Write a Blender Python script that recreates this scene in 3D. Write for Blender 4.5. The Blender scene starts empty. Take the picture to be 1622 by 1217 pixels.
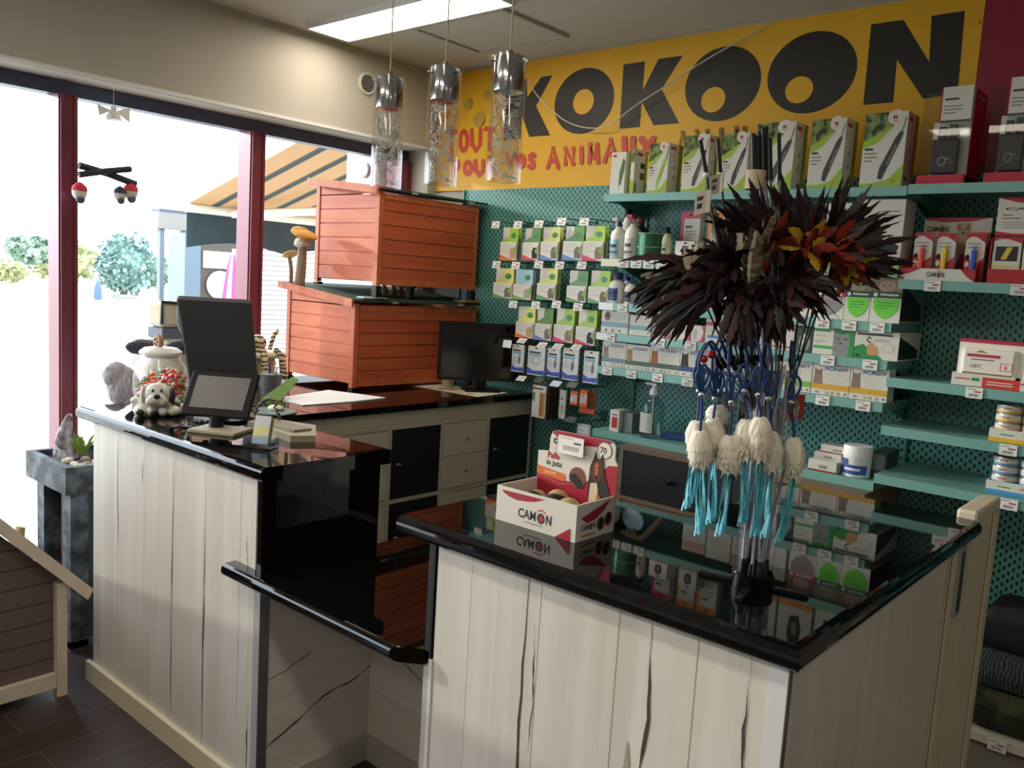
import bpy, bmesh, math, random
from mathutils import Vector, Matrix
from math import pi, sin, cos, radians
random.seed(7)
SC = bpy.context.scene
COL = SC.collection

# ------------------------------------------------------------------ camera
YAW, PITCH, ROLL, FPX = -0.710987, -0.118140, 0.060731, 1346.47
CAM_POS = Vector((0.0, 0.0, 1.6))
_f = Vector((sin(YAW)*cos(PITCH), cos(YAW)*cos(PITCH), sin(PITCH)))
_r = Vector((cos(YAW), -sin(YAW), 0.0))
_u = _r.cross(_f)
CR = (cos(ROLL)*_r + sin(ROLL)*_u).normalized()
CU = (-sin(ROLL)*_r + cos(ROLL)*_u).normalized()
CF = _f.normalized()
camd = bpy.data.cameras.new('camera'); cam = bpy.data.objects.new('camera', camd); COL.objects.link(cam)
camd.sensor_width = 36.0; camd.lens = FPX*36.0/1622.0; camd.clip_end = 500
cam.matrix_world = Matrix(((CR.x, CU.x, -CF.x, 0), (CR.y, CU.y, -CF.y, 0), (CR.z, CU.z, -CF.z, CAM_POS.z), (0, 0, 0, 1)))
SC.camera = cam

# ------------------------------------------------------------------ light
SC.view_settings.view_transform = 'Standard'; SC.view_settings.look = 'None'
SC.view_settings.gamma = 1.0; SC.view_settings.use_curve_mapping = False
SC.view_settings.exposure = 0.42
W = bpy.data.worlds.new('sky'); SC.world = W; W.use_nodes = True
bg = W.node_tree.nodes['Background']; bg.inputs[0].default_value = (0.80, 0.90, 1.0, 1); bg.inputs[1].default_value = 5.0
sund = bpy.data.lights.new('sun', 'SUN'); sund.energy = 1.5; sund.angle = radians(1.2); sund.color = (1.0, 0.93, 0.80)
sun = bpy.data.objects.new('sun', sund); COL.objects.link(sun); sun.location = (-12, -4, 8)
sun.rotation_euler = Vector((0.93, 0.30, -0.21)).to_track_quat('-Z', 'Y').to_euler()
PANEL_W = 11.0     # emission of the ceiling panels
PANEL_COL = (1.0, 0.90, 0.75)

# ------------------------------------------------------------------ materials
def srgb(c):
    if isinstance(c, str):
        c = c.lstrip('#'); c = tuple(int(c[i:i+2], 16)/255 for i in (0, 2, 4))
    return tuple(((x/12.92) if x <= 0.04045 else ((x+0.055)/1.055)**2.4) for x in c) + (1.0,)
_mc = {}
def M(col, rough=0.5, metal=0.0, spec=0.5, name=None, coat=0.0, noise=0.0, nscale=20.0, stretch=None):
    key = (col, rough, metal, spec, coat, noise, nscale, stretch)
    if key in _mc: return _mc[key]
    m = bpy.data.materials.new(name or 'paint_%s' % str(col).strip('#')); m.use_nodes = True
    nt = m.node_tree; b = nt.nodes['Principled BSDF']
    b.inputs['Base Color'].default_value = srgb(col); b.inputs['Roughness'].default_value = rough
    b.inputs['Metallic'].default_value = metal; b.inputs['Specular IOR Level'].default_value = spec
    b.inputs['Coat Weight'].default_value = coat; b.inputs['Coat Roughness'].default_value = 0.05
    if noise:
        tc = nt.nodes.new('ShaderNodeTexCoord'); mp = nt.nodes.new('ShaderNodeMapping')
        if stretch: mp.inputs['Scale'].default_value = stretch
        n = nt.nodes.new('ShaderNodeTexNoise'); n.inputs['Scale'].default_value = nscale; n.inputs['Detail'].default_value = 6
        mx = nt.nodes.new('ShaderNodeMix'); mx.data_type = 'RGBA'
        r = nt.nodes.new('ShaderNodeMapRange'); r.inputs[1].default_value = 0.3; r.inputs[2].default_value = 0.7
        c = srgb(col); mx.inputs[6].default_value = tuple(x*(1-noise) for x in c[:3])+(1,)
        mx.inputs[7].default_value = tuple(min(1, x*(1+noise)) for x in c[:3])+(1,)
        L = nt.links; L.new(tc.outputs['Object'], mp.inputs[0]); L.new(mp.outputs[0], n.inputs[0]); L.new(n.outputs[0], r.inputs[0])
        L.new(r.outputs[0], mx.inputs[0]); L.new(mx.outputs[2], b.inputs['Base Color'])
    _mc[key] = m
    return m
def node_mat(name):
    m = bpy.data.materials.new(name); m.use_nodes = True
    nt = m.node_tree; return m, nt, nt.nodes['Principled BSDF']
def N(nt, t, **kw):
    n = nt.nodes.new(t)
    for k, v in kw.items(): setattr(n, k, v)
    return n
def math_(nt, op, a, b=None, c=None):
    n = nt.nodes.new('ShaderNodeMath'); n.operation = op
    for i, x in enumerate((a, b, c)):
        if x is None: continue
        if isinstance(x, (int, float)): n.inputs[i].default_value = x
        else: nt.links.new(x, n.inputs[i])
    return n.outputs[0]
def mixc(nt, fac, a, b):
    n = nt.nodes.new('ShaderNodeMix'); n.data_type = 'RGBA'
    if isinstance(fac, (int, float)): n.inputs[0].default_value = fac
    else: nt.links.new(fac, n.inputs[0])
    for i, x in ((6, a), (7, b)):
        if isinstance(x, tuple): n.inputs[i].default_value = x
        else: nt.links.new(x, n.inputs[i])
    return n.outputs[2]
def coords(nt, scale=(1, 1, 1)):
    tc = N(nt, 'ShaderNodeTexCoord'); mp = N(nt, 'ShaderNodeMapping'); mp.inputs['Scale'].default_value = scale
    nt.links.new(tc.outputs['Object'], mp.inputs[0]); return mp.outputs[0]
def noise(nt, vec, scale, detail=4, dist=0.0, lo=0.3, hi=0.7):
    n = N(nt, 'ShaderNodeTexNoise'); n.inputs['Scale'].default_value = scale; n.inputs['Detail'].default_value = detail
    n.inputs['Distortion'].default_value = dist; nt.links.new(vec, n.inputs[0])
    r = N(nt, 'ShaderNodeMapRange'); r.inputs[1].default_value = lo; r.inputs[2].default_value = hi
    nt.links.new(n.outputs[0], r.inputs[0]); return r.outputs[0]
def bump(nt, b, h, strength=0.3, dist=0.002):
    n = N(nt, 'ShaderNodeBump'); n.inputs['Strength'].default_value = strength; n.inputs['Distance'].default_value = dist
    nt.links.new(h, n.inputs['Height']); nt.links.new(n.outputs[0], b.inputs['Normal'])

def make_laminate(name, axis):
    """pale whitewashed oak laminate; grain runs along `axis`"""
    m, nt, b = node_mat(name)
    sc = {'z': (1, 1, 0.05), 'h': (0.08, 0.08, 1)}[axis]
    v = coords(nt, sc)
    n1 = noise(nt, v, 22, 8, 0.6); n2 = noise(nt, v, 5, 3, 0.3)
    c = mixc(nt, n1, srgb('#cfcac0'), srgb('#e4dfd6')); c2 = mixc(nt, math_(nt, 'MULTIPLY', n2, 0.45), c, srgb('#cdbfae'))
    nt.links.new(c2, b.inputs['Base Color']); b.inputs['Roughness'].default_value = 0.38; bump(nt, b, n1, 0.08)
    return m
def make_granite():
    m, nt, b = node_mat('black_granite')
    v = coords(nt); n = noise(nt, v, 500, 2, 0, 0.66, 0.75)
    nt.links.new(mixc(nt, n, srgb('#08080a'), srgb('#4a4a4c')), b.inputs['Base Color'])
    b.inputs['Roughness'].default_value = 0.025; b.inputs['Specular IOR Level'].default_value = 0.42
    return m
def make_wood(name, c0, c1, axis, rough=0.5, scale=14):
    m, nt, b = node_mat(name)
    sc = {'x': (0.12, 1, 1), 'y': (1, 0.12, 1), 'z': (1, 1, 0.12)}[axis]
    v = coords(nt, sc); n1 = noise(nt, v, scale, 8, 1.2)
    tc = coords(nt, (1, 1, 1)); vo = N(nt, 'ShaderNodeTexVoronoi'); vo.inputs['Scale'].default_value = 9; nt.links.new(tc, vo.inputs[0])
    knot = math_(nt, 'LESS_THAN', vo.outputs['Distance'], 0.07)
    c = mixc(nt, n1, srgb(c0), srgb(c1)); c2 = mixc(nt, math_(nt, 'MULTIPLY', knot, 0.45), c, srgb('#4a1d10'))
    nt.links.new(c2, b.inputs['Base Color']); b.inputs['Roughness'].default_value = rough; bump(nt, b, n1, 0.15)
    return m
def make_peg():
    m, nt, b = node_mat('teal_perforated_steel')
    tc = N(nt, 'ShaderNodeTexCoord'); sp = N(nt, 'ShaderNodeSeparateXYZ'); nt.links.new(tc.outputs['Object'], sp.inputs[0])
    P = 0.0333
    def hole(off):
        u = math_(nt, 'ADD', math_(nt, 'DIVIDE', sp.outputs[0], P), 100+off); w = math_(nt, 'ADD', math_(nt, 'DIVIDE', sp.outputs[2], P), 100+off)
        fu = math_(nt, 'SUBTRACT', math_(nt, 'FRACT', u), 0.5); fw = math_(nt, 'SUBTRACT', math_(nt, 'FRACT', w), 0.5)
        du = math_(nt, 'ABSOLUTE', math_(nt, 'DIVIDE', fu, 0.15)); dw = math_(nt, 'ABSOLUTE', math_(nt, 'DIVIDE', fw, 0.25))
        return math_(nt, 'LESS_THAN', math_(nt, 'ADD', math_(nt, 'MULTIPLY', du, du), math_(nt, 'MULTIPLY', dw, dw)), 1.0)
    h = math_(nt, 'MAXIMUM', hole(0), hole(0.5))
    nt.links.new(mixc(nt, h, srgb('#5c9d94'), srgb('#0e1f1d')), b.inputs['Base Color'])
    b.inputs['Roughness'].default_value = 0.38; bump(nt, b, math_(nt, 'SUBTRACT', 1.0, h), 0.6, 0.001)
    return m
def make_floor():
    m, nt, b = node_mat('dark_plank_tiles')
    v = coords(nt); br = N(nt, 'ShaderNodeTexBrick')
    br.inputs['Scale'].default_value = 1.0; br.inputs['Mortar Size'].default_value = 0.003; br.inputs['Brick Width'].default_value = 0.9; br.inputs['Row Height'].default_value = 0.16
    br.inputs['Color1'].default_value = srgb('#2b1f1c'); br.inputs['Color2'].default_value = srgb('#37292a'); br.inputs['Mortar'].default_value = srgb('#5a4c46')
    br.offset = 0.4
    mp = N(nt, 'ShaderNodeMapping'); mp.inputs['Rotation'].default_value = (0, 0, radians(90)); nt.links.new(v, mp.inputs[0]); nt.links.new(mp.outputs[0], br.inputs[0])
    n = noise(nt, coords(nt, (1, .1, 1)), 30, 6); c = mixc(nt, math_(nt, 'MULTIPLY', n, 0.35), br.outputs[0], srgb('#4a3a36'))
    nt.links.new(c, b.inputs['Base Color']); b.inputs['Roughness'].default_value = 0.42
    return m
def make_glass(name, tint=(1, 1, 1), gloss=1.0, speck=False):
    m = bpy.data.materials.new(name); m.use_nodes = True; nt = m.node_tree; nt.nodes.clear()
    o = N(nt, 'ShaderNodeOutputMaterial'); t = N(nt, 'ShaderNodeBsdfTransparent'); t.inputs[0].default_value = tint+(1,)
    g = N(nt, 'ShaderNodeBsdfGlossy'); g.inputs['Roughness'].default_value = 0.02; mx = N(nt, 'ShaderNodeMixShader')
    lw = N(nt, 'ShaderNodeLayerWeight'); lw.inputs[0].default_value = 0.25
    f = math_(nt, 'ADD', math_(nt, 'MULTIPLY', math_(nt, 'POWER', lw.outputs['Facing'], 2.5), 0.75*gloss), 0.04*gloss)
    nt.links.new(f, mx.inputs[0]); nt.links.new(t.outputs[0], mx.inputs[1]); nt.links.new(g.outputs[0], mx.inputs[2])
    out = mx
    if speck:
        v = coords(nt, (1, 1, 0.6)); vo = N(nt, 'ShaderNodeTexVoronoi'); vo.inputs['Scale'].default_value = 210; nt.links.new(v, vo.inputs[0])
        n = noise(nt, coords(nt), 30, 2, 0, 0.3, 0.6)
        s = math_(nt, 'LESS_THAN', vo.outputs['Distance'], math_(nt, 'MULTIPLY', n, 0.62))
        d = N(nt, 'ShaderNodeBsdfPrincipled'); d.inputs['Base Color'].default_value = (0.75, 0.73, 0.68, 1); d.inputs['Roughness'].default_value = 0.15
        m2 = N(nt, 'ShaderNodeMixShader'); nt.links.new(math_(nt, 'MULTIPLY', s, 0.8), m2.inputs[0]); nt.links.new(mx.outputs[0], m2.inputs[1]); nt.links.new(d.outputs[0], m2.inputs[2]); out = m2
    nt.links.new(out.outputs[0], o.inputs[0]); return m
def make_emit(name, col, s):
    m, nt, b = node_mat(name); b.inputs['Base Color'].default_value = srgb('#ffffff')
    b.inputs['Emission Color'].default_value = col+(1,); b.inputs['Emission Strength'].default_value = s; return m
def make_two(name, c0, c1, scale, lo=0.42, hi=0.58, rough=0.8, stretch=(1, 1, 1), bmp=0.0):
    m, nt, b = node_mat(name); n = noise(nt, coords(nt, stretch), scale, 6, 0, lo, hi)
    nt.links.new(mixc(nt, n, srgb(c0), srgb(c1)), b.inputs['Base Color']); b.inputs['Roughness'].default_value = rough
    if bmp: bump(nt, b, n, bmp, 0.004)
    return m
def make_bands(name, c0, c1, axis, period, duty=0.5, rough=0.7, dist=0.0):
    m, nt, b = node_mat(name); tc = N(nt, 'ShaderNodeTexCoord'); sp = N(nt, 'ShaderNodeSeparateXYZ'); nt.links.new(tc.outputs['Object'], sp.inputs[0])
    x = sp.outputs['xyz'.index(axis)]
    if dist: x = math_(nt, 'ADD', x, math_(nt, 'MULTIPLY', noise(nt, tc.outputs['Object'], 20), dist))
    f = math_(nt, 'LESS_THAN', math_(nt, 'FRACT', math_(nt, 'ADD', math_(nt, 'DIVIDE', x, period), 100.0)), duty)
    nt.links.new(mixc(nt, f, srgb(c1), srgb(c0)), b.inputs['Base Color']); b.inputs['Roughness'].default_value = rough; return m
def make_fur(name, c0, c1):
    m, nt, b = node_mat(name); n = noise(nt, coords(nt, (1, 1, .3)), 90, 4)
    nt.links.new(mixc(nt, n, srgb(c0), srgb(c1)), b.inputs['Base Color']); b.inputs['Roughness'].default_value = 1.0; b.inputs['Sheen Weight'].default_value = 0.5
    bump(nt, b, n, 0.8, 0.004); return m

LAM = make_laminate('whitewashed_oak_laminate', 'z'); LAMH = make_laminate('whitewashed_oak_laminate_sideways', 'h')
GRAN = make_granite(); PEG = make_peg(); FLOOR = make_floor()
HUTW = make_wood('orange_stained_fir', '#c9562c', '#e07844', 'x'); HUTY = make_wood('orange_stained_fir_long', '#b84e2a', '#cd653a', 'y')
HUTF = make_wood('orange_stained_frame', '#c25a30', '#d87643', 'z')
TEAL = M('#7fb2a9', 0.35, 0.1, name='teal_enamel'); TEALD = M('#4f8e86', 0.4, 0.1)
GLASS = make_glass('window_glass', (0.97, 0.99, 1.0), 0.35); CLEAR = make_glass('clear_glass'); BUB = make_glass('bubble_glass', (0.93, 0.92, 0.9), 0.8, True)
BOTG = make_glass('bottle_glass', (0.80, 0.86, 0.86), 1.2)
ACR = make_glass('acrylic', (0.84, 0.91, 0.98), 2.2)
PLAS = make_glass('clear_plastic', (0.93, 0.95, 0.96), 0.8)
CHROME = M('#b4b6b8', 0.16, 1.0, name='chrome'); BLACK = M('#0d0d0e', 0.5, 0, 0.3); BLACKG = M('#0b0b0c', 0.12); WHITE = M('#ececea', 0.45); PAPER = M('#f2efe9', 0.6)
WALL = M('#b9b2a6', 0.8, noise=0.03, nscale=3); CEIL = M('#cfcbc2', 0.85, noise=0.02, nscale=2)
STEELG = M('#a6a8a9', 0.45, 0.0); CREAM = M('#d8cbb0', 0.5); BURG = M('#7c3a46', 0.3, 0.1, name='burgundy_aluminium')
YEL = M('#e3ad1e', 0.5, name='sign_yellow', noise=0.04, nscale=3); INK = M('#231d18', 0.5); REDP = M('#c8452f', 0.5)
RED = M('#b8202e', 0.4); ORANGE = M('#e0782a', 0.4); LIME = M('#9cbf3a', 0.4); GREEN = M('#3f8c3a', 0.4); DKGREEN = M('#1f5b34', 0.4)
NAVY = M('#2a3a78', 0.4); BLUE = M('#3767b8', 0.4); LBLUE = M('#9cc4d6', 0.4); GREY = M('#8b8b88', 0.5); DGREY = M('#3c3d40', 0.45); TAN = M('#b98d5e', 0.6); BROWN = M('#5a3b26', 0.6)
YELL = M('#e8c33a', 0.4); PINK = M('#d6457a', 0.4); FOREST = make_two('garden_photo_print', '#31402a', '#8a9a5c', 30); OFFW = M('#dcd8cc', 0.5)

# ------------------------------------------------------------------ builders
WL = {}
_txt = {}
def glyphs(s, bold=0.0):
    k = (s, bold)
    if k not in _txt:
        cu = bpy.data.curves.new('t', 'FONT'); cu.body = s; cu.size = 1.0; cu.resolution_u = 2; cu.offset = bold
        ob = bpy.data.objects.new('t', cu); COL.objects.link(ob)
        dg = bpy.context.evaluated_depsgraph_get(); me = ob.evaluated_get(dg).to_mesh()
        v = [(p.co.x, p.co.y) for p in me.vertices]; f = [tuple(q.vertices) for q in me.polygons]
        ob.evaluated_get(dg).to_mesh_clear(); bpy.data.objects.remove(ob); bpy.data.curves.remove(cu)
        x0 = min(p[0] for p in v); x1 = max(p[0] for p in v); y0 = min(p[1] for p in v); y1 = max(p[1] for p in v)
        _txt[k] = ([((a-x0)/(y1-y0), (b-y0)/(y1-y0)) for a, b in v], f, (x1-x0)/(y1-y0))
    return _txt[k]
class MB:
    def __init__(s, mat=None): s.v = []; s.f = []; s.fm = []; s.sm = []; s.mats = []; s.m = mat; s.T = Matrix.Identity(4)
    def mi(s, mat):
        mat = mat or s.m
        if mat not in s.mats: s.mats.append(mat)
        return s.mats.index(mat)
    def add(s, vs, fs, mat=None, smooth=False):
        o = len(s.v); i = s.mi(mat)
        s.v += [s.T @ Vector(p) for p in vs]; s.f += [tuple(a+o for a in f) for f in fs]; s.fm += [i]*len(fs); s.sm += [smooth]*len(fs)
        return s
    def box(s, x0, x1, y0, y1, z0, z1, mat=None, bev=0.0):
        if bev:
            bm = bmesh.new(); bmesh.ops.create_cube(bm, size=1.0)
            for p in bm.verts: p.co = Vector(((x0+x1)/2+p.co.x*(x1-x0), (y0+y1)/2+p.co.y*(y1-y0), (z0+z1)/2+p.co.z*(z1-z0)))
            bmesh.ops.bevel(bm, geom=bm.edges[:], offset=bev, segments=2, affect='EDGES', profile=0.5)
            bm.verts.index_update(); s.add([p.co.copy() for p in bm.verts], [[q.index for q in f.verts] for f in bm.faces], mat); bm.free(); return s
        P = [(x0, y0, z0), (x1, y0, z0), (x1, y1, z0), (x0, y1, z0), (x0, y0, z1), (x1, y0, z1), (x1, y1, z1), (x0, y1, z1)]
        return s.add(P, [(3, 2, 1, 0), (4, 5, 6, 7), (0, 1, 5, 4), (1, 2, 6, 5), (2, 3, 7, 6), (3, 0, 4, 7)], mat)
    def prism(s, pts, d, mat=None):
        """closed outline `pts` (3-D, planar) extruded by vector d"""
        n = len(pts); d = Vector(d); a = [Vector(p) for p in pts]; b = [p+d for p in a]
        return s.add(a+b, [tuple(range(n))[::-1], tuple(range(n, 2*n))]+[(i, (i+1) % n, n+(i+1) % n, n+i) for i in range(n)], mat)
    def poly(s, pts, mat=None): return s.add(pts, [tuple(range(len(pts)))], mat)
    def tube(s, pts, r, mat=None, seg=8, caps=True, smooth=True, squash=None):
        pts = [Vector(p) for p in pts]; n = len(pts); rs = r if isinstance(r, (list, tuple)) else [r]*n
        vs = []; up = None
        for i, p in enumerate(pts):
            t = (pts[min(i+1, n-1)]-pts[max(i-1, 0)]).normalized()
            if up is None: up = Vector((0, 0, 1)) if abs(t.z) < 0.9 else Vector((1, 0, 0))
            a = t.cross(up).normalized(); b = a.cross(t).normalized(); up = b
            for k in range(seg):
                w = 2*pi*k/seg; vs.append(p+(a*cos(w)+b*sin(w)*(squash or 1))*rs[i])
        fs = [(i*seg+k, i*seg+(k+1) % seg, (i+1)*seg+(k+1) % seg, (i+1)*seg+k) for i in range(n-1) for k in range(seg)]
        s.add(vs, fs, mat, smooth)
        if caps: s.add(vs[:seg], [tuple(range(seg))[::-1]], mat); s.add(vs[-seg:], [tuple(range(seg))], mat)
        return s
    def lathe(s, prof, c=(0, 0, 0), mat=None, seg=24, smooth=True, caps=True):
        c = Vector(c); P_ = list(prof)
        if smooth and len(P_) > 2:
            out = [P_[0]]
            for i in range(1, len(P_)-1):
                a = Vector((P_[i][0]-P_[i-1][0], P_[i][1]-P_[i-1][1])); b = Vector((P_[i+1][0]-P_[i][0], P_[i+1][1]-P_[i][1])); out.append(P_[i])
                if a.length > 1e-7 and b.length > 1e-7 and a.angle(b) > 0.6: out.append(None); out.append(P_[i])
            out.append(P_[-1]); runs = [[]]
            for p in out:
                if p is None: runs.append([])
                else: runs[-1].append(p)
            for rn in runs:
                vv = [c+Vector((r*cos(2*pi*k/seg), r*sin(2*pi*k/seg), z)) for r, z in rn for k in range(seg)]
                s.add(vv, [(i*seg+k, i*seg+(k+1) % seg, (i+1)*seg+(k+1) % seg, (i+1)*seg+k) for i in range(len(rn)-1) for k in range(seg)], mat, True)
            if caps:
                for e, rv in ((P_[0], True), (P_[-1], False)):
                    if e[0] > 1e-5: vv = [c+Vector((e[0]*cos(2*pi*k/seg), e[0]*sin(2*pi*k/seg), e[1])) for k in range(seg)]; s.add(vv, [tuple(range(seg))[::-1] if rv else tuple(range(seg))], mat)
            return s
        vs = [c+Vector((r*cos(2*pi*k/seg), r*sin(2*pi*k/seg), z)) for r, z in prof for k in range(seg)]
        n = len(prof); s.add(vs, [(i*seg+k, i*seg+(k+1) % seg, (i+1)*seg+(k+1) % seg, (i+1)*seg+k) for i in range(n-1) for k in range(seg)], mat, smooth)
        if caps:
            if prof[0][0] > 1e-5: s.add(vs[:seg], [tuple(range(seg))[::-1]], mat)
            if prof[-1][0] > 1e-5: s.add(vs[-seg:], [tuple(range(seg))], mat)
        return s
    def ball(s, c, r, mat=None, seg=16, rings=10, jit=0.0):
        if isinstance(r, (int, float)): r = (r, r, r)
        vs = []
        for i in range(rings+1):
            a = -pi/2+pi*i/rings
            for k in range(seg):
                w = 2*pi*k/seg; j = 1+random.uniform(-jit, jit); vs.append((c[0]+r[0]*cos(a)*cos(w)*j, c[1]+r[1]*cos(a)*sin(w)*j, c[2]+r[2]*sin(a)*j))
        return s.add(vs, [(i*seg+k, i*seg+(k+1) % seg, (i+1)*seg+(k+1) % seg, (i+1)*seg+k) for i in range(rings) for k in range(seg)], mat, True)
    def build(s, name, parent=None, local=False, **tags):
        me = bpy.data.meshes.new(name)
        if local: base = Vector((0, 0, 0))
        elif parent is not None: base = WL[parent]
        else:
            xs = [p.x for p in s.v]; ys = [p.y for p in s.v]; zs = [p.z for p in s.v]
            base = Vector(((min(xs)+max(xs))/2, (min(ys)+max(ys))/2, min(zs)))
        me.from_pydata([p-base for p in s.v], [], s.f)
        for m in s.mats: me.materials.append(m)
        me.polygons.foreach_set('material_index', s.fm); me.polygons.foreach_set('use_smooth', s.sm); me.update()
        o = bpy.data.objects.new(name, me); COL.objects.link(o)
        if parent is not None: o.parent = parent; WL[o] = base
        else: o.location = base; WL[o] = base
        for k, v in tags.items():
            if v: o[{'label': 'label', 'cat': 'category', 'group': 'group', 'kind': 'kind'}[k]] = v
        return o
class CV:
    """flat printing on one face: origin o, right u, up v (unit), width w, height h"""
    def __init__(s, mb, o, u, v, w, h):
        s.mb = mb; s.o = Vector(o); s.u = Vector(u).normalized(); s.v = Vector(v).normalized(); s.n = s.u.cross(s.v); s.w = w; s.h = h; s.L = 0
    def P(s, x, y): return s.o+s.u*(x*s.w)+s.v*(y*s.h)+s.n*(s.L*0.00014)
    def poly(s, pts, mat): s.L += 1; s.mb.add([s.P(*p) for p in pts], [tuple(range(len(pts)))], mat); return s
    def rect(s, x0, y0, x1, y1, mat): return s.poly([(x0, y0), (x1, y0), (x1, y1), (x0, y1)], mat)
    def ell(s, x, y, rx, ry, mat, n=20, a0=0, a1=2*pi):
        return s.poly([(x+rx*cos(a0+(a1-a0)*i/n), y+ry*sin(a0+(a1-a0)*i/n)) for i in range(n if a1-a0 > 6.2 else n+1)], mat)
    def line(s, pts, wd, mat):
        """stroke of real width wd (metres)"""
        s.L += 1; q = [s.P(*p) for p in pts]; vs = []
        for i, p in enumerate(q):
            t = (q[min(i+1, len(q)-1)]-q[max(i-1, 0)]).normalized(); a = s.n.cross(t); w = wd[i] if isinstance(wd, list) else wd
            vs += [p+a*w/2, p-a*w/2]
        s.mb.add(vs, [(2*i+1, 2*i+3, 2*i+2, 2*i) for i in range(len(q)-1)], mat); return s
    def text(s, t, x, y, h, mat, width=None, bold=0.02):
        """x, y, h, width are fractions of the face"""
        s.L += 1; v, f, asp = glyphs(t, bold); hh = h*s.h; ww = width*s.w if width else asp*hh
        b = s.P(x, y); s.mb.add([b+s.u*(a/asp*ww)+s.v*(c*hh) for a, c in v], f, mat); return s
    def barcode(s, x0, y0, x1, y1, mat, n=9):
        for i in range(n):
            a = x0+(x1-x0)*i/n; s.rect(a, y0, a+(x1-x0)/n*(0.35+0.3*(i*7 % 3)/2), y1, mat); s.L -= 1
        s.L += 1; return s
def thing(name, label, cat, loc, rotz=0, group=None, rot=None):
    o = bpy.data.objects.new(name, None); COL.objects.link(o); o.empty_display_size = 0.05
    o.location = loc; o.rotation_euler = rot or (0, 0, rotz); o['label'] = label; o['category'] = cat
    if group: o['group'] = group
    WL[o] = Vector(loc); return o
def struct(mb, name): return mb.build(name, kind='structure')
def dup(root, loc, label, rotz=None, group=None):
    r = root.copy(); COL.objects.link(r); r.location = loc; r['label'] = label
    if rotz is not None: r.rotation_euler = (0, 0, rotz)
    if group: r['group'] = group
    for ch in list(root.children):
        c = ch.copy(); COL.objects.link(c); c.parent = r
        for g in ch.children:
            d = g.copy(); COL.objects.link(d); d.parent = c
    WL[r] = Vector(loc); return r
def ray(px, py): return CF + CR*((px-811)/FPX) - CU*((py-608.5)/FPX)
def at(px, py, ax, val):
    """where the sight line through photo point (px, py) meets the real plane ax = val"""
    d = ray(px, py); i = 'xyz'.index(ax); return CAM_POS + d*((val-CAM_POS[i])/d[i])
def smooth_path(pts, n=6):
    pts = [Vector(p) for p in pts]; out = []
    P = [pts[0]]+pts+[pts[-1]]
    for i in range(1, len(P)-2):
        for k in range(n):
            t = k/n; a, b, c, d = P[i-1], P[i], P[i+1], P[i+2]
            out.append(0.5*((2*b)+(c-a)*t+(2*a-5*b+4*c-d)*t*t+(3*b-a-3*c+d)*t**3))
    out.append(pts[-1]); return out
# ------------------------------------------------------------------ room
XW, YB, ZC = -4.01, 3.80, 2.87
m = MB(FLOOR); m.box(-4.3, 3.2, -2.6, YB+0.1, -0.06, 0.0); struct(m, 'floor')
m = MB(CEIL); m.box(-4.4, 3.2, -2.6, YB+0.1, ZC, ZC+0.1); struct(m, 'ceiling')
m = MB(WALL); m.box(-4.4, 3.2, YB, YB+0.12, 0, ZC); struct(m, 'wall_back')
m = MB(WALL); m.box(3.1, 3.2, -2.6, YB, 0, ZC); struct(m, 'wall_right')
m = MB(WALL); m.box(-4.4, 3.1, -2.7, -2.6, 0, ZC); struct(m, 'wall_front')
m = MB(WALL)
m.box(-4.40, XW, -2.6, YB, 2.39, ZC)                        # lintel above the shop window
m.box(-4.40, XW, 3.73, YB, 0, 2.39); m.box(-4.40, XW, -2.6, -2.0, 0, 2.39); m.box(-4.40, -4.16, -2.0, 1.18, 0, .10)
m.box(-4.40, -4.16, 1.18, 3.73, 0, 0.10)
struct(m, 'wall_left')
m = MB(M('#e5e2dc', 0.6)); m.box(XW-0.012, XW+0.012, -2.6, YB, 2.39, 2.405); struct(m, 'trim_1')
# shop window: header beam, posts, glass
m = MB(BURG); FR = M('#4d5570', 0.4, 0.1)
m.box(-4.28, -4.20, -2.0, 3.73, 2.325, 2.39, FR); m.box(-4.28, -4.20, -2.0, 3.73, 0.10, 0.16)
win = m.build('window_1', kind='structure')
for y0, y1 in ((1.60, 1.685), (2.575, 2.665), (3.63, 3.73), (-2.0, -1.92), (-.2, -.12)):
    q = MB(BURG); q.box(-4.29, -4.17, y0, y1, 0.16, 2.325); q.box(-4.165, -4.17, y0+0.02, y1-0.02, 0.16, 2.325)
    q.box(-4.17, -4.155, y0+0.006, y0+0.02, 0.16, 2.325); q.box(-4.17, -4.155, y1-0.02, y1-0.006, 0.16, 2.325); q.build('window_post', win)
for y0, y1 in ((-1.92, -.2), (-.12, 1.60), (1.685, 2.575), (2.665, 3.63)):
    q = MB(GLASS); q.poly([(-4.24, y0, 0.16), (-4.24, y1, 0.16), (-4.24, y1, 2.325), (-4.24, y0, 2.325)]); q.build('window_pane', win)

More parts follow.
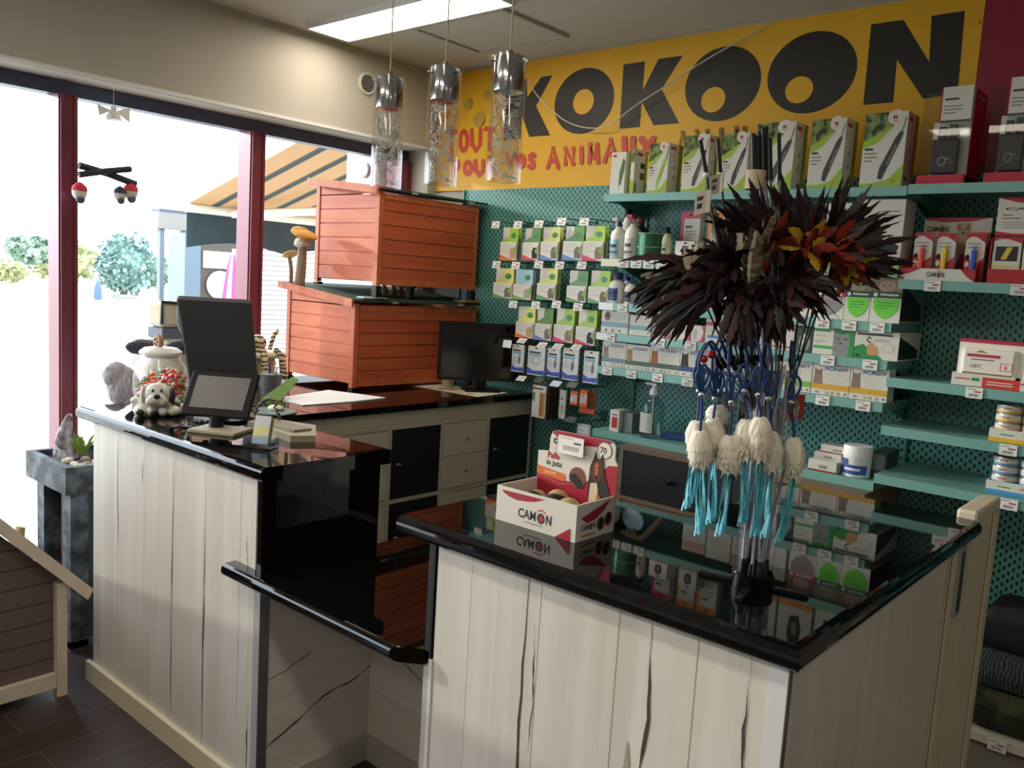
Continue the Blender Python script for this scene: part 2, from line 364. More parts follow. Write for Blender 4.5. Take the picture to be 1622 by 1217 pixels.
# yellow sign and the crimson panel beside it
sy = YB-0.012
m = MB(YEL); m.box(-4.0, -0.945, sy, YB-0.001, 2.145, 2.855)
SG = CV(m, (-4.0, sy, 2.145), (1, 0, 0), (0, 0, 1), 3.055, 0.71)
def W2(px, py):
    p = at(px, py, 'y', sy); return ((p.x+4.0)/3.055, (p.z-2.145)/0.71)
def c7(x, y): return W2(680+x*0.29593, y*0.29593)
def c8(x, y): return W2(1140+x*0.29716, y*0.29716)
def hollow(outer, inner, mat):
    n = len(outer); SG.L += 1; vs = [SG.P(*p) for p in outer]+[SG.P(*p) for p in inner]
    m.add(vs, [(i, (i+1) % n, n+(i+1) % n, n+i) for i in range(n)], mat)
def letterO(L, R, B, T, l, r, b, t, f):
    def el(L, R, B, T, mid=None):
        x0 = f(L, (B+T)/2)[0]; x1 = f(R, (B+T)/2)[0]; y0 = f((L+R)/2, B)[1]; y1 = f((L+R)/2, T)[1]
        return [((x0+x1)/2+(x1-x0)/2*cos(a), (y0+y1)/2+(y1-y0)/2*sin(a)) for a in [2*pi*k/48 for k in range(48)]]
    hollow(el(L, R, B, T), el(l, r, b, t), INK)
def P7(*pts): return [c7(*p) for p in pts]
SG.poly(P7((412, 445), (522, 420), (525, 520), (600, 412), (655, 403), (660, 403), (572, 568), (648, 725), (535, 733), (497, 620), (490, 740), (395, 752)), INK)
letterO(672, 988, 716, 366, 770, 880, 612, 478, c7)
SG.poly(P7((1040, 345), (1155, 328), (1143, 482), (1228, 315), (1358, 297), (1244, 478), (1338, 660), (1200, 671), (1138, 545), (1127, 681), (1018, 690)), INK)
O2 = lambda x, y: W2(x, y)
letterO(1086, 1205, 191.5, 74, 1111, 1148.5, 178, 138, O2)
letterO(258, 730, 602, 170, 350, 497, 550, 408, c8)
SG.poly([c8(*p) for p in ((808, 130), (980, 106), (1116, 330), (1130, 85), (1307, 58), (1268, 500), (1085, 528), (945, 318), (925, 546), (765, 560))], INK)
STK = {'T': [[(0, 1), (1, 1)], [(.5, 1), (.5, 0)]], 'O': [[(.5+.5*cos(a), .5+.5*sin(a)) for a in [2*pi*k/14 for k in range(15)]]], 'U': [[(0, 1), (.05, .3), (.5, 0), (.95, .3), (1, 1)]],
 'P': [[(0, 0), (0, 1), (.7, .95), (.9, .7), (.7, .45), (0, .45)]], 'R': [[(0, 0), (0, 1), (.7, .95), (.9, .7), (.7, .5), (0, .45)], [(.4, .48), (1, 0)]],
 'V': [[(0, 1), (.5, 0), (1, 1)]], 'S': [[(1, .85), (.6, 1), (.15, .85), (.2, .6), (.8, .4), (.9, .15), (.5, 0), (0, .12)]], 'A': [[(0, 0), (.5, 1), (1, 0)], [(.2, .35), (.8, .35)]],
 'N': [[(0, 0), (0, 1), (1, 0), (1, 1)]], 'I': [[(.5, 0), (.5, 1)]], 'M': [[(0, 0), (.12, 1), (.5, .3), (.88, 1), (1, 0)]], 'X': [[(0, 1), (1, 0)], [(0, 0), (1, 1)]],
 'L': [[(0, 1), (0, 0), (1, 0)]], 'E': [[(1, 1), (0, 1), (0, 0), (1, 0)], [(0, .5), (.8, .5)]]}
def brush(ch, x0, x1, yb, yt, wd, mat, f):
    """one hand-painted letter between photo columns x0..x1 (baseline yb, top yt)"""
    for st in STK[ch]:
        pts = []
        for a, b in st:
            px = x0+(x1-x0)*a; lean = (x1-x0)*0.0
            pts.append(f(px+lean, yb+(yt-yb)*b))
        SG.line(pts, wd, mat)
        for p in pts: SG.ell(p[0], p[1], wd/2/3.055, wd/2/0.71, mat, 12); SG.L -= 0.88
for ch, x0, x1, yb, yt in (('T', 95, 145, 830, 705), ('O', 165, 205, 805, 705), ('U', 228, 275, 805, 700), ('T', 300, 345, 800, 690), ('P', 130, 165, 940, 860), ('O', 190, 225, 930, 870), ('U', 248, 290, 935, 865), ('R', 320, 360, 925, 845),
                           ('V', 415, 455, 895, 825), ('O', 475, 508, 890, 835), ('S', 535, 565, 900, 825)):
    brush(ch, x0, x1, yb, yt, 0.034 if ch in 'OU' else 0.027, REDP, c7)
for ch, x0, x1, yb, yt in (('A', 636, 692, 898, 795), ('N', 730, 772, 878, 797), ('I', 800, 832, 870, 795), ('M', 858, 905, 870, 775), ('A', 940, 1005, 865, 750), ('U', 1045, 1092, 845, 745), ('X', 1138, 1200, 835, 745)):
    brush(ch, x0, x1, yb, yt, 0.034 if ch in 'UX' else 0.027, REDP, c7)
for i, ch in enumerate('ANIMA'):
    x0 = 1073+i*30.5; yb = 248-i*2.5; brush(ch, x0, x0+17, yb, yb-38, 0.018, M('#7b6a3c', 0.6), W2)
for px, py, r in ((742, 165, .035), (760, 190, .045), (772, 150, .028)):
    a, b = W2(px, py); SG.ell(a, b, r/3.055, r/0.71, M('#b8963f', 0.6))
for px, py in ((752, 189), (746, 295), (1553, 36)):
    a, b = W2(px, py); SG.ell(a, b, .004/3.055, .004/0.71, INK)
m.build('wall_sign', label='long yellow wall sign with giant black KOKOON lettering and red handwriting', cat='sign')
m = MB(M('#8e1f3a', 0.5)); m.box(-0.943, 0.9, sy, YB-0.001, 2.145, 2.855); m.build('wall_sign', label='plain crimson panel on the wall to the right of the yellow sign', cat='sign')
# loose cable across the sign
pts = [at(838, 128, 'y', 3.76), at(850, 150, 'y', 3.74), at(880, 180, 'y', 3.74), at(905, 196, 'y', 3.74), at(935, 203, 'y', 3.74), at(965, 198, 'y', 3.74), at(1010, 165, 'y', 3.74), at(1060, 133, 'y', 3.74), at(1110, 100, 'y', 3.74), at(1170, 65, 'y', 3.75), at(1218, 38, 'y', 3.76)]
m = MB(M('#cfc7b4', 0.5)); m.tube(smooth_path(pts), 0.0035, seg=6); m.build('hanging_cable', label='thin white cable sagging in a loop across the yellow sign', cat='cable')
# round vent in the lintel wall
c = at(581, 133, 'x', XW); m = MB(M('#c9c4ba', 0.6)); m.T = Matrix.Translation((XW, c.y, c.z)) @ Matrix.Rotation(pi/2, 4, 'Y')
m.lathe([(0.065, 0), (0.065, 0.008), (0.055, 0.014), (0.048, 0.012), (0.048, 0.004), (0, 0.004)], seg=28)
for i in range(7):
    y = -0.039+i*0.013; w = math.sqrt(0.048**2-y*y); m.box(y-0.003, y+0.003, -w, w, 0.003, 0.011, DGREY)
m.build('air_vent', label='small round slatted vent in the wall above the shop window', cat='vent')
# flat ceiling panels
def led(x0, x1, y0, y1, label):
    t = thing('ceiling_light', label, 'ceiling light', ((x0+x1)/2, (y0+y1)/2, ZC))
    q = MB(WHITE); z0 = ZC-0.03
    q.box(x0, x1, y0, y0+.012, z0, ZC-.001); q.box(x0, x1, y1-.012, y1, z0, ZC-.001); q.box(x0, x0+.012, y0+.012, y1-.012, z0, ZC-.001); q.box(x1-.012, x1, y0+.012, y1-.012, z0, ZC-.001); q.build('frame', t)
    q = MB(make_emit('lit_diffuser', PANEL_COL, PANEL_W)); q.box(x0+.013, x1-.013, y0+.013, y1-.013, z0+.004, z0+.012); q.build('diffuser', t)
led(-3.88, -2.68, 2.70, 2.98, 'bright rectangular panel light on the ceiling above the hanging lamps')
led(-4.0+.4, -2.4, 0.10, 0.38, 'rectangular ceiling panel light left of the camera near the window wall')
led(-1.9, -0.7, 0.10, 0.38, 'rectangular ceiling panel light above the customer side of the counter')
led(0.6, 1.8, 0.10, 0.38, 'rectangular ceiling panel light behind the camera to the right')
led(-1.2, 0.0, -1.6, -1.32, 'rectangular ceiling panel light at the rear of the shop')
m = MB(M('#c2beb4', 0.7)); y0, y1, x0, x1 = 3.03, 3.54, -3.44, -2.81
m.box(x0, x1, y0, y0+.02, ZC-.014, ZC-.001); m.box(x0, x1, y1-.02, y1, ZC-.014, ZC-.001); m.box(x0, x0+.02, y0+.02, y1-.02, ZC-.014, ZC-.001); m.box(x1-.02, x1, y0+.02, y1-.02, ZC-.014, ZC-.001)
m.box(x0+.024, x1-.024, y0+.024, y1-.024, ZC-.006, ZC-.001, CEIL)
m.build('ceiling_hatch', label='square access hatch with thin frame in the ceiling above the yellow sign', cat='hatch')

# ------------------------------------------------------------------ counters
ZT = 1.045
def slab(outline, z0, z1, bull=None):
    """stone top with a rounded (half-bullnose) edge all round"""
    bm = bmesh.new(); vs = [bm.verts.new((x, y, z0)) for x, y in outline]; f = bm.faces.new(vs)
    r = bmesh.ops.extrude_face_region(bm, geom=[f]); 
    for g in r['geom']:
        if isinstance(g, bmesh.types.BMVert): g.co.z = z1
    bmesh.ops.recalc_face_normals(bm, faces=bm.faces[:])
    if bull:
        es = [e for e in bm.edges if abs(e.verts[0].co.z-e.verts[1].co.z) < 1e-6 and bull(e)]
        bmesh.ops.bevel(bm, geom=es, offset=(z1-z0)*0.46, segments=5, affect='EDGES', profile=0.5, clamp_overlap=True)
    q = MB(GRAN); bm.verts.index_update(); q.add([v.co.copy() for v in bm.verts], [[v.index for v in f.verts] for f in bm.faces], GRAN)
    bm.free(); return q
CRK = M('#4a3a30', 0.7)
def cracks(cv, lst):
    for x, y0, y1, w in lst:
        n = 14; random.seed(int(x*1000)); pts = []; wd = []; dx = 0
        for i in range(n+1):
            dx += random.uniform(-1, 1)*0.0035; pts.append((x+dx/cv.w, y0+(y1-y0)*i/n)); wd.append(w*(0.25+random.random())*max(0.15, sin(pi*min(1, (i+.5)/n))))
        cv.line(pts, wd, CRK)
def seams(cv, xs):
    for x in xs: cv.rect(x-0.0006/cv.w, 0, x+0.0006/cv.w, 1, M('#8d8172', 0.6))
# left counter
LX0, LX1, YF, YK = -3.165, -2.055, 1.335, 1.757
c1 = thing('reception_counter', 'left block of the counter with whitewashed wood front carrying the touch screen', 'counter', (-2.6, 1.55, 0))
q = MB(LAM); q.box(LX0, LX1-0.03, YF, YF+0.02, 0, 1.0); cv = CV(q, (LX0, YF, 0), (1, 0, 0), (0, 0, 1), LX1-.03-LX0, 1.0)
seams(cv, [.185, .37, .555, .74, .925]); cracks(cv, [(.19, .55, 1, .003), (.35, .84, .93, .004), (.555, .12, .93, .006), (.74, .05, .8, .007), (.97, .05, .35, .004), (.965, .7, .85, .003)])
q.build('front_panel', c1)
q = MB(LAMH); q.box(LX1-0.02, LX1, YF+.02, YK, 0, 0.697); cv = CV(q, (LX1, YF+.02, 0), (0, 1, 0), (0, 0, 1), YK-YF-.02, 0.697)
for pts, w in (([(0, .26), (.3, .33), (.55, .4), (.8, .42), (1, .46)], .006), ([(0, .56), (.2, .59), (.4, .63)], .004), ([(.35, .88), (.55, .91)], .003)): cv.line([(p.x, p.y+random.uniform(-.004, .004)) for p in smooth_path([(a, b, 0) for a, b in pts], 5)], [w*random.uniform(.4, 1.3) for _ in range(5*(len(pts)-1)+1)], CRK)
q.build('side_panel', c1); q = MB(LAM); q.box(LX0, LX0+.02, YF+.02, 1.86, 0, 1.0); q.build('side_panel', c1)
q = MB(M('#b9b5ab', 0.5)); q.box(LX0-.03, LX1-.03, YF-0.016, YF, 0, 0.075, CREAM); q.build('skirting_board', c1)
q = MB(STEELG); q.box(LX1-0.03, LX1+.002, YF-0.002, YF+0.02, 0, 0.70); q.box(LX1+.002, LX1+.004, YF-.002, YF+.03, 0, .70, M('#6f7275', .4, .5)); q.build('corner_trim', c1)
q = MB(GRAN); q.box(LX1-0.02, LX1+.002, YF-.002, YK+.005, 0.735, 1.0); q.build('stone_side', c1)
q = slab([(-3.27, 1.312), (-2.035, 1.312), (-2.035, 1.79), (-2.80, 1.79), (-3.03, 1.93), (-3.27, 1.93)], 1.0, ZT, lambda e: min(e.verts[0].co.y, e.verts[1].co.y) < 1.32 and abs(e.verts[0].co.y-e.verts[1].co.y) < .01)
q.build('worktop', c1)
# lower desk between the blocks
c2 = thing('counter_desk', 'low black granite desk bridging the gap between the two counter blocks', 'desk', (-1.75, 1.55, 0))
q = slab([(-2.185, 1.285), (-1.44, 1.285), (-1.372, 1.335), (-1.372, 1.90), (-2.054, 1.90), (-2.054, 1.333), (-2.185, 1.333)], 0.697, 0.735, lambda e: max(e.verts[0].co.y, e.verts[1].co.y) < 1.29)
q.build('worktop', c2)
q = MB(LAMH); q.box(LX1, -1.372, YK, YK+.02, 0, .695); cv = CV(q, (LX1, YK, 0), (1, 0, 0), (0, 0, 1), -1.372-LX1, .695)
for pts, w in (([(0, .62), (.12, .57), (.25, .55), (.4, .5)], .004), ([(.42, .56), (.6, .52), (.8, .5)], .004), ([(.35, .3), (.55, .24), (.8, .17)], .005)): cv.line([(p.x, p.y+random.uniform(-.004, .004)) for p in smooth_path([(a, b, 0) for a, b in pts], 5)], [w*random.uniform(.4, 1.3) for _ in range(5*(len(pts)-1)+1)], CRK)
q.build('modesty_panel', c2)
q = MB(M('#b9b5ab', 0.5)); q.box(LX1+.001, -1.372, YK-.014, YK, 0, 0.085); q.box(LX1+.001, LX1+.014, YF+.03, YK-.014, 0, .085); q.build('skirting_board', c2)
# right counter
RX0, RX1 = -1.352, -0.508
c3 = thing('sales_counter', 'right block of the counter with glossy black top carrying the feather wand display', 'counter', (-0.95, 1.9, 0))
q = MB(LAM); q.box(RX0+.012, RX1-.03, YF, YF+.02, 0, 1.0); cv = CV(q, (RX0+.012, YF, 0), (1, 0, 0), (0, 0, 1), RX1-.03-RX0-.012, 1.0)
seams(cv, [.135, .38, .62, .83]); cracks(cv, [(.352, .1, .995, .011), (.372, .62, .9, .004), (.702, .55, .995, .008), (.708, .05, .60, .006), (.965, .62, .995, .006), (.945, .2, .66, .006)])
cv.line([(.668, .745), (.672, .70), (.66, .66), (.655, .62)], [.002, .012, .008, .002], M('#a89a86', .7))
q.build('front_panel', c3)
q = MB(M('#26282b', .4)); q.box(RX0-.016, RX0, YF-.002, 1.84, .7355, 1.0); q.box(RX0-.016, RX0, YF-.002, 1.84, 0, .6965, M('#b9b2a6', .5)); q.box(RX0, RX0+.012, YF-.003, YF+.02, 0, .72, M('#d5d6d6', .4)); q.box(RX0, RX0+.006, YF-.003, YF+.02, .72, 1.0, M('#101216', .3)); q.build('end_panel', c3)
q = MB(LAM); q.box(RX1-.02, RX1, YF+.02, 2.24, 0, 1.0); cv = CV(q, (RX1, YF+.02, 0), (0, 1, 0), (0, 0, 1), 2.24-YF-.02, 1.0)
cracks(cv, [(.42, .45, .48, .003)]); q.build('side_panel', c3)
q = MB(M('#d8d9d9', .4)); q.box(RX1-.03, RX1+.001, YF-.003, YF+.02, 0, 1.0); q.box(RX1+.001, RX1+.003, YF-.003, YF+.012, 0, 1.0, M('#6f6a60', .5)); q.build('corner_trim', c3)
q = MB(LAM); q.box(RX1-.03, RX1-.004, 2.246, 2.325, 0, 1.0); q.build('end_post', c3)
q = MB(LAM); q.box(RX0, -1.005, 1.835, 1.85, 0, 1.0); q.box(-1.005, RX1-.03, 2.46, 2.475, 0, 1.0); q.box(-1.005, -.99, 1.85, 2.46, 0, 1.0); q.build('back_panel', c3)
q = slab([(-1.452, 1.302), (-0.478, 1.302), (-0.478, 2.505), (-1.005, 2.505), (-1.005, 1.858), (-1.452, 1.858)], 1.0, ZT,
         lambda e: (max(e.verts[0].co.y, e.verts[1].co.y) < 1.31) or (min(e.verts[0].co.x, e.verts[1].co.x) > -.48))
q.build('worktop', c3)
# gate
g = thing('counter_gate', 'cream wooden gate with a slot handle closing the right end of the counter', 'gate', (-.5, 2.56, 0))
q = MB(CREAM); q.box(-.535, -.505, 2.335, 2.50, 0.02, 0.995); q.box(-.54, -.50, 2.51, 2.775, .02, 1.03); q.build('panel', g)
q = MB(M('#dccfb2', .45)); q.box(-.545, -.492, 2.508, 2.785, 1.03, 1.068, bev=.008); q.box(-.4985, -.492, 2.735, 2.785, .10, 1.03); q.box(-.4985, -.492, 2.34, 2.735, .02, .12); q.box(-.503, -.497, 2.335, 2.36, .12, .995); q.build('rail', g)
q = MB(STEELG); q.box(-.505, -.497, 2.40, 2.455, .80, .985); q.box(-.497, -.4965, 2.41, 2.445, .81, .975, M('#3c3b38', .4, .5)); q.build('slot_handle', g)

# back desk along the window
XD = -3.03
d = thing('back_desk', 'long black topped desk under the shop window with pale cupboards below', 'desk', (-3.5, 2.85, 0))
q = slab([(XD, 1.97), (XD, 3.725), (-4.14, 3.725), (-4.14, 1.97)], .955, .985); q.build('worktop', d)
q = MB(M('#c0b8a4', .5)); q.box(XD-.04, XD-.02, 1.99, 3.72, .89, .954); q.build('fascia', d)
PC = M('#bdb49f', .5); KB = M('#15161a', .35)
k = thing('cube_shelf', 'pale cube cupboard with black doors and drawer pairs below the back desk', 'cupboard', (-3.2, 2.8, 0))
yk = [1.96, 2.31, 2.655, 3.0, 3.347, 3.70]; zk = [.16, .515, .87]
q = MB(PC)
for y in yk: q.box(-3.42, XD, y-.011, y+.011, .14, .889)
for a in range(5):
    for z in (.15, .515, .879): q.box(-3.42, XD-.0005, yk[a]+.011, yk[a+1]-.011, z-.01, z+.01)
q.box(-3.43, -3.42, 1.95, 3.71, .14, .889); q.build('carcass', k)
q = MB(PC); q.box(-3.40, XD-.04, 1.97, 3.69, 0.002, .139); q.build('plinth', k)
def pull(q, y, z): q.tube([(XD+.002, y, z), (XD+.018, y, z)], .006, STEELG, 10); q.tube([(XD+.018, y-.008, z), (XD+.018, y+.008, z)], .005, CHROME, 8)
for row, (z0, z1) in enumerate(((.527, .867), (.162, .503))):
    for a in range(5):
        y0, y1 = yk[a]+.013, yk[a+1]-.013
        if a in (2, 4, 0) and not (a == 0):
            q = MB(KB); q.box(XD-.018, XD+.001, y0, y1, z0, z1); o = q.build('door', k, label='black cupboard door')
            q = MB(STEELG); pull(q, y0+.04, (z0+z1)/2); q.build('handle', o)
        else:
            for s_ in (0, 1):
                h = (z1-z0)/2; q = MB(M('#c9c0ab', .5)); q.box(XD-.018, XD+.001, y0, y1, z0+h*s_+.0015, z0+h*(s_+1)-.0015); o = q.build('drawer', k)
                q = MB(STEELG); pull(q, (y0+y1)/2, z0+h*(s_+.5)); q.build('knob', o)

# ------------------------------------------------------------------ hutches
def hutch(label, x0, x1, y0, y1, z0, zb, zf, leg, roofy, slat):
    """hipped timber hutch: x1 = side towards the shop (low eave zf), x0 = rear (high eave zb)"""
    t = thing('rabbit_hutch', label, 'rabbit hutch', ((x0+x1)/2, (y0+y1)/2, z0))
    zz = lambda x: zb+(zf-zb)*(x-x0)/(x1-x0)
    nb = 6 if slat > .08 else 6
    def boards(y, sgn):
        q = MB(HUTW); n = int(round((zf-z0-leg)/slat)); h = (zf-z0-leg-.02)/n
        for i in range(n+1):
            a = z0+leg+i*h+.003; b = a+h-.006; zl, zr = min(b, zz(x0)-.02), min(b, zz(x1)-.02)
            if i == n: zl, zr = zz(x0)-.018, zz(x1)-.018
            if zl-a < .004: continue
            if zr <= a+.002: zr = a+.002
            q.prism([(x0+.03, y, a), (x1-.03, y, a), (x1-.03, y, zr), (x0+.03, y, zl)], (0, .014*sgn, 0))
        q.box(x0+.03, x1-.03, y+.006*sgn, y+.016*sgn, z0+leg, min(zf, zb)-.03); return q
    boards(y0, 1).build('end_wall', t); boards(y1, -1).build('end_wall', t)
    q = MB(HUTY); n = int(round((zf-z0-leg)/slat)); h = (zf-z0-leg-.03)/n
    for i in range(n): q.box(x1-.012, x1, y0+.03, y1-.03, z0+leg+i*h+.003, z0+leg+(i+1)*h-.002)
    q.box(x1-.02, x1-.012, y0+.03, y1-.03, z0+leg, zf-.03, HUTY); q.build('side_wall', t); q = MB(HUTY); q.box(x0, x0+.012, y0+.03, y1-.03, z0+leg, zb-.03); q.build('rear_wall', t)
    for x in (x0, x1-.03):
        for y in (y0-.004, y1-.026): q = MB(HUTF); q.box(x, x+.032, y, y+.03, z0+leg-.02, zz(x+.015)-.008); q.build('corner_post', t)
    for z in (z0+leg-.015, zf-.045): q = MB(HUTF); q.box(x1-.014, x1+.004, y0+.03, y1-.03, z, z+.03); q.build('rail', t)
    if leg > .02:
        for x in (x0, x1-.032):
            for y in (y0-.006, y1-.03): q = MB(BLACK); q.box(x-.002, x+.036, y, y+.038, z0+(.052 if x == x0 and leg > .05 else 0)+(.008 if leg > .05 else 0), z0+leg-.021); q.build('foot_cap', t, label='black plastic foot cap')
    ov = .035; a0, a1 = x0-ov, x1+ov*.6; r0, r1 = zb+.004, zz(a1)+.004
    q = MB(make_two('green_roofing_felt', '#1f3528', '#31503e', 60)); q.prism([(a0, y0-.03, r0), (a1, y0-.03, r1), (a1, y0-.03, r1+.012), (a0, y0-.03, r0+.012)], (0, roofy-y0+.03, 0)); q.build('roof', t, label='dark green felt roof')
    q = MB(HUTF); q.prism([(a0, y0-.044, r0-.022), (a1+.002, y0-.044, r1-.028), (a1+.002, y0-.044, r1+.014), (a0, y0-.044, r0+.016)], (0, .014, 0)); q.build('barge_board', t)
    for y in (y0+.25*(roofy-y0), y0+.8*(roofy-y0)): q = MB(STEELG); q.box(a1-.001, a1+.002, y, y+.045, r1-.004, r1+.006); q.build('hinge', t)
    return t
hutch('lower orange wooden hutch standing on the back desk beneath the other one', -4.14, -3.53, 2.815, 3.725, .985, 1.515, 1.452, .035, 3.735, .072)
hutch('upper orange wooden hutch raised on black feet, stacked on the lower one', -4.08, -3.53, 2.95, 3.70, 1.468, 2.10, 2.045, .095, 3.755, .075)
# ------------------------------------------------------------------ outdoors
GZ = -0.15
m = MB(make_two('pale_car_park_gravel', '#b9b3a6', '#cfcabd', 3, rough=0.9)); m.box(-120, -4.41, -60, 130, GZ-0.1, GZ); m.build('ground', kind='structure')
PAV = M('#a9a69f', .8); m = MB(PAV); m.box(-6.6, -4.42, -4, 12, GZ, GZ+.03); m.build('pavement', label='grey pavement strip outside the shop window', cat='pavement', kind='structure')
# striped awning of the neighbour
BX, BZ, AY0, AY1 = -7.50, 2.14, 4.0, 8.2
aw = thing('striped_awning', 'cream and grey striped awning with dark scalloped valance outside the window', 'awning', (BX, 6.1, BZ))
q = MB(make_bands('awning_canvas', '#c39a70', '#46504f', 'y', .30, .72, .8)); zt = 2.95
q.prism([(BX, AY0, BZ), (-4.46, AY0, zt), (-4.46, AY0, zt+.012), (BX, AY0, BZ+.012)], (0, AY1-AY0, 0))
for i in range(14):
    y = AY0+.255+i*.30; q.prism([(BX, y, BZ-.001), (-4.46, y, zt-.001), (-4.46, y+.02, zt-.001), (BX, y+.02, BZ-.001)], (0, 0, -.001), M('#33403f', .8))
q.build('canopy', aw)
q = MB(M('#e4ded0', .4)); q.tube([(BX, AY0-.02, BZ-.03), (BX, AY1, BZ-.03)], .045, seg=12); q.build('front_bar', aw)
q = MB(M('#20343a', .8)); n = 60; top = []; bot = []
for i in range(n+1):
    y = AY0+(AY1-AY0)*i/n; bot.append((BX-.02, y, 1.745+.07*abs(sin((y-AY0)*pi/1.05+.0)))); top.append((BX-.02, y, BZ-.05))
for i in range(n): q.prism([top[i], top[i+1], bot[i+1], bot[i]], (.012, 0, 0))
q.build('valance', aw, label='dark scalloped valance')
for ys in (4.42, 7.6):
    q = MB(M('#efe8d6', .4)); q.tube([(BX+.06, ys, BZ-.05), (-6.1, ys+.9, 2.22), (-4.5, ys+.5, 2.75)], .04, seg=10); q.build('folding_arm', aw)
sh = thing('roller_shutter', 'white slatted roller shutter on the building across the passage', 'shutter', (-11.5, 8, GZ))
q = MB(make_bands('shutter_slats', '#f2efe8', '#6d6a64', 'z', .075, .72, .5)); q.box(-11.5, -11.4, 6.2, 10.5, GZ, 1.95); q.build('slats', sh)
q = MB(M('#777a7c', .5)); q.box(-11.5, -11.36, 6.12, 6.2, GZ, 2.1); q.box(-11.5, -11.36, 10.5, 10.58, GZ, 2.1); q.box(-11.5, -11.3, 6.12, 10.58, 1.95, 2.15); q.build('guide_frame', sh)
m = MB(M('#4a3a34', .8)); m.box(-12.2, -11.52, 6.9, 12, GZ, 2.3); m.build('neighbour_building', label='brown neighbouring building behind the roller shutter', cat='building')
v = thing('vending_machine', 'tall vending machine with a white round sign and blue panel outside', 'vending machine', (-9.5, 5.4, GZ))
q = MB(M('#5c6c78', .5)); q.box(-9.9, -9.5, 5.04, 5.24, GZ, 1.95); q.box(-9.9, -9.52, 5.24, 5.8, GZ, 1.95, M('#453d35', .6)); q.build('cabinet', v)
q = MB(WHITE); q.box(-9.52, -9.495, 5.28, 5.70, 1.56, 1.76); q.T = Matrix.Translation((-9.5, 5.49, 1.36)) @ Matrix.Rotation(pi/2, 4, 'Y'); q.lathe([(.17, 0), (.17, .02), (.0, .02)], seg=28); q.build('round_sign', v)
q = MB(M('#4f8ee0', .4)); q.box(-9.515, -9.49, 5.26, 5.72, .55, 1.13); q.box(-9.49, -9.488, 5.33, 5.65, .62, 1.06, WHITE); q.build('blue_panel', v)
pz = thing('folded_parasol', 'folded pink and white parasol standing by the roller shutter', 'parasol', (-8.2, 4.9, GZ))
q = MB(); seg = 16; ring = []
for r, z in ((.03, 1.72), (.07, 1.60), (.15, 1.0), (.19, .55), (.17, .5)):
    ring += [(-8.2+r*(1 if k % 2 else .72)*cos(2*pi*k/seg), 4.9+r*(1 if k % 2 else .72)*sin(2*pi*k/seg), z) for k in range(seg)]
for k in range(seg): q.add(ring, [(i*seg+k, i*seg+(k+1) % seg, (i+1)*seg+(k+1) % seg, (i+1)*seg+k) for i in range(4)], M('#e0487e', .8) if (k//2) % 2 else M('#f6eef0', .8))
q.build('canopy', pz); q = MB(WHITE); q.tube([(-8.2, 4.9, GZ+.06), (-8.2, 4.9, 1.78)], .02); q.lathe([(.22, GZ), (.22, GZ+.05), (.05, GZ+.08)], (-8.2, 4.9, 0)); q.build('pole', pz)
kx = thing('kiosk', 'open kiosk shelter with grey posts and a deep pale roof edge', 'kiosk', (-14, 7.2, GZ))
q = MB(M('#5c6672', .6)); q.box(-14.05, -13.95, 6.96, 7.04, GZ, 2.2); q.build('post', kx); q = MB(M('#5c6672', .6)); q.box(-14.05, -13.95, 7.36, 7.5, GZ, 2.2); q.build('post', kx)
q = MB(M('#7d7a74', .6)); q.box(-14.3, -13.9, 6.9, 8.6, 2.15, 2.42); q.box(-14.25, -13.95, 6.95, 8.5, 2.42, 2.48, M('#4a525c', .6)); q.build('roof', kx)
m = MB(M('#d9d4c8', .8)); m.box(-4.46, -4.30, 3.93, 8.5, GZ, 3.4); m.build('wall_outside', kind='structure')
vbox = thing('wall_vent_box', 'white wall box with a round grey vent beside the awning', 'wall box', (-4.62, 3.72, 2.1))  # plain white wall box with a small round vent
q = MB(M('#eeeeea', .5)); q.box(-4.68, -4.42, 3.61, 3.90, 2.1, 2.46, bev=.01); q.build('casing', vbox)
q = MB(M('#8f8780', .5)); q.T = Matrix.Translation((-4.475, 3.61, 2.27)) @ Matrix.Rotation(pi/2, 4, 'X'); q.lathe([(.052, 0), (.052, .012), (.045, .02), (.01, .02), (.0, .02)], seg=28); q.build('round_vent', vbox)
q = MB(M('#d8d8d4', .5)); q.box(-4.66, -4.41, 3.64, 3.67, 2.07, 2.099); q.build('bracket', vbox); q = MB(M('#d8d8d4', .5)); q.box(-4.66, -4.47, 3.85, 3.88, 2.07, 2.099); q.build('bracket', vbox)
def foliage(label, c, r, n, col, name='tree', trunk=True, seed=1):
    random.seed(seed); t = thing(name, label, name, (c[0], c[1], GZ), group=None); q = MB(col); R = max(r)
    for i in range(n):
        a = random.uniform(0, 2*pi); b = math.acos(random.uniform(-1, 1)); k = random.uniform(.75, 1.08)*(1+.15*sin(3*a+seed)*sin(2*b))
        p = Vector((c[0]+r[0]*k*sin(b)*cos(a), c[1]+r[1]*k*sin(b)*sin(a), c[2]+r[2]*k*cos(b)))
        s = R*random.uniform(.07, .13); u = Vector((random.uniform(-1, 1), random.uniform(-1, 1), random.uniform(-1, 1))).normalized(); w = u.orthogonal().normalized()
        q.add([p-u*s, p+w*s*.6, p+u*s, p-w*s*.6], [(0, 1, 2, 3)], col)
    q.ball(c, (r[0]*.8, r[1]*.8, r[2]*.8), seg=14, rings=8, jit=.08); q.build('foliage', t)
    if trunk: q = MB(M('#5c5348', .9)); q.tube([(c[0], c[1], GZ), (c[0], c[1], c[2])], .18); q.build('trunk', t)
LF1 = make_two('hazy_foliage', '#5d7563', '#93a892', 2); LF2 = make_two('olive_foliage', '#8a8f62', '#b9b98a', 2); LF3 = make_two('blue_green_foliage', '#4f6b66', '#7f9a92', 2)
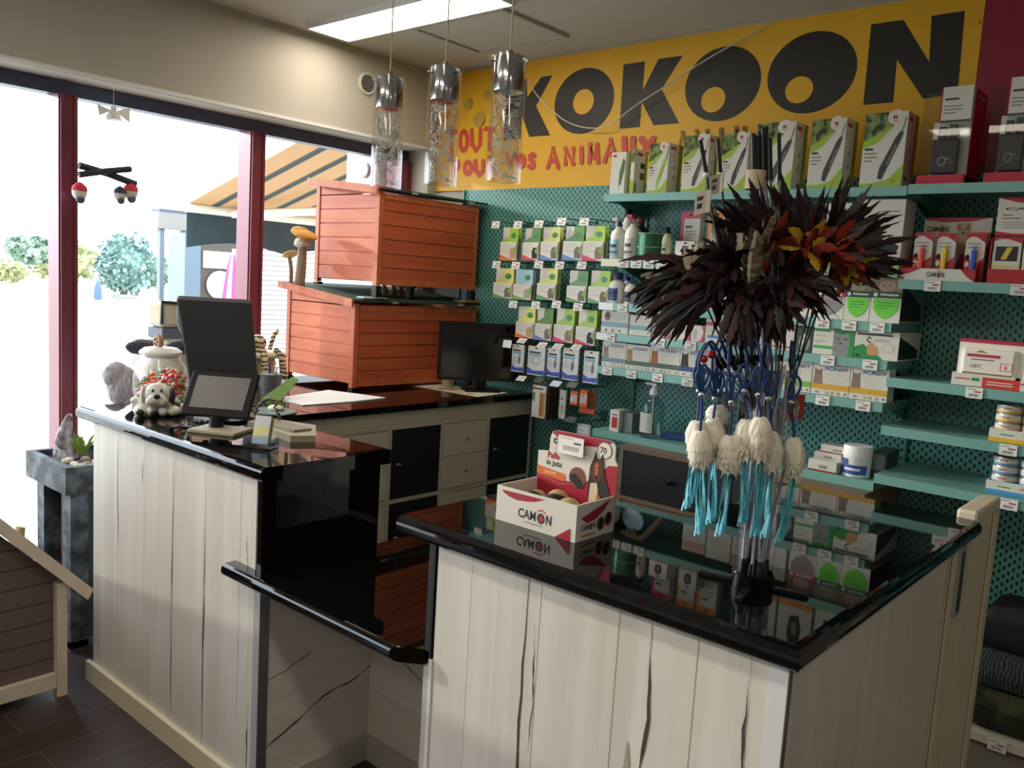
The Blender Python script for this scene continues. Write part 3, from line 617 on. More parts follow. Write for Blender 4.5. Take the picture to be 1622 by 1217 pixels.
foliage('dark rounded hedge at the far left beyond the car park', (-45, 16.1, 1.75), (2.0, .95, .6), 500, LF1, 'hedge', False, 2)
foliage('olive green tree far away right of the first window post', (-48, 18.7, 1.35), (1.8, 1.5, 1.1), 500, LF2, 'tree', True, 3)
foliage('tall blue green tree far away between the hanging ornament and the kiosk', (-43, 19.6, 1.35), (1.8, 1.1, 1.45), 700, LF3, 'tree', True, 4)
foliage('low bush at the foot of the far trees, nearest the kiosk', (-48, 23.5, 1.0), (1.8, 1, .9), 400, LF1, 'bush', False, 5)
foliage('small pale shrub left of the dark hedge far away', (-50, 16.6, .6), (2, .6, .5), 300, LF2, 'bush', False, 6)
m = MB(M('#a59d8c', .9)); m.box(-39.6, -39, 8, 30, GZ, GZ+.1); m.build('kerb', label='low kerb in front of the distant trees', cat='kerb')
b = at(155, 475, 'z', GZ); m = MB(M('#4a5f78', .8)); m.lathe([(.16, GZ), (.17, GZ+.15), (.14, GZ+.5), (.08, GZ+.7), (0, GZ+.8)], (b.x, b.y, 0)); m.build('bollard', label='blue grey cone shape standing far out on the car park', cat='bollard')
b = at(195, 473, 'z', GZ); m = MB(M('#6f7f92', .8)); m.box(b.x-.2, b.x+.2, b.y-.4, b.y+.5, GZ, GZ+.1, bev=.03); m.ball((b.x, b.y-.3, GZ+.13), (.15, .15, .13)); m.build('parking_barrier', label='low grey parking barrier right of the cone on the car park', cat='barrier')

# ------------------------------------------------------------------ window decorations
mb = thing('hanging_mobile', 'mobile of two crossed sticks with gnome baubles hanging in the window', 'mobile', (-4.05, 1.74, 1.84))
q = MB(M('#2a3140', .7)); P = lambda x, y, dx=0: at(x, y, 'x', -4.05+dx)
q.tube([P(125, 262), P(170, 275), P(215, 292)], .016); q.tube([P(125, 277, .02), P(170, 271, .02), P(207, 268, .02)], .014); q.tube([P(170, 270), P(172, 172)], .0015, M('#cccccc')); q.build('crossed_sticks', mb)
for x, y, s in ((126, 305, 1), (190, 309, .85), (207, 305, 1)):
    c = P(x, y); q = MB(M('#ddd6cf', .7)); q.ball(c, (.03*s, .032*s, .034*s)); q.ball((c.x+.01, c.y, c.z-.03*s), (.015, .02*s, .02*s), M('#555e6b', .7)); o = q.build('gnome_bauble', mb)
    q = MB(M('#d0334a', .8)) if s == 1 else MB(M('#3a4557', .8)); q.lathe([(.034*s, 0), (.03*s, .018*s), (.012*s, .035*s), (0, .04*s)], (c.x, c.y, c.z+.008)); q.tube([(c.x, c.y, c.z+.04), P(x+2, 275)], .001); q.build('cap', o)
c = P(180, 165, .02); m = MB(M('#f2f2f0', .6)); m.tube([(c.x, c.y, c.z), (c.x, c.y, 2.39)], .001); m.lathe([(.012, -.03), (.03, -.05), (.035, -.07), (0, -.07)], (c.x, c.y, c.z)); m.ball((c.x, c.y, c.z-.02), .014)
m.poly([(c.x, c.y-.005, c.z-.03), (c.x-.01, c.y-.07, c.z-.01), (c.x-.01, c.y-.06, c.z-.06)]); m.poly([(c.x, c.y+.005, c.z-.03), (c.x-.01, c.y+.08, c.z-.0), (c.x-.01, c.y+.08, c.z-.07)])
m.build('angel_ornament', label='small white winged ornament hanging at the top of the window', cat='ornament')

# pendant lamps
def pendant(px, ytop, ybot, where):
    top = at(px, ytop, 'y', 2.12); bot = at(px-7, ybot, 'y', 2.12); c = Vector((top.x, 2.12, 0)); zt, zb = top.z, bot.z; zb = zt-.40
    t = thing('pendant_lamp', where, 'pendant lamp', (c.x, c.y, zb)); R = .058
    q = MB(CLEAR); q.lathe([(R, zb), (R, zt)], c, caps=False, seg=40); q.lathe([(R-.004, zb+.002), (R-.004, zt)], c, caps=False, seg=40); q.lathe([(R-.004, zt), (R, zt)], c, caps=False, seg=40)
    q.lathe([(0, zb+.002), (R-.004, zb+.002)], c, caps=False, seg=40); q.build('glass_cylinder', t)
    q = MB(BUB); q.lathe([(R*.78, zb+.01), (R*.78, zt-.12)], c, caps=False, seg=36); q.build('bubble_glass', t)
    q = MB(CHROME); q.lathe([(0, zt-.112), (R*.84, zt-.112), (R*.86, zt-.108), (R*.86, zt-.004), (R*.82, zt), (.012, zt), (.01, zt+.02), (0, zt+.02)], c, seg=36)
    for a in (0, 2.1, 4.2): q.tube([(c.x+R*.84*cos(a), c.y+R*.84*sin(a), zt-.02), (c.x+(R+.008)*cos(a), c.y+(R+.008)*sin(a), zt-.02)], .0025)
    q.build('lamp_holder', t)
    q = MB(M('#c9bfa6', .4)); q.tube([(c.x, c.y, zt+.02), (c.x, c.y, ZC-.03)], .0028); q.lathe([(.05, ZC-.03), (.045, ZC-.001)], c, CHROME, seg=20); q.build('cord', t)
pendant(618, 123, 293, 'leftmost of the three glass cylinder hanging lamps')
pendant(706, 108, 290, 'middle of the three glass cylinder hanging lamps')
pendant(808, 90, 293, 'rightmost of the three glass cylinder hanging lamps')

# ------------------------------------------------------------------ left counter things
def frame(loc, psi, tau=0, rol=0):
    return Matrix.Translation(loc) @ Matrix.Rotation(psi, 4, 'Z') @ Matrix.Rotation(-tau, 4, 'X')
# small touch display
t = thing('touch_screen', 'small black tablet style screen on a beige base at the counter edge', 'screen', (-2.575, 1.50, ZT))
F1 = frame((-2.591, 1.484, 1.096), .625, .601)
q = MB(BLACKG); q.T = F1; q.box(-.118, .118, .0, .016, 0, .171, M('#121214', .6, 0, .25), bev=.004); q.build('housing', t)
q = MB(M('#4b4843', .35)); q.T = F1; q.box(-.094, .094, -.0012, -.0002, .028, .150); q.build('display', t)
q = MB(BLACK); q.tube([(-2.60, 1.50, ZT+.012), (-2.604, 1.504, 1.094)], .024, seg=12); q.T = F1; q.box(-.05, .05, .017, .035, .01, .09); q.build('neck', t)
q = MB(M('#b5a98f', .45)); q.T = frame((-2.565, 1.495, 0), .5); q.box(-.085, .085, -.06, .07, ZT, ZT+.012, bev=.003); q.build('base_plate', t)
# till monitor, seen from behind
t = thing('till_monitor', 'large black flat monitor seen from behind, leaning above the small screen', 'monitor', (-2.86, 1.72, ZT))
F2 = frame((-2.79, 1.642, 1.15), .86, -.60)
q = MB(M('#5a5b62', .6)); q.T = F2; q.box(-.118, .118, 0, .022, 0, .40, bev=.004); q.build('housing', t)
q = MB(M('#b9b9bb', .3)); q.T = F2; q.box(-.121, -.1185, .004, .02, .005, .395); q.build('lit_edge', t)  # pale strip down the left edge: the light on it put into the colour
q = MB(BLACK); p = F2 @ Vector((0, .03, .10)); q.tube([(p.x, p.y, ZT+.01), (p.x, p.y, p.z)], .022, seg=12); q.lathe([(.09, ZT), (.09, ZT+.01), (.03, ZT+.014)], (p.x, p.y, 0)); q.build('stand', t)
# keyboard wedge / payment cradle
m = MB(M('#a89c84', .5)); a, b, c_ = Vector((-2.52, 1.60, 0)), Vector((-2.25, 1.60, 0)), Vector((-2.37, 1.76, 0))
m.prism([(-2.60, 1.62, ZT), (-2.30, 1.59, ZT), (-2.26, 1.66, ZT), (-2.42, 1.775, ZT), (-2.62, 1.72, ZT)], (0, 0, .022)); m.box(-2.58, -2.34, 1.63, 1.70, ZT+.0225, ZT+.03, M('#8d826c', .6)); m.build('keyboard', label='beige wedge shaped keyboard lying behind the card holder', cat='keyboard')
cp = smooth_path([(-2.68, 1.57, ZT+.008), (-2.74, 1.52, ZT+.008), (-2.80, 1.535, ZT+.008), (-2.86, 1.60, ZT+.008)], 14); m = MB(M('#b9b6b0', .5))
pts = [p+Vector((.0, .006*cos(i*1.6), .006*sin(i*1.6))) for i, p in enumerate(cp)]; m.tube(pts, .003, seg=6); m.build('coiled_cable', label='pale coiled cable lying left of the small screen', cat='cable')
cp = smooth_path([(-2.75, 1.74, ZT+.012), (-2.72, 1.75, ZT+.06), (-2.64, 1.74, ZT+.085), (-2.57, 1.72, ZT+.05), (-2.55, 1.715, ZT+.026)], 12)
pts = [p+Vector((.007*cos(i*1.5), .007*sin(i*1.5), 0)) for i, p in enumerate(cp)]; m = MB(M('#5a584f', .5)); m.tube(pts, .0035, seg=6); m.build('coiled_cable', label='dark coiled cable arching above the beige keyboard', cat='cable')
# card holder
t = thing('card_holder', 'clear acrylic holder with a stack of yellow and white cards at the counter corner', 'card holder', (-2.27, 1.47, ZT))
T_ = frame((-2.27, 1.46, ZT), .55); q = MB(ACR); q.T = T_
q.box(-.045, .045, -.025, -.022, 0, .045); q.box(-.045, .045, .03, .033, 0, .02); q.box(-.045, .045, -.022, .03, 0, .003); q.box(-.047, -.045, -.025, .033, 0, .035); q.box(.045, .047, -.025, .033, 0, .035)
q.box(-.045, -.02, -.04, -.025, 0, .02); q.box(.02, .045, -.04, -.025, 0, .02); q.build('acrylic_stand', t)
q = MB(M('#efe6c0', .5)); q.T = T_ @ Matrix.Rotation(-.3, 4, 'X'); q.box(-.025, .027, -.012, .010, .012, .10, M('#c9b25a', .6)); q.box(-.025, .027, -.0135, -.0125, .012, .10, M('#dfe3f0', .5)); q.box(-.024, .02, -.0142, -.0136, .03, .07, M('#ece9a6', .5)); q.build('cards', t)
# pen on base
m = MB(M('#33363c', .3)); m.tube([(-2.70, 1.43, ZT+.004), (-2.64, 1.455, ZT+.004)], .004); m.tube([(-2.64, 1.455, ZT+.004), (-2.62, 1.463, ZT+.004)], .003, CHROME); m.build('pen', label='dark pen lying at the left foot of the small screen', cat='pen')
# candy jar
c = Vector((-3.155, 1.582, 0)); R = .100
t = thing('candy_jar', 'round glass sweet jar with a white lid behind the dog figurine', 'jar', (c.x, c.y, ZT))
prof = [(.06, ZT), (.085, ZT+.01), (R, ZT+.07), (R, ZT+.11), (.092, ZT+.155), (.072, ZT+.185), (.07, ZT+.195)]
q = MB(CLEAR); q.lathe(prof, c, seg=40); q.build('glass_bowl', t)
q = MB(M('#e9e6df', .35)); q.lathe([(.0, ZT+.19), (.066, ZT+.19), (.066, ZT+.2), (.078, ZT+.203), (.078, ZT+.212), (.06, ZT+.226), (.02, ZT+.232), (0, ZT+.232)], c, seg=36); o = q.build('lid', t)
q = MB(M('#b08a72', .8)); q.T = Matrix.Translation((c.x+.0, c.y-.01, ZT+.250)) @ Matrix.Rotation(pi/2, 4, 'X'); q.lathe([(0, -.009), (.025, -.009), (.028, 0), (.025, .009), (0, .009)], seg=20)
for a in range(5): q.ball((.012*cos(a*1.26), .012*sin(a*1.26), .009), .004, M('#5a3526', .7), 8, 6)
q.build('biscuit_knob', o)
random.seed(5); q = MB(); cc = [M(x, .3) for x in ('#e0453a', '#ef6a4a', '#e8607a', '#58b45c', '#f3ece4', '#d83a56', '#f08a5a')]
for i in range(420):
    z = random.uniform(.008, .145); rr = (.082 if z < .02 else .092 if z < .12 else .082)*math.sqrt(random.random())*.97; a = random.uniform(0, 2*pi)
    if z > .115+.03*math.sin(a) : continue
    q.T = Matrix.Translation((c.x+rr*cos(a), c.y+rr*sin(a), ZT+z)) @ Matrix.Rotation(random.uniform(0, 3), 4, 'Z') @ Matrix.Rotation(random.uniform(0, 3), 4, 'X')
    q.ball((0, 0, 0), (.011, .008, .007), random.choice(cc), 8, 5); q.add([(.01, 0, 0), (.018, .006, 0), (.018, -.006, 0), (-.01, 0, 0), (-.018, .006, 0), (-.018, -.006, 0)], [(0, 1, 2), (3, 5, 4)], q.mats[-1])
q.build('wrapped_sweets', label='colourful wrapped sweets filling the round glass jar', cat='sweets', kind='stuff')
# dog figurine
FW = M('#d9d4ca', .3, noise=.05, nscale=30); FB = M('#34343a', .3)
t = thing('dog_figurine', 'white ceramic dog figurine with black spots lying in front of the sweet jar', 'figurine', (-2.955, 1.472, ZT), rotz=1.05)
def L_(q, name, **k): return q.build(name, t, local=True, **k)
q = MB(FW); q.ball((0, .035, .038), (.078, .05, .038), seg=24, rings=14); q.ball((-.055, -.01, .02), (.026, .04, .02)); q.ball((.055, -.01, .02), (.026, .04, .02)); q.ball((-.02, -.02, .018), (.018, .03, .018)); q.ball((.02, -.02, .018), (.018, .03, .018))
q.ball((0, .0, .078), (.048, .042, .042), seg=24, rings=14); q.ball((0, -.035, .064), (.032, .024, .024), seg=20); q.ball((-.018, -.04, .058), (.02, .018, .018)); q.ball((.018, -.04, .058), (.02, .018, .018)); q.ball((.07, .05, .02), (.03, .03, .02)); q.ball((-.075, .03, .05), (.018, .018, .014)); L_(q, 'body')
q = MB(FB); q.ball((0, -.058, .078), (.012, .008, .009)); L_(q, 'nose')
for s in (-1, 1):
    q = MB(FB); q.ball((s*.014, -.036, .096), (.005, .004, .006)); L_(q, 'eye')
    q = MB(M('#bdb4a8', .4) if s < 0 else FB); q.ball((s*.048, .0, .075), (.012, .02, .032)); L_(q, 'ear')
q = MB(FB); q.ball((-.055, -.045, .018), (.014, .008, .012)); q.ball((-.012, -.046, .016), (.010, .006, .010)); q.ball((.062, .0, .04), (.014, .014, .012)); L_(q, 'black_spot')
# pot of pens on the desk edge behind
t = thing('pen_pot', 'dark mesh pen pot with pens behind the small screen', 'pen pot', (-3.50, 2.30, .985))
q = MB(make_two('wire_mesh', '#3f4045', '#77777c', 500, .45, .55, .4)); q.lathe([(.045, .985), (.052, 1.10)], (-3.50, 2.30, 0), caps=True); q.build('mesh_cup', t)
q = MB(NAVY); q.tube([(-3.51, 2.30, 1.0), (-3.53, 2.31, 1.15)], .005); q.tube([(-3.49, 2.30, 1.0), (-3.50, 2.32, 1.16)], .005, TAN); q.tube([(-3.50, 2.31, 1.0), (-3.45, 2.30, 1.14)], .004, CHROME); q.build('pens', t)
m = MB(M('#7c9a4a', .6)); m.T = Matrix.Translation((-3.42, 2.27, .986)) @ Matrix.Rotation(.6, 4, 'Z') @ Matrix.Rotation(-.5, 4, 'X'); m.prism([(-.07, 0, 0), (.03, 0, 0), (.09, 0, .115), (.06, 0, .125)], (0, .01, 0)); m.build('leaflet', label='green leaflet leaning against the pen pot', cat='leaflet')
t = thing('mouse_pad', 'round grey green pad with a cream wrist rest on the back desk', 'mouse pad', (-3.14, 2.07, .985))
q = MB(M('#5f7470', .3)); q.lathe([(.10, .985), (.105, .988), (.10, .992), (0, .992)], (-3.14, 2.075, 0), seg=40); q.build('pad', t)
q = MB(M('#cdbf9c', .6)); q.ball((-3.15, 2.10, .998), (.045, .03, .016), seg=20); q.build('wrist_rest', t)
m = MB(PAPER)
A = [at(x, y, 'z', .986) for x, y in ((437, 632), (520, 619), (611, 631), (560, 637), (480, 643))]
m.prism([Vector((p.x, p.y, .986)) for p in A], (0, 0, .004)); m.build('paper_sheets', label='white sheets of paper lying on the back desk beside the lower hutch', cat='paper')
A = [at(x, y, 'z', .986) for x, y in ((657, 612), (700, 609), (805, 623), (757, 629))]; m = MB(M('#e4d9bd', .6)); m.prism([Vector((p.x, p.y, .986)) for p in A], (0, 0, .0015)); cv = CV(m, A[0]+Vector((0, 0, .0016)), A[3]-A[0], Vector((0, 0, 1)).cross(A[3]-A[0]), (A[3]-A[0]).length, .2)
for i in range(5): cv.rect(.15+.15*i, .12, .23+.15*i, .3+.06*(i % 3), M('#b08a5e', .7))
m.build('placemat', label='cream printed placemat under the candle on the back desk', cat='placemat')
c = at(709, 612, 'z', .99); t = thing('candle', 'cream candle in a glass jar on the printed placemat', 'candle', (c.x, c.y, .9885))
q = MB(M('#cfc6a8', .4)); q.lathe([(.034, .9885), (.036, 1.04), (0, 1.04)], c*Vector((1, 1, 0)) if False else (c.x, c.y, 0)); q.build('wax', t)
q = MB(CLEAR); q.lathe([(.037, .9885), (.039, 1.07)], (c.x, c.y, 0), caps=False); q.build('glass_jar', t)
# black monitor against the pegboard end of the desk
t = thing('desk_monitor', 'black widescreen monitor standing at the far end of the back desk', 'monitor', (-3.28, 3.56, .985)); FM = frame((-3.22, 3.475, 1.045), .98)
q = MB(M('#0c0c0d', .35)); q.T = FM; q.box(-.25, .25, 0, .03, 0, .325, bev=.004); q.box(-.235, .235, -.002, -.0005, .018, .31, M('#060607', .12)); q.build('screen', t)
q = MB(BLACK); q.T = FM; q.box(-.03, .03, .031, .05, -.03, .12); q.box(-.10, .10, -.06, .09, -.0595, -.05); q.box(-.03, .03, .01, .04, -.05, 0); q.build('stand', t)

# ------------------------------------------------------------------ plush toys and window sill things
pl = M('#8d8a92', .95); t = thing('plush_toy', 'grey shaggy plush toy slumped left of the sweet jar', 'plush toy', (-3.72, 1.80, 0))
q = MB(make_fur('grey_plush', '#8a8690', '#c4c1ca')); A = at(195, 605, 'x', -3.72); q.ball((A.x, A.y, A.z-.02), (.06, .07, .09), seg=20, rings=14, jit=.05); q.ball((A.x, A.y-.03, A.z+.03), (.045, .06, .06), seg=16, jit=.05); q.ball((A.x, A.y+.04, A.z-.10), (.06, .08, .08), seg=16, jit=.05); q.build('body', t)
q = MB(M('#4c4238', .7)); q.box(-3.80, -3.62, 1.74, 1.90, .0, .80, bev=.01); q.build('stool', label='dark wooden display stool below the grey plush toy', cat='stool')
PB = make_fur('dark_plush', '#2e2a38', '#4b4656'); PWt = make_fur('cream_plush', '#d8cfbe', '#efe8da')
t = thing('cow_plush', 'cream and black plush cow standing behind the sweet jar', 'plush toy', (-3.88, 1.99, 0)); X = -3.88
q = MB(PWt); A = at(257, 556, 'x', X); q.ball((A.x, A.y, A.z), (.05, .05, .05), seg=20, rings=12, jit=.02); q.ball((A.x, A.y, A.z-.10), (.07, .09, .09), seg=20, jit=.02); q.tube([(A.x, A.y, A.z-.15), (A.x, A.y, .0)], [.07, .07]); q.build('body', t)
for sx, px in ((-1, 226), (1, 288)):
    B = at(px, 550, 'x', X+.05); q = MB(PB); q.ball((B.x, B.y, B.z), (.03, .08, .035), seg=16, jit=.05); q.build('ear', t, label='dark floppy ear')
q = MB(PB); B = at(292, 500, 'x', X+.04); q.ball((B.x, B.y, B.z), (.04, .035, .09), seg=16, jit=.03); q.build('mane', t)
t = thing('pet_carrier', 'cream fabric pet carrier with dark piping by the window', 'pet carrier', (-4.07, 2.02, .80))
A = at(255, 478, 'x', -4.0); q = MB(M('#cfc4ac', .8)); B = at(290, 520, 'x', -4.0); q.box(-4.13, -3.99, A.y, B.y+.06, B.z, A.z, bev=.02); q.build('body', t)
q = MB(M('#27303f', .6)); q.tube([(-3.99, A.y, B.z+.02), (-3.99, A.y, A.z), (-3.99, B.y+.06, A.z-.01)], .008); q.box(-4.13, -3.985, A.y, B.y+.06, B.z-.05, B.z-.001, M('#66707c', .7)); q.build('piping', t)
m = MB(M('#cfc9bd', .7)); m.box(-4.14, -3.97, 1.93, 2.3, 0.0, B.z-.052); m.build('display_plinth', label='pale plinth below the cream pet carrier', cat='plinth')
# tiger plush astride a cream box
t = thing('cat_house', 'cream box shaped cat house on the back desk left of the hutches', 'cat house', (-3.90, 2.52, .985))
q = MB(M('#d4c7a8', .8)); A = at(398, 560, 'x', -3.80); B = at(436, 620, 'x', -3.80); q.box(-4.0, -3.80, 2.34, B.y, .985, 1.14, bev=.01); q.build('box', t)
q = MB(M('#e6dcc4', .8)); q.box(-4.02, -3.77, 2.32, B.y+.05, 1.14, 1.17, bev=.012); q.build('lid', t)
TG = make_bands('striped_plush', '#dcc9a0', '#3d352f', 'z', .022, .6, .95, .02); t = thing('tiger_plush', 'cream plush with dark stripes lying over the cat house', 'plush toy', (-3.86, 2.5, 1.17))
q = MB(TG); A = at(407, 535, 'x', -3.84); q.ball((A.x, A.y, 1.215), (.045, .05, .045), seg=18); q.ball((A.x-.02, A.y-.07, 1.21), (.05, .08, .04), seg=18); q.build('body', t)
q = MB(TG); A = at(427, 545, 'x', -3.84); B = at(440, 523, 'x', -3.84); q.tube([(A.x, A.y, 1.18), ((A+B)/2+Vector((0, 0, .01))), B], [.012, .013, .011]); q.build('tail', t)
q = MB(TG); A = at(446, 560, 'x', -3.76); B = at(449, 595, 'x', -3.76); q.tube([(A.x-.03, A.y-.02, 1.185), (A.x, A.y, 1.16), B], [.015, .018, .020]); q.ball(B, (.022, .026, .022)); q.build('leg', t)
q = MB(TG); q.tube([(-3.84, 2.42, 1.185), (-3.775, 2.43, 1.185), (-3.755, 2.44, 1.05)], [.015, .018, .020]); q.ball((-3.755, 2.44, 1.04), (.024, .026, .022)); q.build('leg', t)
# mushroom ornament on the lower hutch roof
t = thing('mushroom_ornament', 'felted mushroom ornament with orange caps on the lower hutch roof', 'ornament', (-4.05, 2.83, 1.53)); yy = 2.83; K = lambda x, y: at(x, y, 'y', yy)
q = MB(make_fur('felt_stalk', '#8a7560', '#b09a80')); q.tube(smooth_path([K(474, 450), K(477, 425), K(479, 395), K(478, 376)]), [.032-.0006*i for i in range(19)]); q.tube(smooth_path([K(461, 448), K(461, 425), K(458, 405)]), .012); q.build('stalk', t)
q = MB(M('#c98f3c', .8, noise=.2, nscale=20)); p = K(482, 371); q.T = Matrix.Translation(p) @ Matrix.Rotation(.30, 4, 'Y'); q.ball((0, 0, 0), (.088, .07, .022), seg=22); q.ball((-.04, 0, .008), (.045, .05, .02)); q.build('large_cap', t)
q = MB(M('#cdb26a', .8, noise=.2, nscale=20)); p = K(460, 403); q.T = Matrix.Translation(p) @ Matrix.Rotation(-.35, 4, 'Y'); q.ball((0, 0, 0), (.055, .045, .014), seg=20); q.build('small_cap', t)
q = MB(PWt); p = K(478, 385); q.ball(p, (.045, .04, .03), seg=18, jit=.12); q.build('fluffy_collar', t)
# little wedges and wooden toy under the upper hutch
def zroof(x): return 1.515+.016+(1.452-1.515)*(x+4.14)/.61
m = MB(WHITE); m.box(-3.58, -3.52, 2.86, 3.02, zroof(-3.55)+.003, zroof(-3.55)+.012); m.box(-3.59, -3.50, 2.93, 3.06, zroof(-3.55)+.013, zroof(-3.55)+.013, M('#9a8a5e', .7)); m.build('wooden_wedge', label='thin white and wood spacer under the near foot of the upper hutch', cat='spacer')
m = MB(M('#9a7a4a', .7)); m.box(-3.60, -3.50, 3.60, 3.72, zroof(-3.5)+.006, zroof(-3.5)+.018); m.build('wooden_wedge', label='small wooden spacer under the far foot of the upper hutch', cat='spacer')
t = thing('wooden_animal', 'small wooden animal toy with round feet under the upper hutch', 'toy', (-3.80, 3.2, 1.50)); q = MB(M('#8d7350', .7))
for px in (610, 625, 636): p = at(px, 456, 'x', -3.72); q.ball((p.x, p.y, zroof(-3.72)+.024), (.02, .022, .022)); q.tube([(p.x, p.y, zroof(-3.72)+.03), (p.x-.01, p.y, 1.548)], .012)
q.build('body', t)
m = MB(BLACK); m.box(-3.60, -3.565, 3.22, 3.255, zroof(-3.58)+.003, 1.545); m.build('support_block', label='black middle support block under the upper hutch', cat='block')

# ------------------------------------------------------------------ planter, gnome, dog house
STO = make_two('weathered_slate_stone', '#2c3036', '#69747f', 14, .42, .68, .7, bmp=.5)
t = thing('stone_planter', 'dark stone pedestal planter left of the counter', 'planter', (-3.62, 1.50, 0)); x0, x1, y0, y1 = -3.84, -3.43, 1.34, 1.72
q = MB(STO); q.prism([(x0, y0, .665), (x1, y0, .665), (x1, y1, .665), (x0, y1, .665)], (0, 0, .02))
for a in ((x0, x0+.03, y0, y1), (x1-.03, x1, y0, y1), (x0+.03, x1-.03, y0, y0+.03), (x0+.03, x1-.03, y1-.03, y1)): q.box(*a, .685, .775)
q.build('basin', t)
for a in ((x0+.04, x0+.11, y0+.03, y0+.10), (x1-.11, x1-.03, y0+.03, y0+.10), (x0+.04, x0+.11, y1-.10, y1-.03), (x1-.11, x1-.03, y1-.10, y1-.03)): q = MB(STO); q.box(*a, 0.01, .665); q.build('leg', t)
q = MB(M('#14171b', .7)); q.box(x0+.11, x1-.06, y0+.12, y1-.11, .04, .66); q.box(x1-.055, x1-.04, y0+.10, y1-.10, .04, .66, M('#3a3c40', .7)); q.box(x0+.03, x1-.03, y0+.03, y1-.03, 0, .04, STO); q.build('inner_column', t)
t = thing('glass_planter', 'clear glass bowl with stones, a grey cone figure and a green plant', 'planter', (-3.60, 1.50, .685))
q = MB(CLEAR); q.lathe([(.05, .688), (.10, .72), (.125, .78), (.12, .82)], (-3.60, 1.50, 0), caps=False, seg=36); q.build('bowl', t)
q = MB(M('#5a4a46', .9)); q.lathe([(0, .69), (.05, .69), (.09, .72), (.10, .74), (0, .75)], (-3.60, 1.50, 0), jit if False else None); random.seed(3)
for i in range(14): q.ball((-3.60+random.uniform(-.08, .08), 1.50+random.uniform(-.08, .08), .75), (.02, .018, .012), random.choice([M('#c9b9a4', .8), M('#8a7a6c', .8), M('#d9d2c6', .8)]), 8, 6)
q.build('stones', t)
q = MB(M('#6b5c62', .9)); g0 = at(103, 715, 'y', 1.47); q.tube(smooth_path([(g0.x, 1.47, .74), (g0.x+.0, 1.47, .82), (g0.x+.02, 1.47, .88), (g0.x+.05, 1.47, .935)], 6), [.055-.0025*i for i in range(19)], make_two('cone_figure', '#6b5c62', '#d9d3dc', 18, .4, .6)); q.build('cone_figure', t)
q = MB(M('#7f9a3c', .6)); g1 = at(130, 700, 'y', 1.52)
for i in range(9):
    a = i*.7; e = Vector((g1.x+.06*cos(a), 1.52+.06*sin(a), .80+.03*(i % 3))); b0 = Vector((g1.x, 1.52, .74)); w = Vector((-sin(a), cos(a), 0))*.014
    q.add([b0, (b0+e)/2+w+Vector((0, 0, .02)), e, (b0+e)/2-w+Vector((0, 0, .02))], [(0, 1, 2, 3)])
q.build('plant', t)
# dog house
DX = -3.13; t = thing('dog_house', 'wooden dog house with grey brown boards and a cream frame at the left edge', 'dog house', (-3.5, .65, 0))
DB = make_bands('dog_house_boards', '#6a5a54', '#3a302c', 'z', .072, .93, .7); CW = M('#d6c9b4', .6, noise=.06, nscale=12)
YR, XF = .62, -3.74
def rp(y): return .352+(1.298-y)*1.035
for x in (DX-.02, XF+.03): q = MB(DB); q.prism([(x, .05, .07), (x, 1.19, .07), (x, 1.19, rp(1.19)-.01), (x, YR, rp(YR)-.01), (x, .05, rp(1.19)-.01)], (-.015, 0, 0)); q.build('gable_wall', t)
for y in (1.175, .05): q = MB(DB); q.box(XF+.03, DX-.035, y, y+.015, .07, .42); q.build('side_wall', t)
for x in (DX-.02, XF):
    for y in (.03, 1.188): q = MB(CW); q.box(x, x+.032, y, y+.035, .0, .43); q.build('corner_post', t)
    q = MB(CW); q.box(x+.002, x+.028, .066, 1.187, .035, .088); q.build('bottom_rail', t)
RFM = M('#3a3331', .8); A = [(DX+.01, 1.27, rp(1.27)+.03), (DX+.01, YR, rp(YR)+.03), (XF-.02, YR, rp(YR)+.03), (XF-.02, 1.27, rp(1.27)+.03)]
q = MB(RFM); q.prism(A, (0, 0, .014)); q.build('roof_panel', t); q = MB(RFM); q.prism([(x, 2*YR-y, z) for x, y, z in A], (0, 0, .014)); q.build('roof_panel', t)
for f in (lambda y: y, lambda y: 2*YR-y):
    q = MB(CW); q.prism([(DX+.012, f(1.285), rp(1.285)-.012), (DX+.012, YR, rp(YR)-.0), (DX+.012, YR, rp(YR)+.055), (DX+.012, f(1.305), rp(1.305)+.045)], (.028, 0, 0)); q.build('barge_board', t)
m = MB(M('#b9a57c', .8)); A = at(33, 845, 'x', -3.86); m.tube([(A.x, A.y, A.z+.03), (A.x, A.y-.02, A.z-.03), (A.x, A.y+.02, A.z-.10), (A.x, A.y+.01, .005)], [.02, .035, .03, .03]); m.build('driftwood', label='pale piece of driftwood standing left of the stone planter', cat='driftwood')
# ------------------------------------------------------------------ shelving on the back wall
def xat(px, y, z):
    k = (px-811)/FPX; n = CR-CF*k; return -(n.y*y+n.z*(z-1.6))/n.x
def zat(py, x, y):
    k = (py-608.5)/FPX; n = -CU-CF*k; return 1.6-(n.x*x+n.y*y)/n.z
YS = 3.42
PXL, PXM, PXR = -3.72, -2.40, -1.04
for x0, x1, lab in ((PXL, PXM-.003, 'teal perforated back panel behind the hanging packets, left bay'), (PXM, PXR-.003, 'teal perforated back panel behind the crowded middle shelves'), (PXR, .32, 'teal perforated back panel behind the nearly empty right shelves')):
    t = thing('pegboard', lab, 'pegboard', ((x0+x1)/2, 3.79, 0), group=None)
    q = MB(PEG); q.box(x0, x1, 3.772, 3.786, .02, 2.143); q.build('perforated_panel', t)
    q = MB(TEALD); q.box(x0-.004, x0+.004, 3.76, 3.7715, .02, 2.143); q.build('upright', t)
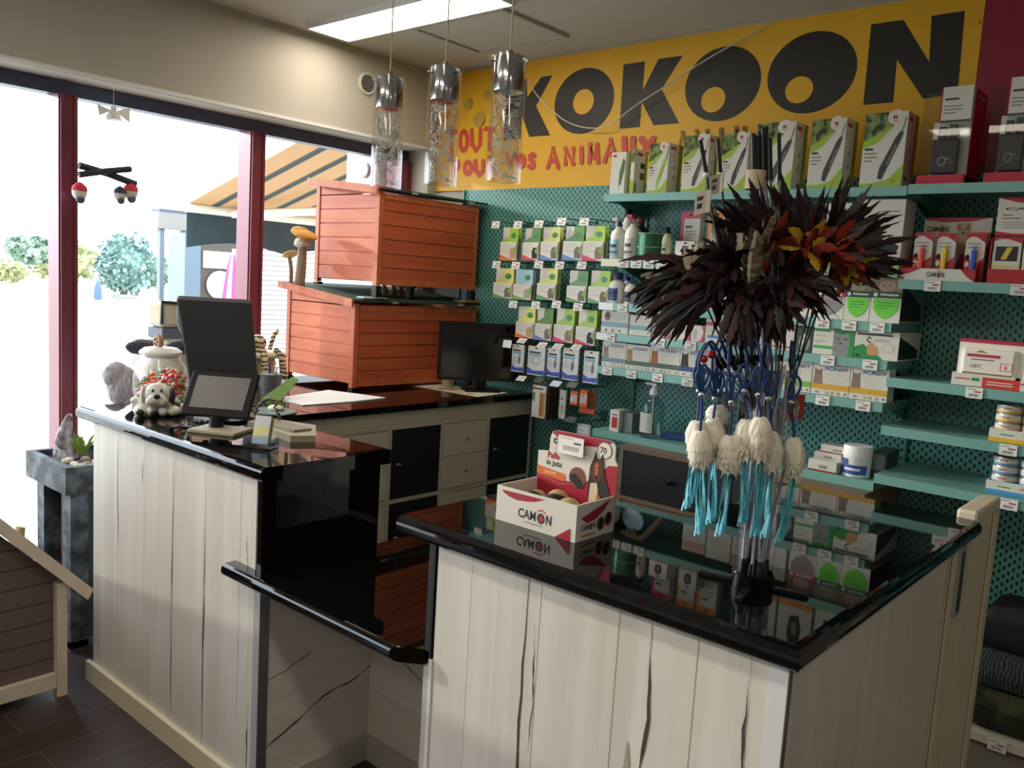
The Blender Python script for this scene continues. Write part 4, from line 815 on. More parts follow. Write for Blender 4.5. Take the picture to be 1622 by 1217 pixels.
# shared price tag mesh
PT = MB(M('#eeece6', .5)); PT.box(-.028, .028, -.002, 0, -.036, .003); pc = CV(PT, (-.028, -.002, -.036), (1, 0, 0), (0, 0, 1), .056, .039)
pc.rect(.08, .78, .6, .86, M('#8b8884', .6)); pc.rect(.5, .55, .9, .68, M('#9b4a4a', .6)); pc.barcode(.2, .15, .8, .42, M('#55524e', .6), 8)
_pt = PT.build('price_label', local=True); PTM = _pt.data; bpy.data.objects.remove(_pt)
def price(parent, p, rot=(0, 0, 0)):
    o = bpy.data.objects.new('price_label', PTM); COL.objects.link(o); o.parent = parent; o.location = Vector(p)-WL[parent]; o.rotation_euler = rot
def shelf(label, x0, x1, z, tags, th=.036, yf=YS, yb=3.77, strip=None, br=True):
    t = thing('shelf', label, 'shelf', ((x0+x1)/2, yb, z-th), group=None)
    q = MB(TEAL); q.box(x0, x1, yf, yf+.008, z-th, z, TEAL); q.box(x0, x1, yf+.008, yb, z-.012, z-.001, TEAL); q.box(x0, x0+.006, yf+.008, yb, z-th, z-.012); q.box(x1-.006, x1, yf+.008, yb, z-th, z-.012); q.build('board', t)
    if br:
      for x in (x0+.008, x1-.012): q = MB(TEALD); q.prism([(x, yb, z-.013), (x, yb, z-.10), (x, yf+.10, z-.03), (x, yf+.06, z-.013)], (.004, 0, 0)); q.build('bracket', t)
    if strip:
        q = MB(M(strip[2], .3)); q.box(xat(strip[0], yf, z), xat(strip[1], yf, z), yf-.002, yf-.0005, z-th, z-.001); q.build('edge_strip', t)
    for px in tags: price(t, (xat(px, yf-.003, z-.02), yf-.003, z-.004))
    return t
PR0 = PXR+.004
Z1, Z2, Z3, Z4, Z5, Z6 = 2.052, 1.744, 1.534, 1.388, 1.224, .910
shelf('top teal shelf of the middle bay carrying the row of green and white clipper boxes', PXM-.035, PXR-.006, Z1, [])
shelf('teal shelf with spray bottles and green tins, second from the top in the middle bay', PXM, PXR-.006, Z2, [988, 1008, 1027.5, 1048.6], strip=(953, 981, '#e9e3c0'))
shelf('teal shelf with small blue capped bottles and cat flea boxes, third in the middle bay', PXM, PXR-.006, Z3, [986, 1303, 1345, 1389.6], strip=(949, 972, '#f2f4f4'))
shelf('teal shelf with the pink boxes and green cat boxes, fourth in the middle bay', PXM, PXR-.006, Z4, [967, 1045, 1094, 1311, 1378], strip=(945, 960, '#e8e6de'))
shelf('teal shelf lined with DUOFLECT boxes in the middle bay', PXM, PXR-.006, Z5, [962, 1000, 1041.7, 1089, 1140, 1303, 1367])
shelf('lowest teal shelf of the middle bay with the pump bottle and white tub', PXM, PXR-.006, Z6, [], yf=3.42, br=False)
RW = .32
shelf('top teal shelf of the right bay carrying tall crimson boxes', PR0, RW, 2.055, [], yf=3.40)
shelf('teal shelf of the right bay carrying the two CAMON displays', PR0, RW, 1.703, [1477, 1615], yf=3.41)
shelf('teal shelf of the right bay carrying white and red food pouches', PR0, RW, 1.328, [1543], yf=3.40)
shelf('teal shelf of the right bay, empty but for the stacked yellow tins', PR0, RW, 1.141, [1597], yf=3.40)
shelf('teal shelf of the right bay, empty but for the stacked blue tins', PR0, RW, .953, [1598], yf=3.38)
t = thing('base_deck', 'cream base deck at the bottom of the right shelves under the pet beds', 'shelf', (-.3, 3.4, 0))
q = MB(M('#d8d0b8', .5)); q.box(-1.03, RW, 3.20, 3.77, .13, .16); q.box(-1.03, RW, 3.22, 3.24, 0, .13, M('#8a836f', .6)); q.build('board', t); price(t, (xat(1580, 3.198, .15), 3.198, .155))

ITEM = []
def carton(name, label, cat, pl, pr, z, pt, depth, body, front=None, side=None, yf=3.44, group=None, bev=0.0, pb=None):
    x0 = xat(pl, yf, z); x1 = xat(pr, yf, z)-.001; h = zat(pt, (x0+x1)/2, yf)-z
    q = MB(body); q.box(x0, x1, yf, yf+depth, z+.0005, z+h)
    if front: front(CV(q, (x0, yf, z), (1, 0, 0), (0, 0, 1), x1-x0, h))
    if side: side(CV(q, (x1, yf, z), (0, 1, 0), (0, 0, 1), depth, h))
    o = q.build(name, label=label, cat=cat, group=group); ITEM.append(o); return x0, x1, h
TXT = M('#77736c', .6); TXTD = M('#3c3a38', .6)
def lines(c, x0, x1, ys, mat=TXT, th=.014):
    for i, y in enumerate(ys): c.rect(x0, y, x1-(x1-x0)*(.35 if i % 3 == 2 else 0), y+th, mat)
def clipper(tool, big=True):
    def f(c):
        c.poly([(0, 1), (0, .55), (.35, .62), (.65, .78), (.9, 1)], FOREST); c.poly([(0, .62), (0, .52), (.35, .60), (.72, .82), (.6, .8)], LIME)
        c.poly([(.35, 0), (1, 0), (1, .3), (.7, .12)], LIME); c.poly([(0, 0), (.4, 0), (.7, .10), (.3, .06), (0, .05)], LIME)
        c.ell(.72, .93, .19, .10, OFFW, 24); c.poly([(.56, 1), (.88, 1), (.88, .93), (.56, .93)], OFFW)
        if big: c.text('M', .66, .90, .055, RED, bold=.04); c.rect(.66, .875, .78, .885, RED)
        k = M(tool, .3); c.poly([(.42, .12), (.52, .10), (.88, .62), (.93, .72), (.86, .74), (.76, .66), (.45, .26)], k); c.poly([(.6, .3), (.63, .29), (.8, .55), (.78, .57)], GREY)
        c.line([(.88, .70), (.97, .92)], .003, DGREY); lines(c, .06, .36, [.45, .40, .35]); c.rect(.06, .5, .25, .53, TXTD); c.rect(.74, .06, .82, .10, ORANGE)
    return f
def clipside(last=False):
    def f(c):
        c.rect(.72, 0, 1, 1, LIME); c.poly([(.72, .2), (1, .45), (1, 1), (.72, 1)], M('#7d9c46', .4)); c.rect(.12, .88, .5, .94, RED)
        c.line([(.02, .78), (.3, .76), (.5, .82), (.56, 1)], .002, RED)
        for y in (.5, .3): c.poly([(.35, y), (.5, y+.01), (.52, y+.09), (.44, y+.05), (.38, y+.04)], M('#6f8c50', .5))
        if last: c.T = None; c.text('max', .12, .1, .05, TXTD, bold=.05)
    return f
cb = [(965, 988, 241, .05, '#4b6a2f', 'small white box showing a green gadget, first on the top shelf from the left'), (996, 1002, 236, .11, '#5a5f4a', 'narrow clipper box standing side on, second on the top shelf'), (1024, 1055, 227, .12, '#9acb35', 'clipper box with a lime green clipper pictured, third on the top shelf'),
      (1078, 1117.5, 214, .08, '#3b3d42', 'clipper box with a dark grey clipper, fourth on the top shelf'), (1139, 1179.6, 211, .10, '#2b2c30', 'clipper box with a black clipper behind the feather wand rods, fifth on the top shelf'),
      (1192, 1252, 194, .12, '#33363a', 'clipper box partly hidden by the black rods, sixth on the top shelf'), (1277, 1331, 188, .13, '#2e3138', 'clipper box with a slim dark clipper, seventh on the top shelf'), (1360, 1427, 178, .13, '#34363b', 'largest clipper box, marked max, at the right end of the top shelf')]
for i, (a, b, tp, dp, col, lab) in enumerate(cb):
    if i == 0: carton('clipper_box', lab, 'box', a, b, Z1, tp, dp, OFFW, lambda c: (c.poly([(.6, .2), (.75, .22), (.95, .6), (.95, .8), (.8, .85), (.6, .5)], M('#4b6a2f', .4)), c.rect(.1, .88, .35, .94, RED), c.line([(.62, .2), (.6, .1)], .002, DGREY)), lambda c: c.rect(.5, 0, 1, 1, LIME))
    elif i == 1: carton('clipper_box', lab, 'box', a, b, Z1, tp, dp, OFFW, lambda c: (c.rect(0, 0, 1, .3, LIME), c.rect(0, .7, 1, 1, FOREST)), lambda c: (c.rect(.8, 0, 1, 1, LIME), c.rect(.2, .87, .6, .94, RED), c.rect(.45, .6, .8, .72, TXTD), c.rect(.45, .35, .8, .5, M('#6b4a4a', .5)), c.rect(.1, .05, .2, .25, TXTD)))
    else: carton('clipper_box', lab, 'box', a, b, Z1, tp, dp, OFFW, clipper(col), clipside(i == 7), group='clipper boxes on the top shelf')

def gps(label, a, b, tp, z=2.055):
    yf = 3.43; x0 = xat(a, yf, z); x1 = xat(b, yf, z); h = zat(tp, x1, yf)-z; dp = .20; t = thing('collar_box', label, 'box', ((x0+x1)/2, yf+dp/2, z))
    CRIM = M('#c01a3a', .4); q = MB(CRIM); w = x1-x0; xm = x0+w*.38
    q.box(xm, x1, yf+.035, yf+dp, z+.0005, z+h); q.box(xm, x1, yf, yf+.035, z+h*.66, z+h, OFFW); q.box(x0+w*.2, x1-.004, yf+.0345, yf+.0349, z+h*.10, z+h*.66, OFFW); q.box(x0, x1, yf, yf+dp, z+.0005, z+h*.10); q.box(x0+w*.33, xm, yf+.01, yf+dp, z+h*.66, z+h)
    c = CV(q, (xm, yf, z+h*.66), (1, 0, 0), (0, 0, 1), x1-xm, h*.34); c.rect(.08, .60, .55, .66, TXTD); lines(c, .08, .7, [.4, .3, .2], TXT, .03)
    c = CV(q, (x1, yf, z), (0, 1, 0), (0, 0, 1), dp, h); c.ell(.72, .82, .07, .03, OFFW); c.ell(.72, .82, .035, .015, CRIM); c.rect(.35, .92, .8, .935, OFFW)
    q.build('card_sleeve', t); q = MB(PLAS); q.box(x0, xm-.001, yf+.001, yf+dp-.01, z+h*.10, z+h*.95); q.box(xm, x1-.002, yf+.001, yf+.034, z+h*.10, z+h*.66); q.build('clear_window', t)
    q = MB(M('#15161a', .3)); q.box(x0+w*.24, x1-w*.20, yf+.004, yf+.031, z+h*.115, z+h*.47, bev=.004); q.box(x0+w*.36, x0+w*.50, yf+.008, yf+.028, z+h*.475, z+h*.6); q.box(x0+w*.58, x0+w*.72, yf+.008, yf+.028, z+h*.475, z+h*.62); q.box(x0+w*.34, x0+w*.74, yf+.012, yf+.026, z+h*.50, z+h*.54)
    c = CV(q, (x0+w*.24, yf+.0035, z+h*.12), (1, 0, 0), (0, 0, 1), w*.56, h*.35); c.ell(.45, .35, .17, .14, GREY); c.ell(.45, .35, .12, .10, M('#15161a', .3)); c.rect(.6, .4, .75, .44, GREY); c.rect(.75, .3, .85, .33, GREY); q.build('collar_device', t)
gps('tall crimson box with a black collar device, left one on the top right shelf', 1450, 1525, 134)
gps('tall crimson box with a dark red collar device, cut by the right picture edge', 1556, 1628, 118)

# --- second shelf
def bottle(name, label, pl, pr, z, pt, body, cap, capfrac=.22, kind='spray', band=None, yf=3.47, capcol=None):
    x0, x1 = xat(pl, yf, z), xat(pr, yf, z); c = Vector(((x0+x1)/2, yf+.0, 0)); r = (x1-x0)/2; h = zat(pt, c.x, yf)-z; t = thing(name, label, 'bottle', (c.x, c.y, z)); hb = h*(1-capfrac)
    q = MB(body); q.lathe([(0, z), (r*.9, z), (r, z+.006), (r, z+hb*.72), (r*.85, z+hb*.85), (r*.42, z+hb*.95), (r*.4, z+hb)], c, seg=24)
    w = MB(band or LBLUE)
    for a0, a1, za, zb, mt in ((-2.4, -.9, .1, .6, band or LBLUE), (-2.1, -1.2, .35, .45, TXTD), (-2.2, -1.0, .18, .24, TXT)):
        n = 8; k = .0005*(1+len(w.v)/18); w.add([(c.x+(r+k)*cos(a0+(a1-a0)*i/n), c.y+(r+k)*sin(a0+(a1-a0)*i/n), z+hb*zz) for zz in (za, zb) for i in range(n+1)], [(i, i+1, n+2+i, n+1+i) for i in range(n)], mt, True)
    q.build('body', t); w.build('printed_label', t)
    q = MB(cap)
    if kind == 'spray':
        q.lathe([(r*.42, z+hb), (r*.42, z+hb+h*.05), (r*.25, z+hb+h*.06), (r*.22, z+hb+h*.12)], c, seg=16); q.box(c.x-r*.5, c.x+r*.35, c.y-r*1.0, c.y+r*.35, z+hb+h*.12, z+h, capcol or cap, bev=.004); q.box(c.x-r*.15, c.x+r*.1, c.y-r*.75, c.y-r*.55, z+hb+.0, z+hb+h*.12, capcol or cap)
    elif kind == 'pump': q.lathe([(r*.42, z+hb), (r*.42, z+hb+h*.06), (r*.12, z+hb+h*.065), (r*.12, z+h*.96)], c, seg=16); q.box(c.x-r*.7, c.x+r*.25, c.y-r*.2, c.y+r*.2, z+h*.955, z+h)
    else: q.lathe([(r*.62, z+hb-.004), (r*.62, z+h*.97), (r*.55, z+h), (0, z+h)], c, seg=20)
    q.build('cap', t); return c, r, h
WB = M('#e8e5da', .4); NV = M('#23356f', .35)
bottle('spray_bottle', 'white spray bottle with a blue collar, leftmost on the second shelf', 967, 988, Z2, 346, WB, NV, .2, capcol=M('#d8d8d4', .4))
bottle('spray_bottle', 'white spray bottle with a red trigger beside the green tins', 989, 1011, Z2, 341, WB, M('#b9b6ae', .4), .2, band=M('#c9c6bc', .5), capcol=M('#b32c38', .4))
for zz, lab in ((Z2, 'lower of the two stacked green tins'), (Z2+.063, 'upper of the two stacked green tins')):
    x0, x1 = xat(1011, 3.48, Z2), xat(1047, 3.48, Z2); r = (x1-x0)/2; q = MB(M('#2f6e50', .25, .3)); q.lathe([(0, zz+.001), (r, zz+.001), (r, zz+.058), (r+.002, zz+.060), (r+.002, zz+.063), (0, zz+.063)], ((x0+x1)/2, 3.48, 0), seg=36); q.lathe([(r+.002, zz+.059), (r+.0026, zz+.062)], ((x0+x1)/2, 3.48, 0), M('#c9cdb8', .4), seg=36, caps=False); q.build('round_tin', label=lab+' on the second shelf', cat='tin', group=None)
bottle('aerosol_can', 'slim cream aerosol can with a black cap on the second shelf', 1047, 1060, Z2, 360, M('#dcd6b4', .4), BLACK, .16, 'cap', band=M('#c9c08c', .5))
bottle('dark_spray_bottle', 'dark bottle with a red trigger standing behind the white spray bottles', 1000, 1022, Z2, 345, M('#26292c', .4), M('#9c2a34', .4), .14, yf=3.60)
bottle('white_spray_bottle', 'white bottle with a round black head behind the leftmost spray bottle', 982, 998, Z2, 332, WB, BLACK, .12, 'cap', yf=3.62)
def hangbox(label, pl, pr, pt, tint, dev):
    def f(c):
        c.rect(0, .86, 1, 1, tint); c.rect(0, 0, .16, .86, tint); c.rect(.18, .30, .92, .84, OFFW); c.rect(.25, .68, .6, .72, TXTD); lines(c, .25, .8, [.6, .54, .48, .42]); c.ell(.5, .93, .08, .025, BLACK); c.rect(.16, 0, 1, .30, M('#c9bda4', .5))
    carton('hanging_pack', label, 'package', pl, pr, Z2, pt, .05, OFFW, f, yf=3.56)
OR = M('#e98a2c', .4)
hangbox('tall carton with a crimson hanging top behind the small white box', 1074, 1104, 335, M('#cf2f4c', .4), 0)
hangbox('tall carton with an orange hanging top, left of two', 1116, 1146, 334, OR, 0); hangbox('tall carton with an orange hanging top, right of two', 1150, 1184, 333, OR, 0)
def lowbox(tint):
    def f(c): c.rect(0, 0, 1, .14, tint); c.poly([(.35, .3), (.62, .25), (.72, .5), (.68, .75), (.4, .8), (.3, .6)], M('#2a2c30', .3)); c.poly([(.42, .4), (.56, .38), (.6, .6), (.46, .62)], GREY); c.ell(.52, .9, .1, .05, DGREY)
    return f
carton('device_box', 'small white box with a red bottom edge picturing a collar device', 'box', 1068, 1098, Z2, 382, .09, OFFW, lowbox(RED))
carton('device_box', 'small white box picturing a collar device beside the drooping feathers', 'box', 1118, 1148, Z2, 380, .09, OFFW, lowbox(OR))
carton('device_box', 'white box with an orange bottom edge, hidden mostly by the red and yellow feathers', 'box', 1243, 1284, Z2, 330, .10, OFFW, lowbox(OR))
carton('device_box', 'white box with an orange bottom edge next to the lime edged box', 'box', 1288, 1345, Z2, 322, .10, OFFW, lowbox(OR))
carton('device_box', 'large white box with a lime bottom edge at the right end of the second shelf', 'box', 1350, 1424, Z2, 316, .13, OFFW, lambda c: (c.rect(0, 0, 1, .05, LIME), c.poly([(.62, .18), (.9, .2), (.95, .32), (.85, .36), (.6, .36), (.56, .27)], M('#24262b', .3)), c.poly([(.2, .18), (.36, .18), (.38, .55), (.22, .55)], M('#24262b', .3)), lines(c, .5, .9, [.82, .76, .7]), c.line([(.7, .36), (.72, .42), (.8, .42), (.82, .36)], .002, DGREY)))
# --- third shelf
bottle('small_bottle', 'small white bottle with a blue cap, leftmost on the third shelf', 965, 987, Z3, 432, WB, NV, .2, 'cap', band=M('#32458c', .4))
bottle('small_bottle', 'small pump bottle with a blue collar, right of the blue capped bottle', 989, 1006, Z3, 436, WB, M('#2f4390', .4), .3, 'pump', band=M('#4a4f5c', .4), yf=3.45)
bottle('small_bottle', 'small white bottle with a blue cap behind the front two bottles', 984, 998, Z3, 434, WB, NV, .2, 'cap', yf=3.58)
p = Vector((xat(1026, 3.47, Z3), 3.49, Z3+.066)); m = MB(M('#b9d4ea', .35)); m.T = Matrix.Translation(p) @ Matrix.Rotation(pi/2-.25, 4, 'X'); m.lathe([(0, -.012), (.058, -.012), (.064, 0), (.060, .006), (.05, .002), (0, .002)], seg=36); m.build('blue_disc_toy', label='pale blue round dish leaning on the third shelf', cat='dish')
m = MB(M('#8f7a62', .9)); 
for k in range(3): m.tube(smooth_path([(p.x-.05+.03*k, 3.475, Z3+.135-.01*k), (p.x+.02+.02*k, 3.47, Z3+.150), (p.x+.10, 3.47, Z3+.12-.01*k), (p.x+.17, 3.48, Z3+.11)], 5), [.010, .012]*10+[.01])if False else m.tube(smooth_path([(p.x-.05+.03*k, 3.475, Z3+.135-.01*k), (p.x+.02+.02*k, 3.47, Z3+.150), (p.x+.10, 3.47, Z3+.12-.01*k), (p.x+.17, 3.48, Z3+.012)], 5), .010)
m.build('rope_toy', label='knotted natural rope toy lying over the pale blue dish', cat='toy')
SIDE = lambda c: c.poly([(.03, .05), (.03, .85), (.5, .6), (.9, .35), (.9, .05)], M('#1f2226', .5))
def advant(bandcol, shield, word, photo):
    def f(c):
        c.rect(0, .64, 1, 1, M(photo, .5, noise=.3, nscale=60)); c.ell(.5, .78, .28, .12, M('#a3907a', .6), 18); c.poly([(.25, .86), (.3, .97), (.4, .88)], M('#8a765f', .6)); c.poly([(.6, .88), (.7, .97), (.75, .86)], M('#8a765f', .6)); c.ell(.4, .79, .03, .02, TXTD, 10); c.ell(.6, .79, .03, .02, TXTD, 10)
        c.rect(0, .52, 1, .66, bandcol); c.text(word, .28, .555, .075, WHITE, width=.62, bold=.03); c.ell(.14, .59, .07, .045, M('#cfe0cf', .4), 16)
        c.poly([(.08, .51), (.94, .51), (.92, .3), (.75, .15), (.5, .07), (.25, .15), (.1, .3)], shield); lines(c, .22, .78, [.42, .36, .30], bandcol, .012)
    return f
GB = M('#1f4a34', .4); SG_ = M('#6cd23c', .4)
carton('flea_treatment_box', 'Advantix box with a crimson band and grey shield', 'box', 1289, 1335, Z3, 438, .07, OFFW, advant(M('#b1283c', .4), M('#8f8f92', .4), 'Advantix', '#6a4f42'))
carton('flea_treatment_box', 'Advantage box with a green shield, left of the two', 'box', 1335.5, 1375.5, Z3, 437, .07, OFFW, advant(GB, SG_, 'Advantage', '#7b7f6a'), group=None)
carton('flea_treatment_box', 'Advantage box with a green shield, right end of the third shelf', 'box', 1376, 1424, Z3, 437, .30, M('#a39c8c', .5), lambda c: (c.rect(0, 0, 1, 1, OFFW), advant(GB, SG_, 'Advantage', '#8a6a4e')(c)), SIDE)
for i, (a, b, cc) in enumerate(((1112, 1150, '#c9a08c'), (1152, 1192, '#d0c8b8'), (1194, 1238, '#b98a8a'), (1240, 1284, '#a9a090'))): carton('flea_treatment_box', 'pale carton, %s from the left behind the dark feathers on the third shelf' % ('first', 'second', 'third', 'fourth')[i], 'box', a, b, Z3, 445, .07, OFFW, (lambda col: lambda c: (c.rect(0, .62, 1, 1, M(col, .5)), lines(c, .1, .9, [.5, .4, .3])))(cc))
# --- fourth shelf
carton('poodle_box', 'pale box with a blue band and poodle picture, left end of the fourth shelf', 'box', 951.5, 994, Z4, 493, .08, OFFW, lambda c: (c.rect(0, .28, 1, .5, M('#7fa3b4', .4)), c.ell(.22, .75, .12, .2, M('#8a7468', .6)), c.ell(.22, .82, .07, .1, M('#5c4a42', .6)), lines(c, .4, .9, [.8, .7, .6]), c.ell(.2, .12, .05, .06, TXT, 10), c.ell(.45, .12, .05, .06, TXT, 10), c.ell(.7, .12, .05, .06, TXT, 10)))
carton('poodle_box', 'pale box almost hidden behind the feathers, second on the fourth shelf', 'box', 996, 1030, Z4, 500, .08, OFFW, lambda c: c.rect(0, .28, 1, .5, M('#7fa3b4', .4)))
for i, (a, b) in enumerate(((1033, 1060), (1062, 1092), (1094, 1114))):
    carton('pink_hygiene_box', ('white box with a pink swirl, left of the three under the feathers', 'white box with a pink swirl, middle of the three under the feathers', 'white box with a pink swirl, right of the three under the feathers')[i], 'box', a, b, Z4, 510+i*3, .07, OFFW, lambda c: (c.poly([(.6, 0), (1, 0), (1, 1), (.8, 1), (.95, .6), (.85, .25)], PINK), c.ell(.3, .5, .18, .3, M('#b9b2a8', .5)), lines(c, .1, .5, [.2, .12])))
carton('hygiene_box', 'white box with a crimson band behind the hanging blue cords', 'box', 1116, 1152, Z4, 505, .07, OFFW, lambda c: (c.rect(0, .7, 1, .85, M('#c2385c', .4)), c.rect(.1, .2, .9, .32, M('#4f8fd0', .4)), lines(c, .2, .8, [.5])))
carton('hygiene_box', 'white box with a pink edge behind the wand rods', 'box', 1196, 1256, Z4, 514, .07, OFFW, lambda c: (c.rect(0, .8, 1, .88, M('#c2385c', .4)), c.rect(0, .1, 1, .17, M('#c2385c', .4)), lines(c, .1, .7, [.5, .4, .3])))
carton('dog_photo_box', 'box with a grey dog photograph beside the green cat box', 'box', 1260, 1285, Z4, 518, .07, M('#3c4a40', .5), lambda c: (c.ell(.5, .4, .36, .35, M('#9a9a94', .6)), c.ell(.5, .5, .2, .22, M('#c9c9c4', .6)), c.ell(.4, .55, .04, .03, BLACK, 10), c.ell(.62, .55, .04, .03, BLACK, 10)))
carton('cat_box', 'green and white box with a grey tabby cat picture', 'box', 1286, 1350, Z4, 520, .09, OFFW, lambda c: (c.rect(.5, 0, 1, 1, M('#2f9a48', .4)), c.rect(0, .84, .42, .96, M('#5da86a', .4)), c.rect(.02, .22, .5, .33, M('#3faa58', .4)), c.poly([(.5, 0), (.5, .55), (.54, .95), (.64, .8), (.78, .8), (.88, .96), (.9, .5), (.88, 0)], M('#8d8f90', .7, noise=.25, nscale=80)), c.ell(.62, .62, .05, .04, M('#5c6a48', .4), 10), c.ell(.8, .62, .05, .04, M('#5c6a48', .4), 10), c.ell(.71, .47, .035, .025, TXTD, 10), lines(c, .06, .34, [.68, .5, .44])))
carton('cat_box', 'white box with a ginger cat on a green hill', 'box', 1351, 1421, Z4, 525, .28, OFFW, lambda c: (c.poly([(.0, 0), (.0, .4), (.2, .52), (.42, .3), (.62, .1), (.68, 0)], M('#2f8f4a', .4)), c.poly([(.3, .2), (.3, .5), (.4, .62), (.46, .5), (.55, .42), (.58, .2), (.5, .14), (.36, .14)], M('#c99a68', .6)), c.line([(.36, .58), (.28, .68), (.32, .78), (.38, .72)], .006, TXTD), c.rect(.05, .84, .85, .90, TXTD), c.ell(.78, .42, .13, .16, M('#b9b5ab', .5)), c.ell(.78, .42, .11, .14, OFFW), lines(c, .45, .8, [.7, .65]), c.ell(.1, .1, .05, .06, TXTD, 10)), SIDE)
# --- DUOFLECT shelf
def duo(band, animal, dots=GREY, ears=True):
    def f(c):
        c.rect(0, .18, 1, .36, band); c.poly([(.03, .34), (.05, .6), (.06, .88), (.12, .78), (.2, .78), (.26, .88), (.27, .6), (.3, .34)], animal); c.ell(.16, .68, .09, .12, animal); c.ell(.13, .70, .015, .02, TXTD, 8); c.ell(.2, .70, .015, .02, TXTD, 8)
        c.text('DU', .32, .80, .10, NAVY, width=.13, bold=.03); c.ell(.505, .85, .055, .075, M('#3f9cc4', .4)); c.ell(.505, .85, .028, .038, OFFW); c.text('FLECT', .575, .80, .10, NAVY, width=.36, bold=.03)
        lines(c, .36, .85, [.68, .60, .52, .44], M('#b9b4a4', .5), .01)
        for x in (.42, .55, .72): c.ell(x, .09, .035, .05, dots, 12); c.ell(x, .09, .02, .03, OFFW, 12)
        c.rect(.12, .06, .2, .12, dots); c.ell(.92, .09, .025, .035, TXTD, 10)
    return f
DG, DN, DY, DB_ = M('#4a5f48', .4), M('#38478a', .4), M('#d8a93a', .4), M('#6d8c98', .4)
for i, (a, b, tp, band, an, lab) in enumerate(((952.5, 989.5, 542, DB_, '#a08c7c', 'DUOFLECT box with a blue grey band, leftmost of its row'), (990, 1027, 547, DG, '#a58a62', 'DUOFLECT box with a dark green band, second from the left'), (1027.5, 1074.5, 549, DG, '#b0683a', 'DUOFLECT box with a collie picture and dark green band'),
        (1075, 1124, 554, DN, '#2e2c2c', 'DUOFLECT box with a black dog and navy band'), (1126, 1172, 559, DN, '#6a5a4a', 'DUOFLECT box half hidden by the blue cords'), (1174, 1226, 565, M('#6fae48', .4), '#7a6a58', 'DUOFLECT box behind the clear wand tubes'), (1228, 1283, 571, M('#7cb84e', .4), '#8c7b66', 'DUOFLECT box with a light green band'),
        (1284, 1343, 577, DY, '#8f7a6c', 'DUOFLECT box with a yellow band, left of the two at the right end'), (1343.5, 1404, 583, DY, '#8f7a6c', 'DUOFLECT box with a yellow band at the right end of the row'))):
    carton('duoflect_box', lab, 'box', a, b, Z5, tp, .08, OFFW, duo(band, M(an, .6), M('#a88a3c', .5) if band is DY else TXT), group='DUOFLECT boxes on one shelf')
# --- bottom shelf of middle bay
carton('red_icon_box', 'small white box with a red square on the lowest middle shelf', 'box', 964.5, 979, Z6, 650, .09, OFFW, lambda c: (c.rect(.25, .18, .85, .68, M('#b8302e', .4)), c.rect(.2, .76, .8, .82, TXT)), lambda c: lines(c, .2, .9, [.3, .45, .6, .75]))
carton('grey_icon_box', 'grey green box right of the small box with the red square', 'box', 986, 1000, Z6, 655, .12, M('#7f8a84', .5), lambda c: lines(c, .15, .85, [.3, .5, .7]), yf=3.47)
xx0, xx1 = xat(1013, 3.47, Z6), xat(1045, 3.47, Z6); c = Vector(((xx0+xx1)/2, 3.48, 0)); r = (xx1-xx0)/2; zt = zat(607, c.x, 3.48); hh = zt-Z6
t = thing('pump_bottle', 'clear pump bottle with a white label on the lowest middle shelf', 'bottle', (c.x, c.y, Z6)); z = Z6
q = MB(BOTG); q.lathe([(0, z+.001), (r*.92, z+.001), (r, z+.008), (r, z+hh*.56), (r*.85, z+hh*.66), (r*.4, z+hh*.74), (r*.36, z+hh*.79)], c, seg=32, caps=False); q.build('glass_body', t)
q = MB(WHITE); q.lathe([(r*.38, z+hh*.785), (r*.4, z+hh*.84), (r*.32, z+hh*.88), (r*.2, z+hh*.92), (r*.2, z+hh*.96)], c, seg=20); q.box(c.x-r*.8, c.x+r*.3, c.y-r*.2, c.y+r*.2, z+hh*.96, z+hh); q.tube([(c.x, c.y, z+.01), (c.x, c.y, z+hh*.78)], .004); q.build('pump', t)
q = MB(M('#c9ccc6', .5)); n = 10; q.add([(c.x+(r+.0008)*cos(a), c.y+(r+.0008)*sin(a), z+hh*zz) for zz in (.10, .46) for a in [-2.5+i*.15 for i in range(n+1)]], [(i, i+1, n+2+i, n+1+i) for i in range(n)], None, True)
for k_ in range(6): q.add([(c.x+(r+.0014)*cos(a), c.y+(r+.0014)*sin(a), z+hh*(.16+.045*k_)+dz) for dz in (0, .0018) for a in (-2.35, -1.9, -1.4, -1.2)], [(0, 1, 5, 4), (1, 2, 6, 5), (2, 3, 7, 6)], TXT)
q.build('paper_label', t, label='pale paper label')
m = MB(M('#34589c', .4)); x0, x1 = xat(1050, 3.5, Z6), xat(1095, 3.5, Z6); m.T = Matrix.Translation(((x0+x1)/2, 3.55, Z6)) @ Matrix.Rotation(.3, 4, 'Z'); m.box(-.09, .09, -.035, .035, .001, .028, bev=.003); m.box(.03, .06, -.02, .02, .0285, .05); m.build('blue_case', label='flat blue case lying right of the pump bottle', cat='case')
m = MB(M('#2a3f70', .4)); x0 = xat(1112, 3.5, Z6); m.box(x0-.06, x0+.09, 3.46, 3.60, Z6+.001, Z6+.03, bev=.003); m.build('blue_case', label='dark blue case behind the white fur lures', cat='case')
m = MB(PLAS); random.seed(11); x0, x1 = xat(1228, 3.5, Z6), xat(1278, 3.5, Z6); m.ball(((x0+x1)/2, 3.54, Z6+.041), ((x1-x0)/2, .07, .040), None, 18, 10, .12); m.ball(((x0+x1)/2-.02, 3.54, Z6+.04), (.05, .04, .03), M('#5a4e48', .6), 12, 8, .2); m.build('plastic_bag', label='crumpled clear plastic bag with dark contents on the lowest middle shelf', cat='bag')
def wbox(c): c.rect(0, 0, 1, .16, M('#8c3a3a', .5)); c.barcode(.38, .3, .68, .6, TXTD, 6)
zb = Z6
